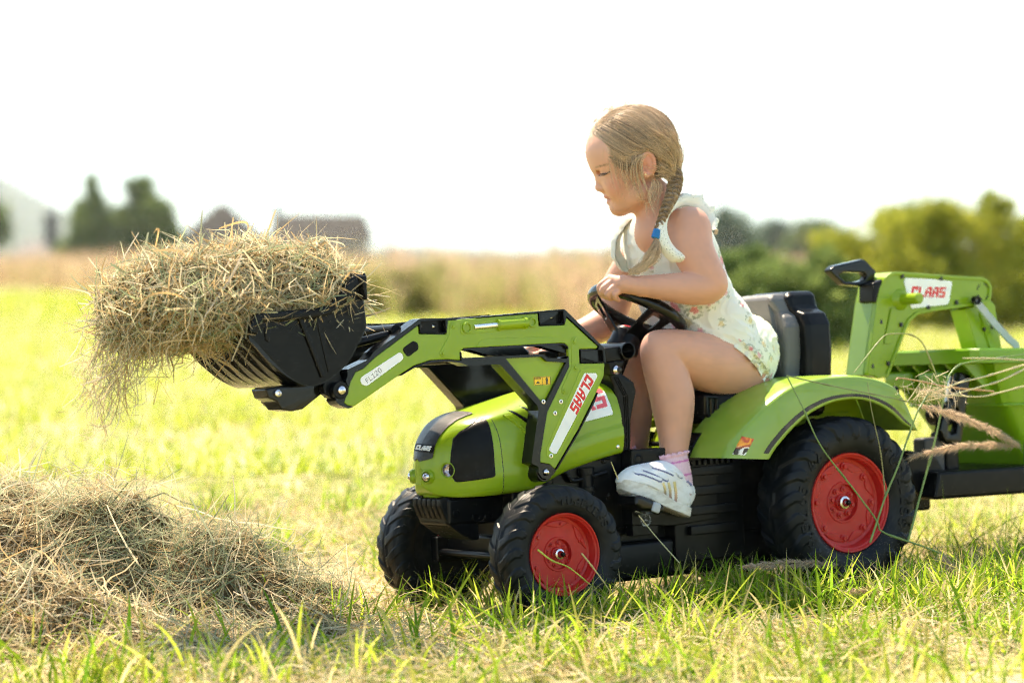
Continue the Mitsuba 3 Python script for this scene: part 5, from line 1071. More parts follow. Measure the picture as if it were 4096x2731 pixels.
SF = [(p_, r_, k_) for p_, r_, k_ in zip([(.5001,4.8353,.4936),(.5153,4.8545,.4623),(.4888,4.8091,.4728),(.5045,4.8342,.4369),(.4716,4.7933,.4864),(.4788,4.7952,.4474),(.4503,4.7697,.5087),(.5246,4.8853,.483),(.4652,4.7911,.5123),(.5165,4.8648,.4294)], [.009, .008, .007, .008, .007, .008, .006, .007, .006, .007], ['gold', 'gold', 'pink', 'gold', 'rose', 'gold', 'pink', 'gold', 'gold', 'pink'])]
add(f'{PK}__shorts', shorts, 'mat_cotton', True, color=cloth_colors(shorts.vertices, 8, (.72, .72, .58), SF), label='cream floral bloomer shorts')
def frill(center_line, outd, width, waves, amp, thick=.0014, closed=True, n=260, rows=7, bulge=.004, seed=0):
    """a gathered strip: its inner edge on the line, widening along outd with waves"""
    L = resample(center_line, n, closed) if closed else spline(center_line, n); O = np.array([outd(p) if callable(outd) else outd for p in L]); O /= np.linalg.norm(O, axis=1, keepdims=True)
    t = np.roll(L, -1, 0) - np.roll(L, 1, 0) if closed else np.gradient(L, axis=0); t /= np.linalg.norm(t, axis=1, keepdims=True); N = np.cross(t, O)
    ph = np.arange(n) / n * 2 * np.pi * waves + 1.3 * np.sin(np.arange(n) / n * 2 * np.pi * 3 + seed) ; wv = np.sin(ph) + .5 * np.sin(2.3 * ph + seed)
    rows_ = np.linspace(0, 1, rows); V = []
    for sgn in (1, -1):
        for r in rows_[::sgn]:
            V.append(L + O * (width * r) + N * (amp * wv * r ** 1.3 + bulge * math.sin(math.pi * r))[:, None] + N * sgn * thick)
    m = np.stack(V, 1).reshape(-1, 3); return out(tm(m, grid_faces(n, 2 * rows, closed, True)))
be = shorts.edges[trimesh.grouping.group_rows(shorts.edges_sorted, require_count=1)]; bv_ = shorts.vertices[np.unique(be)]; lb_ = (bv_ - TT) @ TR
bv_ = bv_[(lb_[:, 1] > .0) & (np.abs((bv_ - HC0) @ hn) < .03)]; ctr_ = bv_.mean(0); an_ = np.arctan2((bv_ - ctr_) @ hy_, (bv_ - ctr_) @ hx_); o_ = np.argsort(an_); rr_ = np.hypot((bv_ - ctr_) @ hy_, (bv_ - ctr_) @ hx_)
ta_ = np.linspace(-np.pi, np.pi, 73)[:-1]; rd_ = np.array([np.percentile(rr_[np.abs((an_ - a_ + np.pi) % (2 * np.pi) - np.pi) < .18], 80) if (np.abs((an_ - a_ + np.pi) % (2 * np.pi) - np.pi) < .18).any() else np.median(rr_) for a_ in ta_])
rd_ = (rd_ + np.roll(rd_, 1) + np.roll(rd_, -1)) / 3 - .002
hemline = ctr_ - hn * .004 + (rd_ * np.cos(ta_))[:, None] * hx_ + (rd_ * np.sin(ta_))[:, None] * hy_
fr1 = frill(hemline, lambda p: hn * .75 - (p - ctr_) / np.linalg.norm(p - ctr_) * .30, .019, 19, .0042, seed=2)
add(f'{PK}__shorts__hem_frill', fr1, 'mat_cotton', True, color=cloth_colors(fr1.vertices, 4, (.74, .74, .64), SF))
# eyelet shoulder frills
FSH = np.array([-.015, .060, -.010])
IN = np.array([(-.3967,.128,.6719),(-.3695,.128,.6796),(-.3548,.128,.6911),(-.3469,.126,.7067),(-.3461,.122,.7237),(-.3528,.117,.7407),(-.3666,.11,.755),(-.3901,.1,.7658),(-.4139,.094,.7705),(-.4313,.096,.7656),(-.4422,.104,.753),(-.4458,.112,.7382),(-.4437,.122,.722),(-.4411,.128,.7132)])
OU = np.array([(-.4042,.128,.6535),(-.3798,.126,.6557),(-.3484,.12,.6624),(-.331,.115,.6826),(-.3248,.11,.7068),(-.3317,.104,.7322),(-.3527,.096,.7577),(-.3834,.084,.7793),(-.4246,.074,.7924),(-.4639,.078,.7931),(-.4789,.09,.7677),(-.4781,.102,.7412),(-.4692,.116,.722),(-.4617,.126,.7101)])
EY = []
def shoulder_frill(s):
    a, b = (IN, OU) if s > 0 else (mirror(IN) + FSH, mirror(OU) + FSH); n, rows = 220, 11
    a, b = spline(to_w(a), n), spline(to_w(b), n); mid = (a + b) / 2; t = np.gradient(mid, axis=0); t /= np.linalg.norm(t, axis=1, keepdims=True)
    o = b - a; N = np.cross(t, o); N /= np.linalg.norm(N, axis=1, keepdims=True)
    N *= np.sign((N * (TR[:, 1] * s)).sum(1) + 1e-9)[:, None]
    u = np.linspace(0, 1, n); g = np.clip((u - .45) / .3, 0, 1)
    wv = (np.sin(u * 2 * np.pi * 10) + .4 * np.sin(u * 2 * np.pi * 23 + 1)) * (.0008 + .0026 * g); V = []
    for sg in (1, -1):
        for r in np.linspace(0, 1, rows)[::sg]:
            V.append(a + o * r + N * (.0135 * math.sin(math.pi * min(1, r * 1.02)) ** .7 + wv * r + sg * .0012)[:, None] + o / np.linalg.norm(o, axis=1, keepdims=True) * (wv * .7 * r)[:, None])
    m = out(tm(np.stack(V, 1).reshape(-1, 3), grid_faces(n, 2 * rows, False, True)))
    c = np.tile(np.array([[.76, .76, .68]]), (len(m.vertices), 1))
    k = f'{PK}__blouse__shoulder_frill'; k = add(k, m, 'mat_cotton', True, color=c)
    hs = []; hd = lathe([(0, .0004), (.0009, .0003), (.0009, -.0006), (0, -.0006)], 7)
    for i in range(4, n - 4, 5):
        for r in (.3, .45, .6):
            ii = min(n - 1, i + (2 if r == .45 else 0)); p_ = a[ii] + o[ii] * r + N[ii] * (.0135 * math.sin(math.pi * r) ** .7 + wv[ii] * r + .0013); hs.append(at(align(hd, N[ii]), *p_))
    add(k + '__eyelet', cat(hs), 'mat_eyelet', False); labels[f'{k}__eyelet'] = {'label': 'rows of punched eyelet holes in the frill', 'kind': 'stuff'}
mat('mat_eyelet', (.24, .22, .16), .9)
shoulder_frill(1); shoulder_frill(-1)
mat('mat_cotton_plain', (.76, .75, .70), .85, sheen=.4, specular=.1)

# ---- socks and shoes (in the tractor's frame)
def foot(s):
    mv = (lambda m: m) if s > 0 else (lambda m: at(flipy(m), -.005, .05, .01))
    F2 = Field((-.42, .075, .12), (-.16, .195, .34), .0016)
    lg = np.array([(-.33,.118,.2853),(-.3316,.119,.2716),(-.3332,.121,.2545),(-.3359,.123,.2373),(-.3397,.125,.2201)])
    F2.chain(lg, [.0305, .0305, .031, .030, .027], .01, 12)
    sock = F2.mesh(1); v = sock.vertices; top = lg[0]; up_ = lg[0] - lg[2]; up_ /= np.linalg.norm(up_); hgt = (v - lg[0]) @ up_
    sock.update_faces((hgt < -.004)[sock.faces].all(1)); sock.remove_unreferenced_vertices(); v = sock.vertices; hgt = (v - lg[0]) @ up_
    band = ((hgt < -.013) & (hgt > -.017)) | ((hgt < -.040) & (hgt > -.044)); c = np.where(band[:, None], [[.58, .20, .45]], [[.72, .50, .60]]); c = c * (.94 + .1 * (np.sin(np.arctan2(v[:, 1] - lg[0][1], v[:, 0] - lg[0][0]) * 60) > 0))[:, None]
    sk = add(f'{PK}__sock', mv(sock), 'mat_cotton', True, True, color=c, label=None)
    ca_ = lg[0] - up_ * .005; a1 = np.cross(up_, [0, 1, 0]); a1 /= np.linalg.norm(a1); a2 = np.cross(up_, a1)
    ring_ = np.array([ca_ + .0305 * (math.cos(t) * a1 + math.sin(t) * a2) for t in np.linspace(0, 2 * np.pi, 60)[:-1]])
    f_ = frill(ring_, lambda p: (p - ca_) * 12 + up_ * .7, .009, 17, .0022, .0009, seed=1, bulge=.001)
    add(sk + '__frill', mv(f_), 'mat_cotton', True, True, color=np.tile([[.74, .48, .60]], (len(f_.vertices), 1)))
    # shoe: sole lofted along the foot, upper from a field cut by the sole line
    TOP = np.array([(-.1898,.2432),(-.1942,.2487),(-.2121,.2432),(-.2421,.2326),(-.272,.2178),(-.302,.2003),(-.3325,.1877),(-.3551,.1808)]); BOT = np.array([(-.1901,.2315),(-.1949,.2269),(-.2106,.219),(-.2406,.2092),(-.2705,.1943),(-.2968,.1838),(-.3253,.173),(-.3505,.1639)])
    n = 60; tp_, bt_ = spline(TOP, n), spline(BOT, n); uu = np.linspace(0, 1, n)
    hw = np.interp(uu, [0, .02, .06, .14, .25, .38, .52, .7, .86, .95, .985, 1], [.004, .012, .0205, .0275, .0315, .0325, .0305, .0275, .0265, .022, .016, .008]); yc = np.interp(uu, [0, .3, 1], [.141, .137, .131])
    sec = [(-1, 1), (-.97, 1), (0, 1), (.97, 1), (1, 1), (1.02, .9), (1.02, .12), (.98, 0), (0, 0), (-.98, 0), (-1.02, .12), (-1.02, .9)]
    V = np.array([[[bt_[i, 0] * (1 - b) + tp_[i, 0] * b, yc[i] + a * hw[i], bt_[i, 1] * (1 - b) + tp_[i, 1] * b] for a, b in sec] for i in range(n)])
    k_ = len(sec); Fc = np.vstack([grid_faces(n, k_, False, True)] + [np.array([[r0 + 0, r0 + i, r0 + i + 1] for i in range(1, k_ - 1)]) for r0 in (0, (n - 1) * k_)])
    shoe = f'{PK}__shoe' if s > 0 else f'{PK}__shoe_001'
    add(shoe + '__sole', mv(out(tm(V.reshape(-1, 3), Fc))), 'mat_sole', 35, True)
    V2 = V.copy(); V2[..., 2] = V2[..., 2] - .0
    tread = cat([at(rbox((bt_[i, 0] - .0016, yc[i] - hw[i] * .86, bt_[i, 1] - .0028), (bt_[i, 0] + .0016, yc[i] + hw[i] * .86, bt_[i, 1] + .002), .0006, 4), 0, 0, 0) for i in range(5, 56, 2)])
    add(shoe + '__sole_tread', mv(tread), 'mat_sole_dark', False, True); labels[shoe + '__sole_tread'] = {'label': 'worn ridges under the shoe sole', 'kind': 'stuff'}
    F2 = Field((-.42, .07, .12), (-.14, .20, .34), .0016)
    up_pts = np.array([(-.2035,.14,.2414),(-.2283,.138,.2421),(-.2544,.136,.2435),(-.2814,.133,.2449),(-.309,.129,.2428),(-.327,.127,.2245),(-.345,.127,.2112)])
    F2.chain(up_pts, [.0185, .0245, .0285, .0305, .0315, .029, .0265], .012, 30)
    F2.cone(up_pts[1], [tp_[22, 0], yc[22], tp_[22, 1] + .004], .024, .028, .02); F2.cone([tp_[22, 0], yc[22], tp_[22, 1] + .004], [tp_[50, 0], yc[50], tp_[50, 1] + .006], .0285, .0225, .02)
    cut_l = tp_.copy()
    def under(P): return (np.interp(P[..., 0], cut_l[::-1, 0], cut_l[::-1, 1]) - P[..., 2]) - .001
    F2.put(under, F2.lo, F2.lo + (F2.n - 1) * F2.h, 0, 'keep')
    op = np.array([(-.3364,.118,.2866),(-.3345,.12,.2629),(-.3449,.123,.2469),(-.3486,.124,.233)]); 
    F2.chain_cut = [F2.cone(op[i], op[i + 1], r0, r1, .003, 'cut') for i, (r0, r1) in enumerate(((.05, .035), (.035, .0275), (.0275, .022)))]
    upm = F2.mesh(1); add(shoe + '__upper', mv(upm), 'mat_leather', True, True)
    hv_, hn_ = upm.vertices, upm.vertex_normals; q = hn_[:, 1] > .12
    yi, yn = LinearNDInterpolator(hv_[q][:, [0, 2]], hv_[q][:, 1]), NearestNDInterpolator(hv_[q][:, [0, 2]], hv_[q][:, 1])
    def patch(pts, lift, mt, name, r=.0012, thick=.004):
        p = rnd(pts, r); ext = resample(np.array(p.exterior.coords)[:-1], max(20, int(p.length / .0015)), True); b = p.bounds; import shapely
        g = np.stack(np.meshgrid(np.arange(b[0], b[2], .0015), np.arange(b[1], b[3], .0015), indexing='ij'), -1).reshape(-1, 2); g = g[shapely.contains_xy(p.buffer(-.001), g[:, 0], g[:, 1])]
        from scipy.spatial import Delaunay
        P_ = np.vstack([ext, g]); tri = Delaunay(P_).simplices; tri = tri[shapely.contains_xy(p, *P_[tri].mean(1).T)]
        y = yi(P_); y = np.where(np.isnan(y), yn(P_), y); ne = len(ext); T3 = np.stack([P_[:, 0], y + lift, P_[:, 1]], 1); Lw = np.stack([ext[:, 0], y[:ne] - thick, ext[:, 1]], 1)
        fl__ = np.cross(T3[tri[:, 1]] - T3[tri[:, 0]], T3[tri[:, 2]] - T3[tri[:, 0]])[:, 1] < 0; tri[fl__] = tri[fl__][:, ::-1]; i = np.arange(ne); j = (i + 1) % ne
        return add(f'{shoe}__{name}', mv(tm(np.vstack([T3, Lw]), np.vstack([tri, quads(i, i + len(T3), j + len(T3), j)]))), mt, 35, True)
    if s > 0:
        for pp in ([(-.2113,.2638),(-.2185,.2658),(-.2344,.2596),(-.2504,.2526),(-.2688,.2459),(-.266,.2411),(-.2599,.2419),(-.244,.2497),(-.2261,.2574),(-.2141,.2594)], [(-.2287,.2659),(-.237,.2686),(-.255,.2607),(-.2729,.2519),(-.2869,.245),(-.2835,.2402),(-.2764,.242),(-.2585,.252),(-.2426,.2599)], [(-.2488,.2691),(-.2592,.2712),(-.2813,.2638),(-.3036,.2555),(-.3235,.2481),(-.3226,.244),(-.3152,.2428),(-.3031,.2488),(-.281,.2588),(-.2629,.2659)]):
            patch(np.array(pp) + [-.0012, -.0032], .0016, 'mat_lining', 'strap_edge'); patch(pp, .0030, 'mat_leather', 'strap')
        for pp in ([(-.2689,.237),(-.274,.2372),(-.2804,.2236),(-.2822,.2103),(-.2764,.2101),(-.2742,.2232)], [(-.2833,.2365),(-.2889,.2368),(-.2947,.2208),(-.2971,.203),(-.2914,.2022),(-.2884,.2205)], [(-.2992,.2365),(-.305,.2369),(-.3096,.218),(-.3102,.1974),(-.3045,.1969),(-.3038,.2176)]): patch(pp, .0013, 'mat_irid', 'side_stripe', .0006)
        patch([(-.3366,.2345),(-.344,.236),(-.3511,.2326),(-.3514,.2207),(-.3439,.217),(-.3368,.2218)], .0025, 'mat_lining', 'heel_collar', .002, .02)
        patch([(-.3411,.2169),(-.3487,.2175),(-.3464,.2075),(-.3422,.207)], .0015, 'mat_tab', 'heel_tab', .001)
        for pp in ([(-.239,.2417),(-.2439,.2481),(-.2455,.2413),(-.2457,.2279),(-.2367,.231)], ): patch(pp, .0009, 'mat_leather', 'toe_seam', .001)
mat('mat_sole', proc(lambda p, n, uv: mix((.56, .53, .47), (.68, .66, .61), smoothstep(.3, .65, fbm(p.x * 90, p.y * 90, p.z * 160, 3)))), .6)
mat('mat_sole_dark', proc(lambda p, n, uv: mix((.22, .17, .11), (.48, .42, .33), fbm(p.x * 90, p.y * 90, p.z * 90, 3))), .7)
mat('mat_leather', dusty((.74, .74, .75), (.58, .56, .53), 90, .45), .42, bump=(lambda p, n, uv: fbm(p.x * 700, p.y * 700, p.z * 700, 2), .0004, 3e-4), specular=.4)
mat('mat_lining', (.20, .21, .36), .8)
mat('mat_tab', (.50, .36, .33), .4)
mat('mat_irid', proc(lambda p, n, uv: mix((.50, .33, .32), mix((.62, .56, .34), (.52, .62, .62), smoothstep(.24, .27, p.z)), smoothstep(.208, .238, p.z + .012 * noise(p.x * 500, p.y * 500, p.z * 500)))), .25, metallic=.45)
foot(1); foot(-1)

# ---- hair: a skull cap, strands combed back to the plait, loose wisps
rng = np.random.default_rng(11)
leaf('mat_hair_leaf', .5, .4)
mat('mat_hair', VC, .36, specular=.55, sheen=.2)
SB = mikit.ply
def strands(paths, r, cols, sides=3, taper=.35, root=1.0):
    """many polylines of equal length as thin prisms in one mesh"""
    P = np.asarray(paths, float); N, S = P.shape[:2]
    t = np.gradient(P, axis=1); t /= np.linalg.norm(t, axis=2, keepdims=True) + 1e-12
    ref = np.where(np.abs(t[..., 2:3]) < .9, np.array([0, 0, 1.]), np.array([0, 1., 0])); a = np.cross(t, ref); a /= np.linalg.norm(a, axis=2, keepdims=True) + 1e-12; b = np.cross(t, a)
    rr = np.broadcast_to(np.asarray(r, float).reshape(-1, 1) if np.ndim(r) else r, (N, S)) * np.interp(np.linspace(0, 1, S), [0, .18, .7, 1], [root, 1, .9, taper])[None]
    an = np.arange(sides) * 2 * np.pi / sides
    V = P[:, :, None] + rr[..., None, None] * (np.cos(an)[None, None, :, None] * a[:, :, None] + np.sin(an)[None, None, :, None] * b[:, :, None])
    f = grid_faces(S, sides, False, True); Fm = (f[None] + (np.arange(N) * S * sides)[:, None, None]).reshape(-1, 3)
    return tm(V.reshape(-1, 3), Fm), np.repeat(np.asarray(cols), S * sides, 0)
HR = np.array([.0895, .0735, .0812])                       # hair ellipsoid in the head's frame (ahead, left, up)
def hp(q): return HX + (np.asarray(q) * HR) @ HA
def toh(p): return ((np.asarray(p) - HX) @ HA.T) / HR
H_ = Field(HX - .16, HX + .16, .0022)
H_.ell(HX, HR - .0015, HA, .01)
H_.ell([(.1933,4.8,.8737)][0], (.0446, .0580, .0498), HA, .03)
nape = pt(852, 610, .030)
H_.chain([pt(765, 470, .030), pt(812, 545, .034), nape], [.031, .020, .0135], .03)
H_.chain([pt(765, 470, -.030), pt(812, 545, -.034), pt(852, 610, -.030)], [.031, .020, .0135], .03)
# free the face and the ears: everything ahead of the hair line
HLX, HLY = [130, 270, 325, 375, 440, 478, 520, 640, 760, 900], [225, 262, 365, 468, 548, 640, 702, 728, 765, 800]
def face_keep(P):
    px = 578 + (P[..., 0] - HX[0]) / .0002849; py = 415 - (P[..., 2] - HX[2]) / .0002849
    return (np.interp(py, HLX, HLY) - px) * .0002
H_.put(face_keep, H_.lo, H_.lo + (H_.n - 1) * H_.h, 0, 'keep')
for s in (1, -1): H_.ell(pt(662, 560, s * .075), (.019, .03, .030), HA, .006, 'cut')
cap = H_.mesh(1); del H_
hc = np.array([.11, .068, .038]); hv = cap.vertices; st_n = meshkit.fbm(np.stack([hv[:, 1] * 700, hv[:, 2] * 500, hv[:, 0] * 60], 1), 2, 2)
add(f'{PK}__hair', cap, 'mat_hair', True, color=hc * (.65 + .6 * st_n)[:, None], label='dark blond hair combed back into a plait')
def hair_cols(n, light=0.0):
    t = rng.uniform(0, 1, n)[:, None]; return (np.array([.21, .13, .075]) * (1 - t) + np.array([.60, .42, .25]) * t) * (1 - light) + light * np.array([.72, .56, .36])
S = 18; paths = []
prng = rng
for s in (1, -1):
    g = toh(pt(850, 590, s * .036)); nS = 1900 if s > 0 else 700
    for _ in range(nS):
        u_ = rng.uniform()
        if u_ < .5:                                       # from the parting and the crown
            a_ = rng.uniform(-.75, .95); d = np.array([math.sin(a_) * .98, s * rng.uniform(.0, .10), math.cos(a_)])
        else:                                             # from the hair line at temple and forehead
            py_ = 282 + 125 * rng.uniform() ** .8; px_ = np.interp(py_, HLX, HLY) + rng.normal(0, 24); d = ((np.array([(px_ - 578), 0, -(py_ - 415)]) * .0002849) @ HA.T) / HR; d[1] = s * math.sqrt(max(.02, 1 - d[0] ** 2 - d[2] ** 2))
        d /= np.linalg.norm(d); e = g / np.linalg.norm(g); om = math.acos(np.clip(d @ e, -1, 1)); t_ = np.linspace(0, 1, S)
        q_ = (np.sin((1 - t_) * om)[:, None] * d + np.sin(t_ * om)[:, None] * e) / math.sin(om)
        low = np.sin(np.pi * t_) * rng.uniform(-.05, .10); q_[:, 2] -= low; q_ /= np.linalg.norm(q_, axis=1, keepdims=True)
        rad_ = 1.0 + rng.uniform(-.012, .022) + .012 * np.sin(t_ * rng.uniform(4, 9) + rng.uniform(0, 6)) * .5; q_ *= np.asarray(rad_)[:, None]
        q_ *= (1 + .07 * np.clip(q_[:, 0] - .35, 0, 1) * np.clip(q_[:, 2] + .2, 0, 1))[:, None]; end = (np.linalg.norm(g) - 1) * t_ ** 3; q_ *= (1 + end)[:, None]
        ear = np.array([-.02, s * .95, -.28])
        p_ = hp(q_); eq = pt(668, 545, s * .07); dx_ = (p_[:, 0] - eq[0]) / .0225; lift_ = eq[2] + .0295 * np.sqrt(np.clip(1 - dx_ ** 2, 0, 1)) + rng.uniform(0, .004)
        p_[:, 2] = np.where((np.abs(dx_) < 1) & (p_[:, 2] > eq[2] - .03), np.maximum(p_[:, 2], lift_), p_[:, 2]); z_ = p_[:, 2].copy(); z_[1:-1] = (z_[:-2] + z_[1:-1] + z_[2:]) / 3; p_[:, 2] = z_
        paths.append(p_)
paths = np.array(paths); m_, c_ = strands(paths, rng.uniform(.0006, .0011, len(paths)), hair_cols(len(paths), .0), root=.25); add(f'{PK}__hair__combed_strands', m_, 'mat_hair', True, color=c_)
labels[f'{PK}__hair__combed_strands'] = {'label': 'combed back strands of blond hair', 'kind': 'stuff'}
# plait over the near shoulder
BL = spline([pt(845, 575, .034), pt(862, 640, .045), pt(848, 720, .062), pt(818, 790, .080), pt(775, 880, .096), pt(742, 960, .104), pt(722, 1025, .108)], 120)
tb_ = np.gradient(BL, axis=0); tb_ /= np.linalg.norm(tb_, axis=1, keepdims=True); lat = np.cross(tb_, HL_); lat /= np.linalg.norm(lat, axis=1, keepdims=True); dep = np.cross(lat, tb_)
wd_ = np.interp(np.linspace(0, 1, 120), [0, .25, .6, 1], [.0135, .0125, .0095, .0055]); sarc = np.linspace(0, 1, 120)
plait, pcol = [], []
for j in range(3):
    ph = 2 * np.pi * (sarc * 4.6 + j / 3); off = lat * (wd_ * .62 * np.sin(ph))[:, None] + dep * (wd_ * .42 * np.sin(2 * ph))[:, None]
    for _ in range(170):
        r_, a_ = math.sqrt(rng.uniform()) * .62, rng.uniform(0, 6.28); tw = a_ + sarc * 6
        plait.append((BL + off + lat * (wd_ * r_ * np.cos(tw))[:, None] + dep * (wd_ * r_ * np.sin(tw))[:, None] + rng.normal(0, .0003, 3))[::2]); pcol.append(hair_cols(1)[0] * .7)
m_, c_ = strands(plait, .0006, pcol); add(f'{PK}__hair__plait', m_, 'mat_hair', True, color=c_); labels[f'{PK}__hair__plait'] = {'label': 'plait hanging in front of the shoulder', 'kind': 'stuff'}
tie = cat([tube(np.array([BL[-1] + (k_ - 1.5) * .0042 * tb_[-1] + .0064 * (math.cos(a_) * lat[-1] + math.sin(a_) * dep[-1]) for a_ in np.linspace(0, 2 * np.pi, 20)]), .0030, 8, False) for k_ in range(4)])
mat('mat_tie', (.02, .16, .42), .8); add(f'{PK}__hair__tie', tie, 'mat_tie', True, label='blue hair tie')
paths = []
for _ in range(620):
    a0 = rng.uniform(0, 6.28); r0 = math.sqrt(rng.uniform()); fan = rng.normal(0, 1) * .6
    e_ = np.array([pt(722, 1050, .110), pt(708 + 14 * fan, 1120, .117), pt(665 + 26 * fan + rng.normal(0, 6), 1205, .121), pt(600 + 40 * rng.uniform(-1, 1) - 18 * fan, 1262 + 16 * fan + rng.normal(0, 8), .123), pt(545 + rng.uniform(-25, 50), 1285 + 12 * fan + rng.normal(0, 9), .125)])
    wv_ = np.array([.6, 1.3, 1.2, .6, .2])[:, None] * .0055 * r0; paths.append(spline(e_ + wv_ * (math.cos(a0) * lat[-1] + math.sin(a0) * dep[-1]), 12))
m_, c_ = strands(paths, .0005, hair_cols(620, .12)); add(f'{PK}__hair__tail', m_, 'mat_hair', True, color=c_); labels[f'{PK}__hair__tail'] = {'label': 'loose brush of hair below the blue tie', 'kind': 'stuff'}
# wisps at the temple and cheek, fly-away hairs on the crown
gd = [np.array([pt(*q) for q in g_]) for g_ in (
    [(470, 260, .050), (430, 380, .060), (455, 560, .062), (500, 700, .060), (560, 850, .056)], [(480, 280, .055), (480, 420, .066), (505, 600, .068), (560, 740, .066), (600, 830, .062)], [(520, 300, .060), (540, 480, .072), (550, 640, .072), (545, 760, .066), (560, 800, .064)],
    [(560, 330, .064), (575, 500, .075), (585, 640, .074), (640, 790, .066), (735, 890, .070)], [(600, 420, .070), (600, 560, .077), (620, 680, .074), (690, 820, .070), (720, 900, .076)], [(690, 640, .074), (700, 690, .073), (680, 760, .072), (710, 850, .075), (745, 900, .085)],
    [(400, 240, .040), (385, 330, .050), (392, 440, .055), (388, 520, .052), (392, 560, .046)], [(660, 470, .078), (610, 520, .080), (600, 620, .076), (640, 720, .074), (650, 770, .070)], [(700, 620, .073), (735, 700, .070), (705, 790, .070), (680, 830, .070), (690, 960, .078)])]
paths = []
for g_ in gd:
    for _ in range(17):
        f_ = rng.normal(0, 1, 3) * np.array([.0062, .0018, .0022]); q_ = spline(g_ + f_ * np.linspace(.4, 1.7, 5)[:, None] + rng.normal(0, .0013, (5, 3)), 40); c0_ = rng.integers(0, 6); paths.append(resample(q_[c0_:c0_ + rng.integers(20, 35)], 16))
for _ in range(34):                                       # messy backlit loops above the forehead
    a_ = rng.uniform(-.1, .85); d = np.array([math.sin(a_), rng.uniform(.0, .75), math.cos(a_)]); d /= np.linalg.norm(d); st0 = hp(d * 1.02); up__ = (d / HR) @ HA; up__ /= np.linalg.norm(up__); sd = np.cross(up__, rng.normal(size=3)); sd /= np.linalg.norm(sd); t_ = np.linspace(0, 1, 16)[:, None]; L_ = rng.uniform(.02, .05)
    paths.append(st0 + sd * L_ * (t_ + .25 * np.sin(t_ * 5)) + np.cross(up__, sd) * L_ * .35 * np.sin(t_ * rng.uniform(2, 5)) + up__ * .007 * np.sin(t_ * 3.1))
for g_ in ([(640, 400, .082), (720, 440, .078), (790, 490, .070), (838, 550, .058), (850, 610, .048)], [(690, 330, .078), (790, 390, .068), (856, 470, .056), (868, 550, .046), (854, 620, .042)], [(695, 570, .076), (745, 590, .073), (800, 605, .065), (838, 625, .054), (850, 660, .052)], [(760, 300, .062), (850, 390, .048), (884, 480, .036), (882, 560, .032), (858, 630, .036)]):
    g3 = np.array([pt(*v_) for v_ in g_])
    for _ in range(75):
        q_ = spline(g3 + rng.normal(0, 1, 3) * np.array([.0060, .0012, .0066]) * np.linspace(1.5, .35, 5)[:, None] + rng.normal(0, .0008, (5, 3)), 40); paths.append(resample(q_[rng.integers(0, 17):], 16))
nW = len(paths)
for _ in range(260):                                      # crown: short broken hairs catching the sun
    a_ = rng.uniform(-.9, .85); d = np.array([math.sin(a_), rng.uniform(-.35, .55), math.cos(a_)]); d /= np.linalg.norm(d); L_ = rng.uniform(.012, .042); dr_ = rng.normal(0, 1, 3) + np.array([.5, 0, 0]); dr_ -= d * (dr_ @ d) * .75
    st0 = hp(d * 1.0); dv = (dr_ / np.linalg.norm(dr_)) @ HA; up__ = (d / HR) @ HA; up__ /= np.linalg.norm(up__); t_ = np.linspace(0, 1, 16)[:, None]
    paths.append(st0 + dv * L_ * t_ + up__ * (.010 * np.sin(t_ * 2.6) * rng.uniform(.1, 1.0)) + rng.normal(0, .003, 3) * t_ ** 2)
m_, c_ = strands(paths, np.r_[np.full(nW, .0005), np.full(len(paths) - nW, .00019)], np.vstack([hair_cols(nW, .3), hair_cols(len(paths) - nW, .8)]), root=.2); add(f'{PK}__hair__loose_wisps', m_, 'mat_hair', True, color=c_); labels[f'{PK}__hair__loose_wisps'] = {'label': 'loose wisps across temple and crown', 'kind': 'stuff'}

# ================================================================ hay, grass, stalks
rng = np.random.default_rng(21)
def ribbons(P, W, N, cols, taper=(.6, 1, .9, .25), bias=None):
    """N x S x 3 centre lines as flat ribbons of width W whose flat side faces N"""
    n, S = P.shape[:2]; t = np.gradient(P, axis=1); side = np.cross(t, N[:, None]); side /= np.linalg.norm(side, axis=2, keepdims=True) + 1e-9
    w = (W[:, None] * np.interp(np.linspace(0, 1, S), np.linspace(0, 1, len(taper)), taper)[None] * .5)[..., None]
    V = np.stack([P - side * w, P + side * w], 2).reshape(-1, 3)
    i = np.arange(S - 1) * 2; f = np.vstack([np.stack([i, i + 1, i + 3], 1), np.stack([i, i + 3, i + 2], 1)])
    return V, (f[None] + (np.arange(n) * 2 * S)[:, None, None]).reshape(-1, 3), np.repeat(cols, 2 * S, 0)
STRAW = np.array([[.66, .53, .33], [.79, .69, .48], [.50, .37, .19], [.46, .46, .29], [.33, .38, .22], [.70, .60, .45], [.55, .37, .17]])
def straw_cols(n, green=.25):
    k = rng.choice(7, n, p=[.26, .20, .14, .40 * green + .05, .36 * green + .02, .0, .0] / np.sum([.26, .20, .14, .40 * green + .05, .36 * green + .02]) * (.88) + np.array([0, 0, 0, 0, 0, .08, .04]))
    return STRAW[k] * rng.uniform(.75, 1.2, (n, 1))
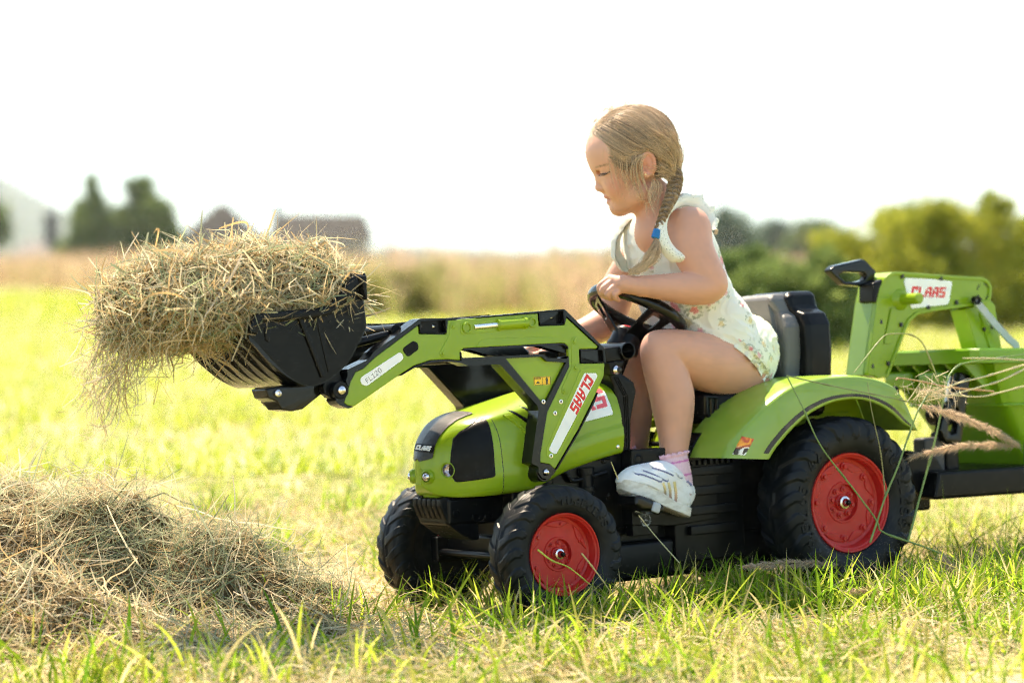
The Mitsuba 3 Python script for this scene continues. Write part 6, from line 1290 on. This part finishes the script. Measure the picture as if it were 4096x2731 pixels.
def wild(c, nrm, L, n, S=7, lift=.0, curl=.35):
    """curled stems through the points c, lying mostly along the surface whose normal is nrm"""
    d = rng.normal(size=(n, 3)); d -= nrm * (d * nrm).sum(1, keepdims=True) * rng.uniform(.45, 1.0, (n, 1)); d /= np.linalg.norm(d, axis=1, keepdims=True)
    e = rng.normal(size=(n, 3)); e -= d * (e * d).sum(1, keepdims=True); e /= np.linalg.norm(e, axis=1, keepdims=True); g = np.cross(d, e)
    t = np.linspace(-.5, .5, S)[None, :, None]; cu = rng.normal(0, curl, (n, 1, 1)); kink = rng.normal(0, .10, (n, 1, 1)) * np.abs(t - rng.uniform(-.3, .3, (n, 1, 1))) * 2; w2 = rng.normal(0, .06, (n, 1, 1)) * np.sin(t * rng.uniform(6, 12, (n, 1, 1)))
    return c[:, None] + L[:, None, None] * (d[:, None] * t + e[:, None] * (cu * (t * t - .08) + kink) + g[:, None] * w2)
def core_mesh(field_pts, h, amp, f, seed):
    m = field_pts; v = m.vertices; n = meshkit.fbm(v * f, 3, seed) - .5; m.vertices = v + m.vertex_normals * (amp * n)[:, None]; return m
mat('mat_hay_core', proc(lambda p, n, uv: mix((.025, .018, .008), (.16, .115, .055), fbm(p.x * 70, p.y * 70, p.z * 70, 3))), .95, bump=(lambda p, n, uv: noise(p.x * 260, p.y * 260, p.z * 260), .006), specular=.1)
# ---- hay in the bucket
HB_ = Field((-.86, 4.02, .34), (-.16, 4.62, .82), .006)
heap = [([(.5296,0,.6176)][0], (.150, .125, .062)), ([(.4272,.02,.6306)][0], (.09, .115, .052)), ([(.3957,.04,.6258)][0], (.052, .080, .040)), ([(.604,-.02,.6295)][0], (.10, .115, .058)), ([(.6632,-.02,.6158)][0], (.066, .10, .056)), ([(.7117,-.03,.5954)][0], (.036, .08, .040)), ([(.4858,0,.6636)][0], (.11, .09, .032)), ([(.6069,.03,.5977)][0], (.09, .10, .028))]
for c_, r_ in heap: HB_.ell(to_w([c_])[0], r_, TR.T, .05)
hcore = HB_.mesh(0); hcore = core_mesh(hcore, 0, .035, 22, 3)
def surf(m, n, rng_):
    a = m.area_faces; k = rng_.choice(len(a), n, p=a / a.sum()); r = np.sort(rng_.uniform(size=(n, 2)), axis=1); b = np.stack([r[:, 0], r[:, 1] - r[:, 0], 1 - r[:, 1]], 1)
    return (m.triangles[k] * b[..., None]).sum(1), m.face_normals[k]
def hay_on(m, n, L0, L1, w0, w1, out0, out1, green, extra=None):
    c, nr = surf(m, n, rng); c = c + nr * rng.uniform(out0, out1, (n, 1)); L = rng.uniform(L0, L1, n) ** 1.0
    P = wild(c, nr, L, n); N = nr + rng.normal(0, .7, (n, 3)); return ribbons(P, rng.uniform(w0, w1, n) * rng.choice([1, 1, 1, 1.7], n), N, straw_cols(n, green))
def join(rs):
    o, V, Fs, Cs = 0, [], [], []
    for v, f, c in rs: V.append(v); Fs.append(f + o); Cs.append(c); o += len(v)
    return tm(np.vstack(V), np.vstack(Fs)), np.vstack(Cs)
lmask = (hcore.vertices - TT) @ TR
rs = [hay_on(hcore, 10000, .03, .11, .0011, .0032, -.010, .005, .4), hay_on(hcore, 1100, .08, .18, .0012, .0034, .0, .011, .3)]
# the strands that hang over the lip and out to the left
hang = np.array([(.7039,-.02,.5947),(.7413,-.02,.5709),(.7707,-.03,.5585),(.7326,0,.556),(.7565,-.02,.5128),(.7819,-.02,.4834),(.7028,.03,.5678)])
tips = np.array([(.7804,-.02,.4555),(.8195,-.02,.4438),(.833,-.03,.5001),(.7964,-.01,.4008),(.7809,-.02,.3914),(.8031,-.02,.4206),(.7316,.03,.4801)])
n = 250; k = rng.integers(0, 7, n); a0 = hang[k] + rng.normal(0, 1, (n, 3)) * [.018, .045, .014]; a1 = a0 * .25 + tips[k] * .75 + rng.normal(0, 1, (n, 3)) * [.020, .035, .026]
t = np.linspace(-.25, 1, 8)[None, :, None]; P = a0[:, None] * (1 - t) + a1[:, None] * t + np.sin(np.clip(t, 0, 1) * 3.1) * rng.normal(0, .016, (n, 1, 3)) + rng.normal(0, .012, (n, 1, 3)) * np.sin(t * 7); P = P - np.array([0, 0, .02]) * np.sin(np.clip(t, 0, 1) * 3.14)
rs.append(ribbons(to_w(P), rng.uniform(.0008, .0020, n), rng.normal(size=(n, 3)), straw_cols(n, .45)))
lng = np.array([(.4437,0,.729),(.4442,.05,.7085),(.5505,0,.7482),(.6755,0,.7167),(.6834,-.05,.7341),(.7485,-.05,.7045),(.8024,0,.6364),(.8283,0,.4828),(.3727,.05,.7214),(.4003,.145,.6027),(.4379,.13,.6413),(.4563,.12,.6706),(.5718,.12,.6625),(.6623,.12,.6154),(.7146,.1,.5852),(.6568,.1,.5498),(.6885,.09,.5459),(.7165,.12,.6036),(.3881,.15,.6388),(.7424,.13,.6394)])
lng2 = np.array([(.3709,0,.7844),(.4058,.05,.7077),(.4941,0,.7415),(.6772,0,.742),(.6672,-.02,.7092),(.7318,-.04,.6472),(.8527,0,.6532),(.7437,0,.5174),(.3246,.05,.7059),(.4065,.15,.5138),(.4088,.14,.5749),(.5592,.12,.6677),(.5519,.12,.634),(.785,.13,.6057),(.7567,.12,.567),(.7318,.1,.542),(.6965,.1,.4828),(.5952,.14,.5792),(.3544,.15,.6663),(.7846,.14,.5864)])
n = len(lng); t = np.linspace(0, 1, 9)[None, :, None]; P = lng[:, None] * (1 - t) + lng2[:, None] * t + np.sin(t * 3.14) * rng.normal(0, .010, (n, 1, 3)); rs.append(ribbons(to_w(P), rng.uniform(.0022, .0042, n), rng.normal(0, .5, (n, 3)) + [0, -1, .3], STRAW[rng.choice([0, 1, 6], n)] * 1.1))
hm, hcol = join(rs)
scene['hay_heap__loose_stems'] = mikit.ply(hm, 'mat_straw', False, color=hcol)
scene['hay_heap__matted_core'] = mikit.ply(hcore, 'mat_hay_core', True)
tag('hay_heap', 'big tangled heap of dry hay spilling out of the black loader bucket', 'hay', kind='stuff')
# ---- the windrow on the left and the loose hay on the ground
def pile(x, y):
    b = lambda cx, cy, sx, sy, h, th=0: h * np.exp(-(((x - cx) / sx) ** 2 + ((y - cy) / sy) ** 2) ** 1.25)
    n = meshkit.fbm(np.stack([x * 9, y * 9, 0 * x], -1), 3, 8) - .5
    z = np.maximum.reduce([b(-1.02, 4.70, .38, .30, .245), b(-.80, 4.62, .20, .26, .235), b(-.555, 4.56, .16, .25, .175), b(-.42, 4.50, .15, .22, .095), b(-.95, 4.22, .36, .17, .115), b(-.62, 4.18, .20, .13, .065), b(-1.30, 4.6, .35, .4, .25)])
    return z + (.085 * n + .05 * (meshkit.fbm(np.stack([x * 21, y * 21, 0 * x], -1), 2, 18) - .5)) * np.clip(z / .1, 0, 1)
px_ = np.linspace(-1.75, -.10, 170); py_ = np.linspace(3.85, 5.15, 130); X, Y = np.meshgrid(px_, py_, indexing='ij'); Z = pile(X, Y)
pm = tm(np.stack([X, Y, gz(X, Y) + Z - .03], -1).reshape(-1, 3), grid_faces(170, 130))
pm.update_faces((Z.reshape(-1)[pm.faces] > .012).all(1)); pm.remove_unreferenced_vertices()
if pm.face_normals[:, 2].mean() < 0: pm.invert()
pm.vertices[:, 2] += .012
rs = []
for n_, l0, l1, w0, w1, o0, o1, cu in ((15000, .04, .15, .0011, .0030, -.010, .008, .25), (2600, .10, .28, .0014, .0036, .0, .022, .18)):
    c, nr = surf(pm, n_, rng); c = c + nr * rng.uniform(o0, o1, (n_, 1)); gr_ = np.clip((c[:, 0] + .95) / .25, 0, 1) * np.clip((c[:, 1] - 4.25) / .12, 0, 1) * np.clip((-.28 - c[:, 0]) / .1, 0, 1); isg = rng.uniform(size=n_) < gr_ * .6
    co = np.where(isg[:, None], np.array([[.24, .27, .17], [.30, .32, .21], [.19, .23, .13], [.38, .37, .24]])[rng.integers(0, 4, n_)] * rng.uniform(.8, 1.2, (n_, 1)), straw_cols(n_, .3))
    rs.append(ribbons(wild(c, nr, rng.uniform(l0, l1, n_), n_, curl=cu), rng.uniform(w0, w1, n_), nr + rng.normal(0, .6, (n_, 3)), co))
tu = np.array([[-.80, 4.56, .24], [-.545, 4.52, .16], [-.42, 4.5, .10], [-.93, 4.62, .24], [-.62, 4.55, .17]]); n = 900; k = rng.choice(5, n, p=[.3, .3, .2, .1, .1]); c = tu[k] + rng.normal(0, 1, (n, 3)) * [.05, .06, .022]; c[:, 2] += gz(c[:, 0], c[:, 1])
rs.append(ribbons(wild(c, np.tile([[0, 0, .4]], (n, 1)), rng.uniform(.04, .14, n), n, curl=.8), rng.uniform(.0007, .0016, n), rng.normal(size=(n, 3)), straw_cols(n, .7)))
hm, hcol = join(rs)
scene['hay_pile__loose_stems'] = mikit.ply(hm, 'mat_straw', False, color=hcol)
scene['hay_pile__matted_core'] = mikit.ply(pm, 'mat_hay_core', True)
tag('hay_pile', 'low windrow of half dry hay lying on the meadow under the loader bucket', 'hay', kind='stuff')
# scattered stems on the ground
def scatter(n, x0, x1, y0, y1, dens=None):
    x, y = rng.uniform(x0, x1, n), rng.uniform(y0, y1, n)
    if dens is not None: q = rng.uniform(size=n) < dens(x, y); x, y = x[q], y[q]
    return x, y
x, y = scatter(52000, -1.5, 2.2, 3.45, 6.6, lambda x, y: np.clip(.5 + .76 * np.exp(-(((x + .30) / .34) ** 2 + ((y - 4.55) / .42) ** 2)) + .5 * np.exp(-(((x - .1) / .5) ** 2 + ((y - 4.15) / .22) ** 2)), 0, 1) * (meshkit.fbm(np.stack([x * 3, y * 3, 0 * x], -1), 3, 31) > .42))
n = len(x); c = np.stack([x, y, gz(x, y) + rng.uniform(.004, .035, n)], 1); nr = np.tile([[0, 0, 1.]], (n, 1))
hm, hcol = join([ribbons(wild(c, nr, rng.uniform(.03, .15, n), n, 6), rng.uniform(.0012, .0034, n), nr + rng.normal(0, .6, (n, 3)), straw_cols(n, .2))])
scene['loose_straw'] = mikit.ply(hm, 'mat_straw', False, color=hcol)
tag('loose_straw', 'dry straw scattered over the cut meadow', 'straw', kind='stuff')
# ---- grass
GRN = np.array([[.12, .25, .018], [.20, .35, .022], [.30, .44, .03], [.40, .48, .05], [.48, .47, .11], [.62, .53, .26]])
def grass(x, y, h, w, lean, bend, S, cols):
    n = len(x); a = rng.uniform(0, 6.283, n); d = np.stack([np.cos(a), np.sin(a), 0 * a], 1); t = np.linspace(0, 1, S)[None, :, None]
    root = np.stack([x, y, gz(x, y) - .006], 1); up = np.array([0, 0, 1.]); ln, bd = lean[:, None, None], bend[:, None, None]; hh = h[:, None, None]
    P = root[:, None] + hh * (up * (t - .45 * bd * t ** 2.5) + d[:, None] * (ln * t + bd * t ** 2))
    b = a + rng.normal(1.57, .5, n); N = np.cross(np.stack([np.cos(b), np.sin(b), 0 * b], 1), up); side = np.stack([np.cos(b), np.sin(b), 0 * b], 1)
    wt = (w[:, None] * np.interp(np.linspace(0, 1, S), [0, .3, .75, 1], [.75, 1, .6, .06])[None] * .5)[..., None]
    V = np.stack([P - side[:, None] * wt, P + side[:, None] * wt], 2).reshape(-1, 3); i = np.arange(S - 1) * 2
    f = np.vstack([np.stack([i, i + 1, i + 3], 1), np.stack([i, i + 3, i + 2], 1)])
    return V, (f[None] + (np.arange(n) * 2 * S)[:, None, None]).reshape(-1, 3), np.repeat(cols, 2 * S, 0)
MEAD = np.array([[.27, .38, .025], [.41, .48, .04], [.52, .56, .09], [.60, .61, .25], [.72, .66, .42], [.80, .76, .56]])
def mcols(n, far=0):
    return MEAD[rng.choice(6, n, p=[.26, .34, .22, .08, .06, .04] if far else [.16, .26, .24, .13, .11, .10])] * rng.uniform(.8, 1.15, (n, 1))
def gcols(n, dry):
    p = np.array([.12, .24, .29, .20, .09, .06]) * (1 - dry) + np.array([0, .02, .08, .15, .25, .50]) * dry; return GRN[rng.choice(6, n, p=p / p.sum())] * rng.uniform(.8, 1.2, (n, 1))
def clump(x, y, f=1.0, s=41): return meshkit.fbm(np.stack([x * f, y * f, 0 * x], -1), 3, s)
def onpile(x, y): return pile(x, y) > .03
gs = []
x, y = scatter(33000, -1.9, 2.3, 3.35, 7.4); c = clump(x, y, 2.6); q = (rng.uniform(size=len(x)) < np.clip((c - .37) * 4.5, .08, .8)) & ~onpile(x, y); x, y, c = x[q], y[q], c[q]; n = len(x)
right = np.clip((x + .3) / .9, 0, 1); h = rng.gamma(5, .0085, n) * (.55 + .9 * np.clip((c - .35) * 3, 0, 1)) * (.75 + .5 * right) + .012
gs.append(grass(x, y, h, rng.uniform(.0020, .0056, n), np.abs(rng.normal(0, .5, n)), np.abs(rng.normal(.15, .7, n)), 6, gcols(n, .38)))
# tufts of taller blades by the wheels and along the front
tuft = np.array([[.13, 4.33], [.19, 4.36], [.08, 4.30], [.24, 4.42], [.42, 4.50], [.52, 4.56], [.36, 4.62], [.60, 4.50], [.68, 4.46], [.80, 4.45], [.90, 4.55], [1.0, 4.65], [.95, 4.8], [-.02, 4.28], [.30, 4.10], [.05, 3.95], [-.25, 3.85], [.55, 3.95], [.85, 4.05], [-.65, 3.82], [-.45, 3.75], [.2, 3.8], [1.0, 4.2], [-.02, 4.62], [-.14, 4.7], [.45, 4.75], [.75, 4.3], [-.3, 4.45]])
tuft = np.vstack([tuft, [[-.25, 5.3], [-.1, 5.5], [.0, 6.0], [-.55, 5.6], [-.4, 6.3], [-.9, 5.5], [.1, 5.2], [-.75, 6.2], [1.3, 5.3], [1.1, 5.0]]]); n = 3900; k = rng.integers(0, len(tuft), n); x, y = tuft[k, 0] + rng.normal(0, .05, n), tuft[k, 1] + rng.normal(0, .045, n); n = len(x)
gs.append(grass(x, y, rng.uniform(.05, .135, n) * np.where(y < 4.1, .75, 1), rng.uniform(.0030, .0075, n), np.abs(rng.normal(0, .45, n)), np.abs(rng.normal(.2, .6, n)), 7, gcols(n, .24)))
n = 560; x, y = rng.uniform(-1.0, 1.3, n), rng.uniform(3.62, 4.16, n); gs.append(grass(x, y, rng.uniform(.06, .16, n), rng.uniform(.004, .009, n), np.abs(rng.normal(.1, .45, n)), np.abs(rng.normal(.3, .6, n)), 8, gcols(n, .35)))
hm, hcol = join(gs)
scene['grass'] = mikit.ply(hm, 'mat_grass', True, color=hcol); tag('grass', 'sunlit short green grass with dry blades around the tractor', 'grass', kind='stuff')
gs = []
for n, y0, y1, hw, h0, w0, S in ((60000, 7.2, 13.5, 3.2, .085, .006, 4), (52000, 13, 26, 5.6, .10, .011, 3), (34000, 25, 48, 11, .13, .024, 3)):
    y = y0 + (y1 - y0) * rng.uniform(size=n); x = rng.uniform(-1, 1, n) * hw * (.65 + .35 * y / y1); c = clump(x, y, 1.1 if y0 < 20 else .5, 43)
    q = rng.uniform(size=n) < np.clip((c - .25) * 4, .3, 1); x, y, c = x[q], y[q], c[q]; m_ = len(x)
    gs.append(grass(x, y, h0 * rng.uniform(.5, 1.35, m_) * (.7 + .6 * c), rng.uniform(.7, 1.4, m_) * w0, np.abs(rng.normal(0, .3, m_)), np.abs(rng.normal(0, .5, m_)), S, mcols(m_, y0 > 20)))
hm, hcol = join(gs)
scene['meadow_grass__blades'] = mikit.ply(hm, 'mat_grass', True, color=hcol); n = 5200; y = 6.8 + 22 * rng.uniform(size=n) ** 1.6; x = rng.uniform(-.3, .3, n) * y; P0 = np.stack([x, y, gz(x, y) + rng.uniform(.03, .10, n)], 1); lv, lf = leaf_cards(P0, .010, rng)
scene['meadow_grass__glossy_blades'] = mikit.ply(tm(lv, lf), 'mat_glint', False, color=np.tile([[.7, .75, .4]], (len(lv), 1))); tag('meadow_grass', 'bright backlit meadow grass stretching out of focus behind', 'grass', kind='stuff')
# tall dry grass at the far side of the mown strip
def edge_y(x): return np.where(x > 2.0, 40, np.clip(28 - 3.0 * (x + .9), 19, 64))
n = 46000; d = rng.uniform(0, 1, n) ** 1.5 * 26; az = rng.uniform(-.27, .27, n); r0 = 28.0; yy = np.full(n, 30.0)
for _ in range(12): yy = edge_y(az * yy) * .5 + yy * .5
yy = yy + (meshkit.fbm(np.stack([az * 40, 0 * az, 0 * az], -1), 3, 51) - .5) * 14; y = yy + d; x = az * y; cl = .5 * clump(x, y, .35, 47) + .5 * clump(x, y, .11, 48)
h = (.40 + .50 * rng.uniform(size=n)) * (.75 + .5 * cl) * np.where(x < -3, 1.12, .92); BR = np.array([[.52, .38, .22], [.60, .45, .30], [.42, .28, .17], [.66, .52, .34], [.42, .44, .14], [.32, .38, .08]])
pb = np.where((cl > .53)[:, None], [.12, .12, .08, .13, .3, .25], [.28, .26, .2, .14, .08, .04]); kk = (rng.uniform(size=(n, 1)) > np.cumsum(pb / pb.sum(1, keepdims=True), 1)).sum(1)
v1 = grass(x, y, h, rng.uniform(.010, .022, n), np.abs(rng.normal(0, .12, n)), np.abs(rng.normal(.05, .16, n)), 4, BR[np.clip(kk, 0, 5)] * rng.uniform(.8, 1.2, (n, 1)))
m_ = 12000; P0 = np.stack([x[:m_], y[:m_], gz(x[:m_], y[:m_]) + h[:m_] * .93], 1) + rng.normal(0, .03, (m_, 3)); lv, lf = leaf_cards(P0, .05, rng); lc = np.repeat(np.array([[.48, .33, .24]]) * rng.uniform(.7, 1.3, (m_, 1)), 4, 0)
hm, hcol = join([v1, (lv, lf, lc)])
scene['tall_grass'] = mikit.ply(hm, 'mat_straw', True, color=hcol); tag('tall_grass', 'band of tall brown grass gone to seed across the meadow', 'tall grass', kind='stuff')

# ---- single tall stalks in front of the rear wheel, with seed heads
def stalk(key, pts, r, col, label, group=None):
    p = spline(pts, 40); rad = np.interp(np.linspace(0, 1, 40), [0, 1], r); k = numbered(key)
    m = tube(p, rad, 7); c = np.tile([col], (len(m.vertices), 1)) * (.85 + .3 * meshkit.noise(m.vertices * 40, 3))[:, None]
    for i in (11, 24, 33):
        nd = tube(p[i - 1:i + 2], rad[i] * 1.45, 7); 
        m = cat([m, nd]); c = np.vstack([c, np.tile([np.array(col) * .8], (len(nd.vertices), 1))])
    scene[k] = mikit.ply(m, 'mat_stalk', True, color=c); tag(k, label, 'grass stalk', group); return k
mat('mat_stalk', VC, .45)
GS, YS = [.16, .24, .06], [.56, .48, .24]
stalk('grass_stalk', to_w([(-.6651,.3,.0946),(-.686,.3,.1348),(-.7113,.3,.1834),(-.7443,.3,.2346),(-.7739,.3,.2892),(-.8036,.3,.3413),(-.8202,.295,.3546),(-.8429,.29,.3734),(-.8811,.28,.383)]), (.0022, .0013), GS, 'green stalk rising across the right half of the red rear rim')
stalk('grass_stalk', to_w([(-.7863,.27,.0828),(-.8039,.27,.1213),(-.8309,.27,.1851),(-.8622,.27,.2546),(-.8901,.27,.3278),(-.9047,.27,.3732),(-.9231,.265,.407),(-.9481,.26,.4233),(-.9811,.25,.4301),(-1.0697,.24,.4357),(-1.1901,.22,.4411)]), (.0024, .0012), GS, 'green stalk just right of the rear tyre bending over to the right')
stalk('grass_stalk', to_w([(-.8851,.3,.0392),(-.8049,.3,.073),(-.698,.3,.1121),(-.6827,.3,.1383),(-.6304,.3,.2011),(-.5556,.3,.2884),(-.5223,.29,.3678),(-.496,.28,.4285)]), (.0021, .0012), GS, 'kinked green stalk leaning from the mudguard down over the red rear rim')
stalk('grass_stalk', to_w([(-.496,.28,.4285),(-.5608,.28,.4132),(-.6377,.28,.3962),(-.6992,.28,.3833),(-.7728,.28,.3678),(-.8358,.28,.3492)]), (.0013, .0010), [.20, .22, .08], 'thin stem lying over the top of the rear mudguard')
stalk('grass_stalk', to_w([(-.7004,.275,.4061),(-.7032,.275,.3796),(-.709,.275,.3397),(-.7243,.275,.2683),(-.7304,.275,.1886),(-.7224,.28,.1761)]), (.0006, .0013), [.28, .26, .10], 'thin brownish stalk hanging over the rear tyre tread')
stalk('grass_stalk', to_w([(-.6792,.26,.4249),(-.7162,.26,.4572),(-.7679,.25,.4922),(-.7906,.25,.4976),(-.8319,.25,.4953),(-.8614,.25,.484),(-.879,.25,.4616),(-.8912,.255,.4262),(-.9,.26,.3967)]), (.0008, .0016), [.30, .30, .10], 'arched stalk in front of the green digger boom')
for i, (pts, lab) in enumerate((([(-.833,.29,.3654),(-.8885,.28,.3797),(-.9445,.27,.3914),(-1.0327,.26,.4017),(-1.1734,.24,.4219)], 'topmost yellow straw of the bunch over the trailer'), ([(-.8326,.29,.3597),(-.9107,.28,.3684),(-.9982,.27,.3799),(-1.0716,.26,.3909),(-1.173,.24,.4159)], 'second yellow straw of the bunch over the trailer'), ([(-.8371,.29,.3709),(-.9107,.28,.3684),(-.9969,.27,.3609),(-1.0658,.26,.3661),(-1.1703,.24,.3772)], 'lowest yellow straw of the bunch over the trailer'),
       ([(-.9668,.26,.4405),(-1.0116,.26,.4385),(-1.0588,.26,.4357),(-1.1641,.25,.4266)], 'short pale straw in front of the trailer rim'), ([(-.7696,.28,.4059),(-.7773,.28,.4098),(-.8366,.28,.3996),(-.9208,.27,.3839),(-1.0462,.26,.3692)], 'reddish thin straw left of the straw bunch'))):
    stalk('dry_straw', to_w(pts), (.0014, .0019), YS if i < 4 else [.50, .30, .14], lab)
def plume(key, a, b, r, n, label, droop=.012, seed=0):
    rg = np.random.default_rng(seed); a, b = np.asarray(a), np.asarray(b); ax_ = b - a; L = np.linalg.norm(ax_); ax_ = ax_ / L
    u = rg.uniform(0, 1, n) ** .85; rr = r * np.clip(np.sin(np.pi * np.clip(u * .93 + .07, 0, 1)), 0, 1) ** .9 * (.55 + .9 * meshkit.noise(np.stack([u * 14, 0 * u, 0 * u + seed], -1), seed)) * rg.uniform(.15, 1, n) ** .6; an = rg.uniform(0, 6.283, n); s1 = np.cross(ax_, [0, 1, 0.2]); s1 /= np.linalg.norm(s1); s2 = np.cross(ax_, s1); rad = np.cos(an)[:, None] * s1 + np.sin(an)[:, None] * s2
    c = a + ax_ * (u * L)[:, None] - np.array([0, 0, droop]) * np.sin(u * np.pi)[:, None]; d = ax_ * rg.uniform(.7, 1.0, (n, 1)) + rad * rg.uniform(.05, .5, (n, 1)) - [0, 0, .15]; ln = rg.uniform(.006, .022, n) * (.7 + .6 * rg.uniform(size=n)); t = np.linspace(0, 1, 3)[None, :, None]
    P = (c + rad * rr[:, None] * .35)[:, None] + d[:, None] * ln[:, None, None] * t + rad[:, None] * (rr[:, None, None] * .4 * t)
    v, f, cc = ribbons(P, rg.uniform(.0006, .0013, n), rg.normal(size=(n, 3)), np.array([[.60, .47, .34]]) * rg.uniform(.7, 1.35, (n, 1)), (.5, 1, .2))
    k = numbered(key); scene[k] = mikit.ply(tm(v, f), 'mat_straw', False, color=cc); tag(k, label, 'seed head')
plume('seed_head', *to_w([(-.8171,.285,.3555),(-1.1118,.25,.2572)]), .0105, 1500, 'upper feathery brown seed head in front of the trailer', -.010, 1)
plume('seed_head', *to_w([(-1.121,.24,.2528),(-.8028,.28,.2521)]), .0095, 1400, 'lower feathery brown seed head in front of the black hitch', -.012, 2)
plume('seed_head', *to_w([(-.5847,.3,.0599),(-.3303,.33,.0792)]), .011, 1000, 'brown seed head lying in the grass below the rear wheel', -.004, 3)
plume('seed_head', *to_w([(-.8086,.4,.0031),(-.7868,.38,.0519)]), .010, 700, 'small tawny seed head low in the grass right of the rear wheel', 0, 4)
plume('seed_head', *to_w([(-.6671,.48,.0107),(-.4433,.5,.0326)]), .011, 800, 'pale seed head lying in the bright grass near the bottom right', -.003, 5)
for i, (pts, lab) in enumerate((([(.1014,.3,.1477),(.0723,.3,.1259),(.0299,.29,.1086),(-.0146,.29,.0733)], 'long yellow green blade across the red front rim'), ([(.0152,.31,.1341),(-.0036,.31,.1117),(-.0296,.31,.0782),(-.0527,.31,.0448)], 'tan pointed blade right of the front hub'), ([(-.1339,.2,.2863),(-.1443,.205,.2528)], 'short yellow straw in front of the toe of the shoe'), ([(-.1764,.22,.1835),(-.1886,.26,.1413),(-.207,.3,.0959)], 'thin pale straw slanting from the pedal to the ground'))):
    stalk('grass_stalk', to_w(pts), (.0008 if i > 1 else .0017, .0009), [[.40, .46, .06], [.50, .40, .16], [.6, .5, .2], [.5, .46, .24]][i], lab)

# ---- the summer air
HX0, HY0, HZ0 = 4100., 4100., 118.
scene['haze'] = {'type': 'cube', 'to_world': T4().translate([0, 0, HZ0 / 2 - .75]).scale([HX0, HY0 + 20, HZ0 / 2 + .75]), 'bsdf': {'type': 'null'}, 'interior': {'type': 'ref', 'id': 'haze_air'}}
tag('haze', 'thin bright summer haze over the meadow', kind='stuff')

# the broken tuft where the straws are tied into the bunch
c = to_w([(-.8567,.285,.3756)])[0] + rng.normal(0, 1, (70, 3)) * [.030, .014, .012]
hm, hcol = join([ribbons(wild(c, np.tile([[0, .3, .1]], (70, 1)), rng.uniform(.03, .08, 70), 70, curl=.7), rng.uniform(.0007, .0016, 70), rng.normal(size=(70, 3)), STRAW[rng.choice([0, 1, 5], 70)])])
scene['straw_tuft'] = mikit.ply(hm, 'mat_straw', False, color=hcol); tag('straw_tuft', 'frayed tuft of broken pale straw right of the rear mudguard', 'straw')
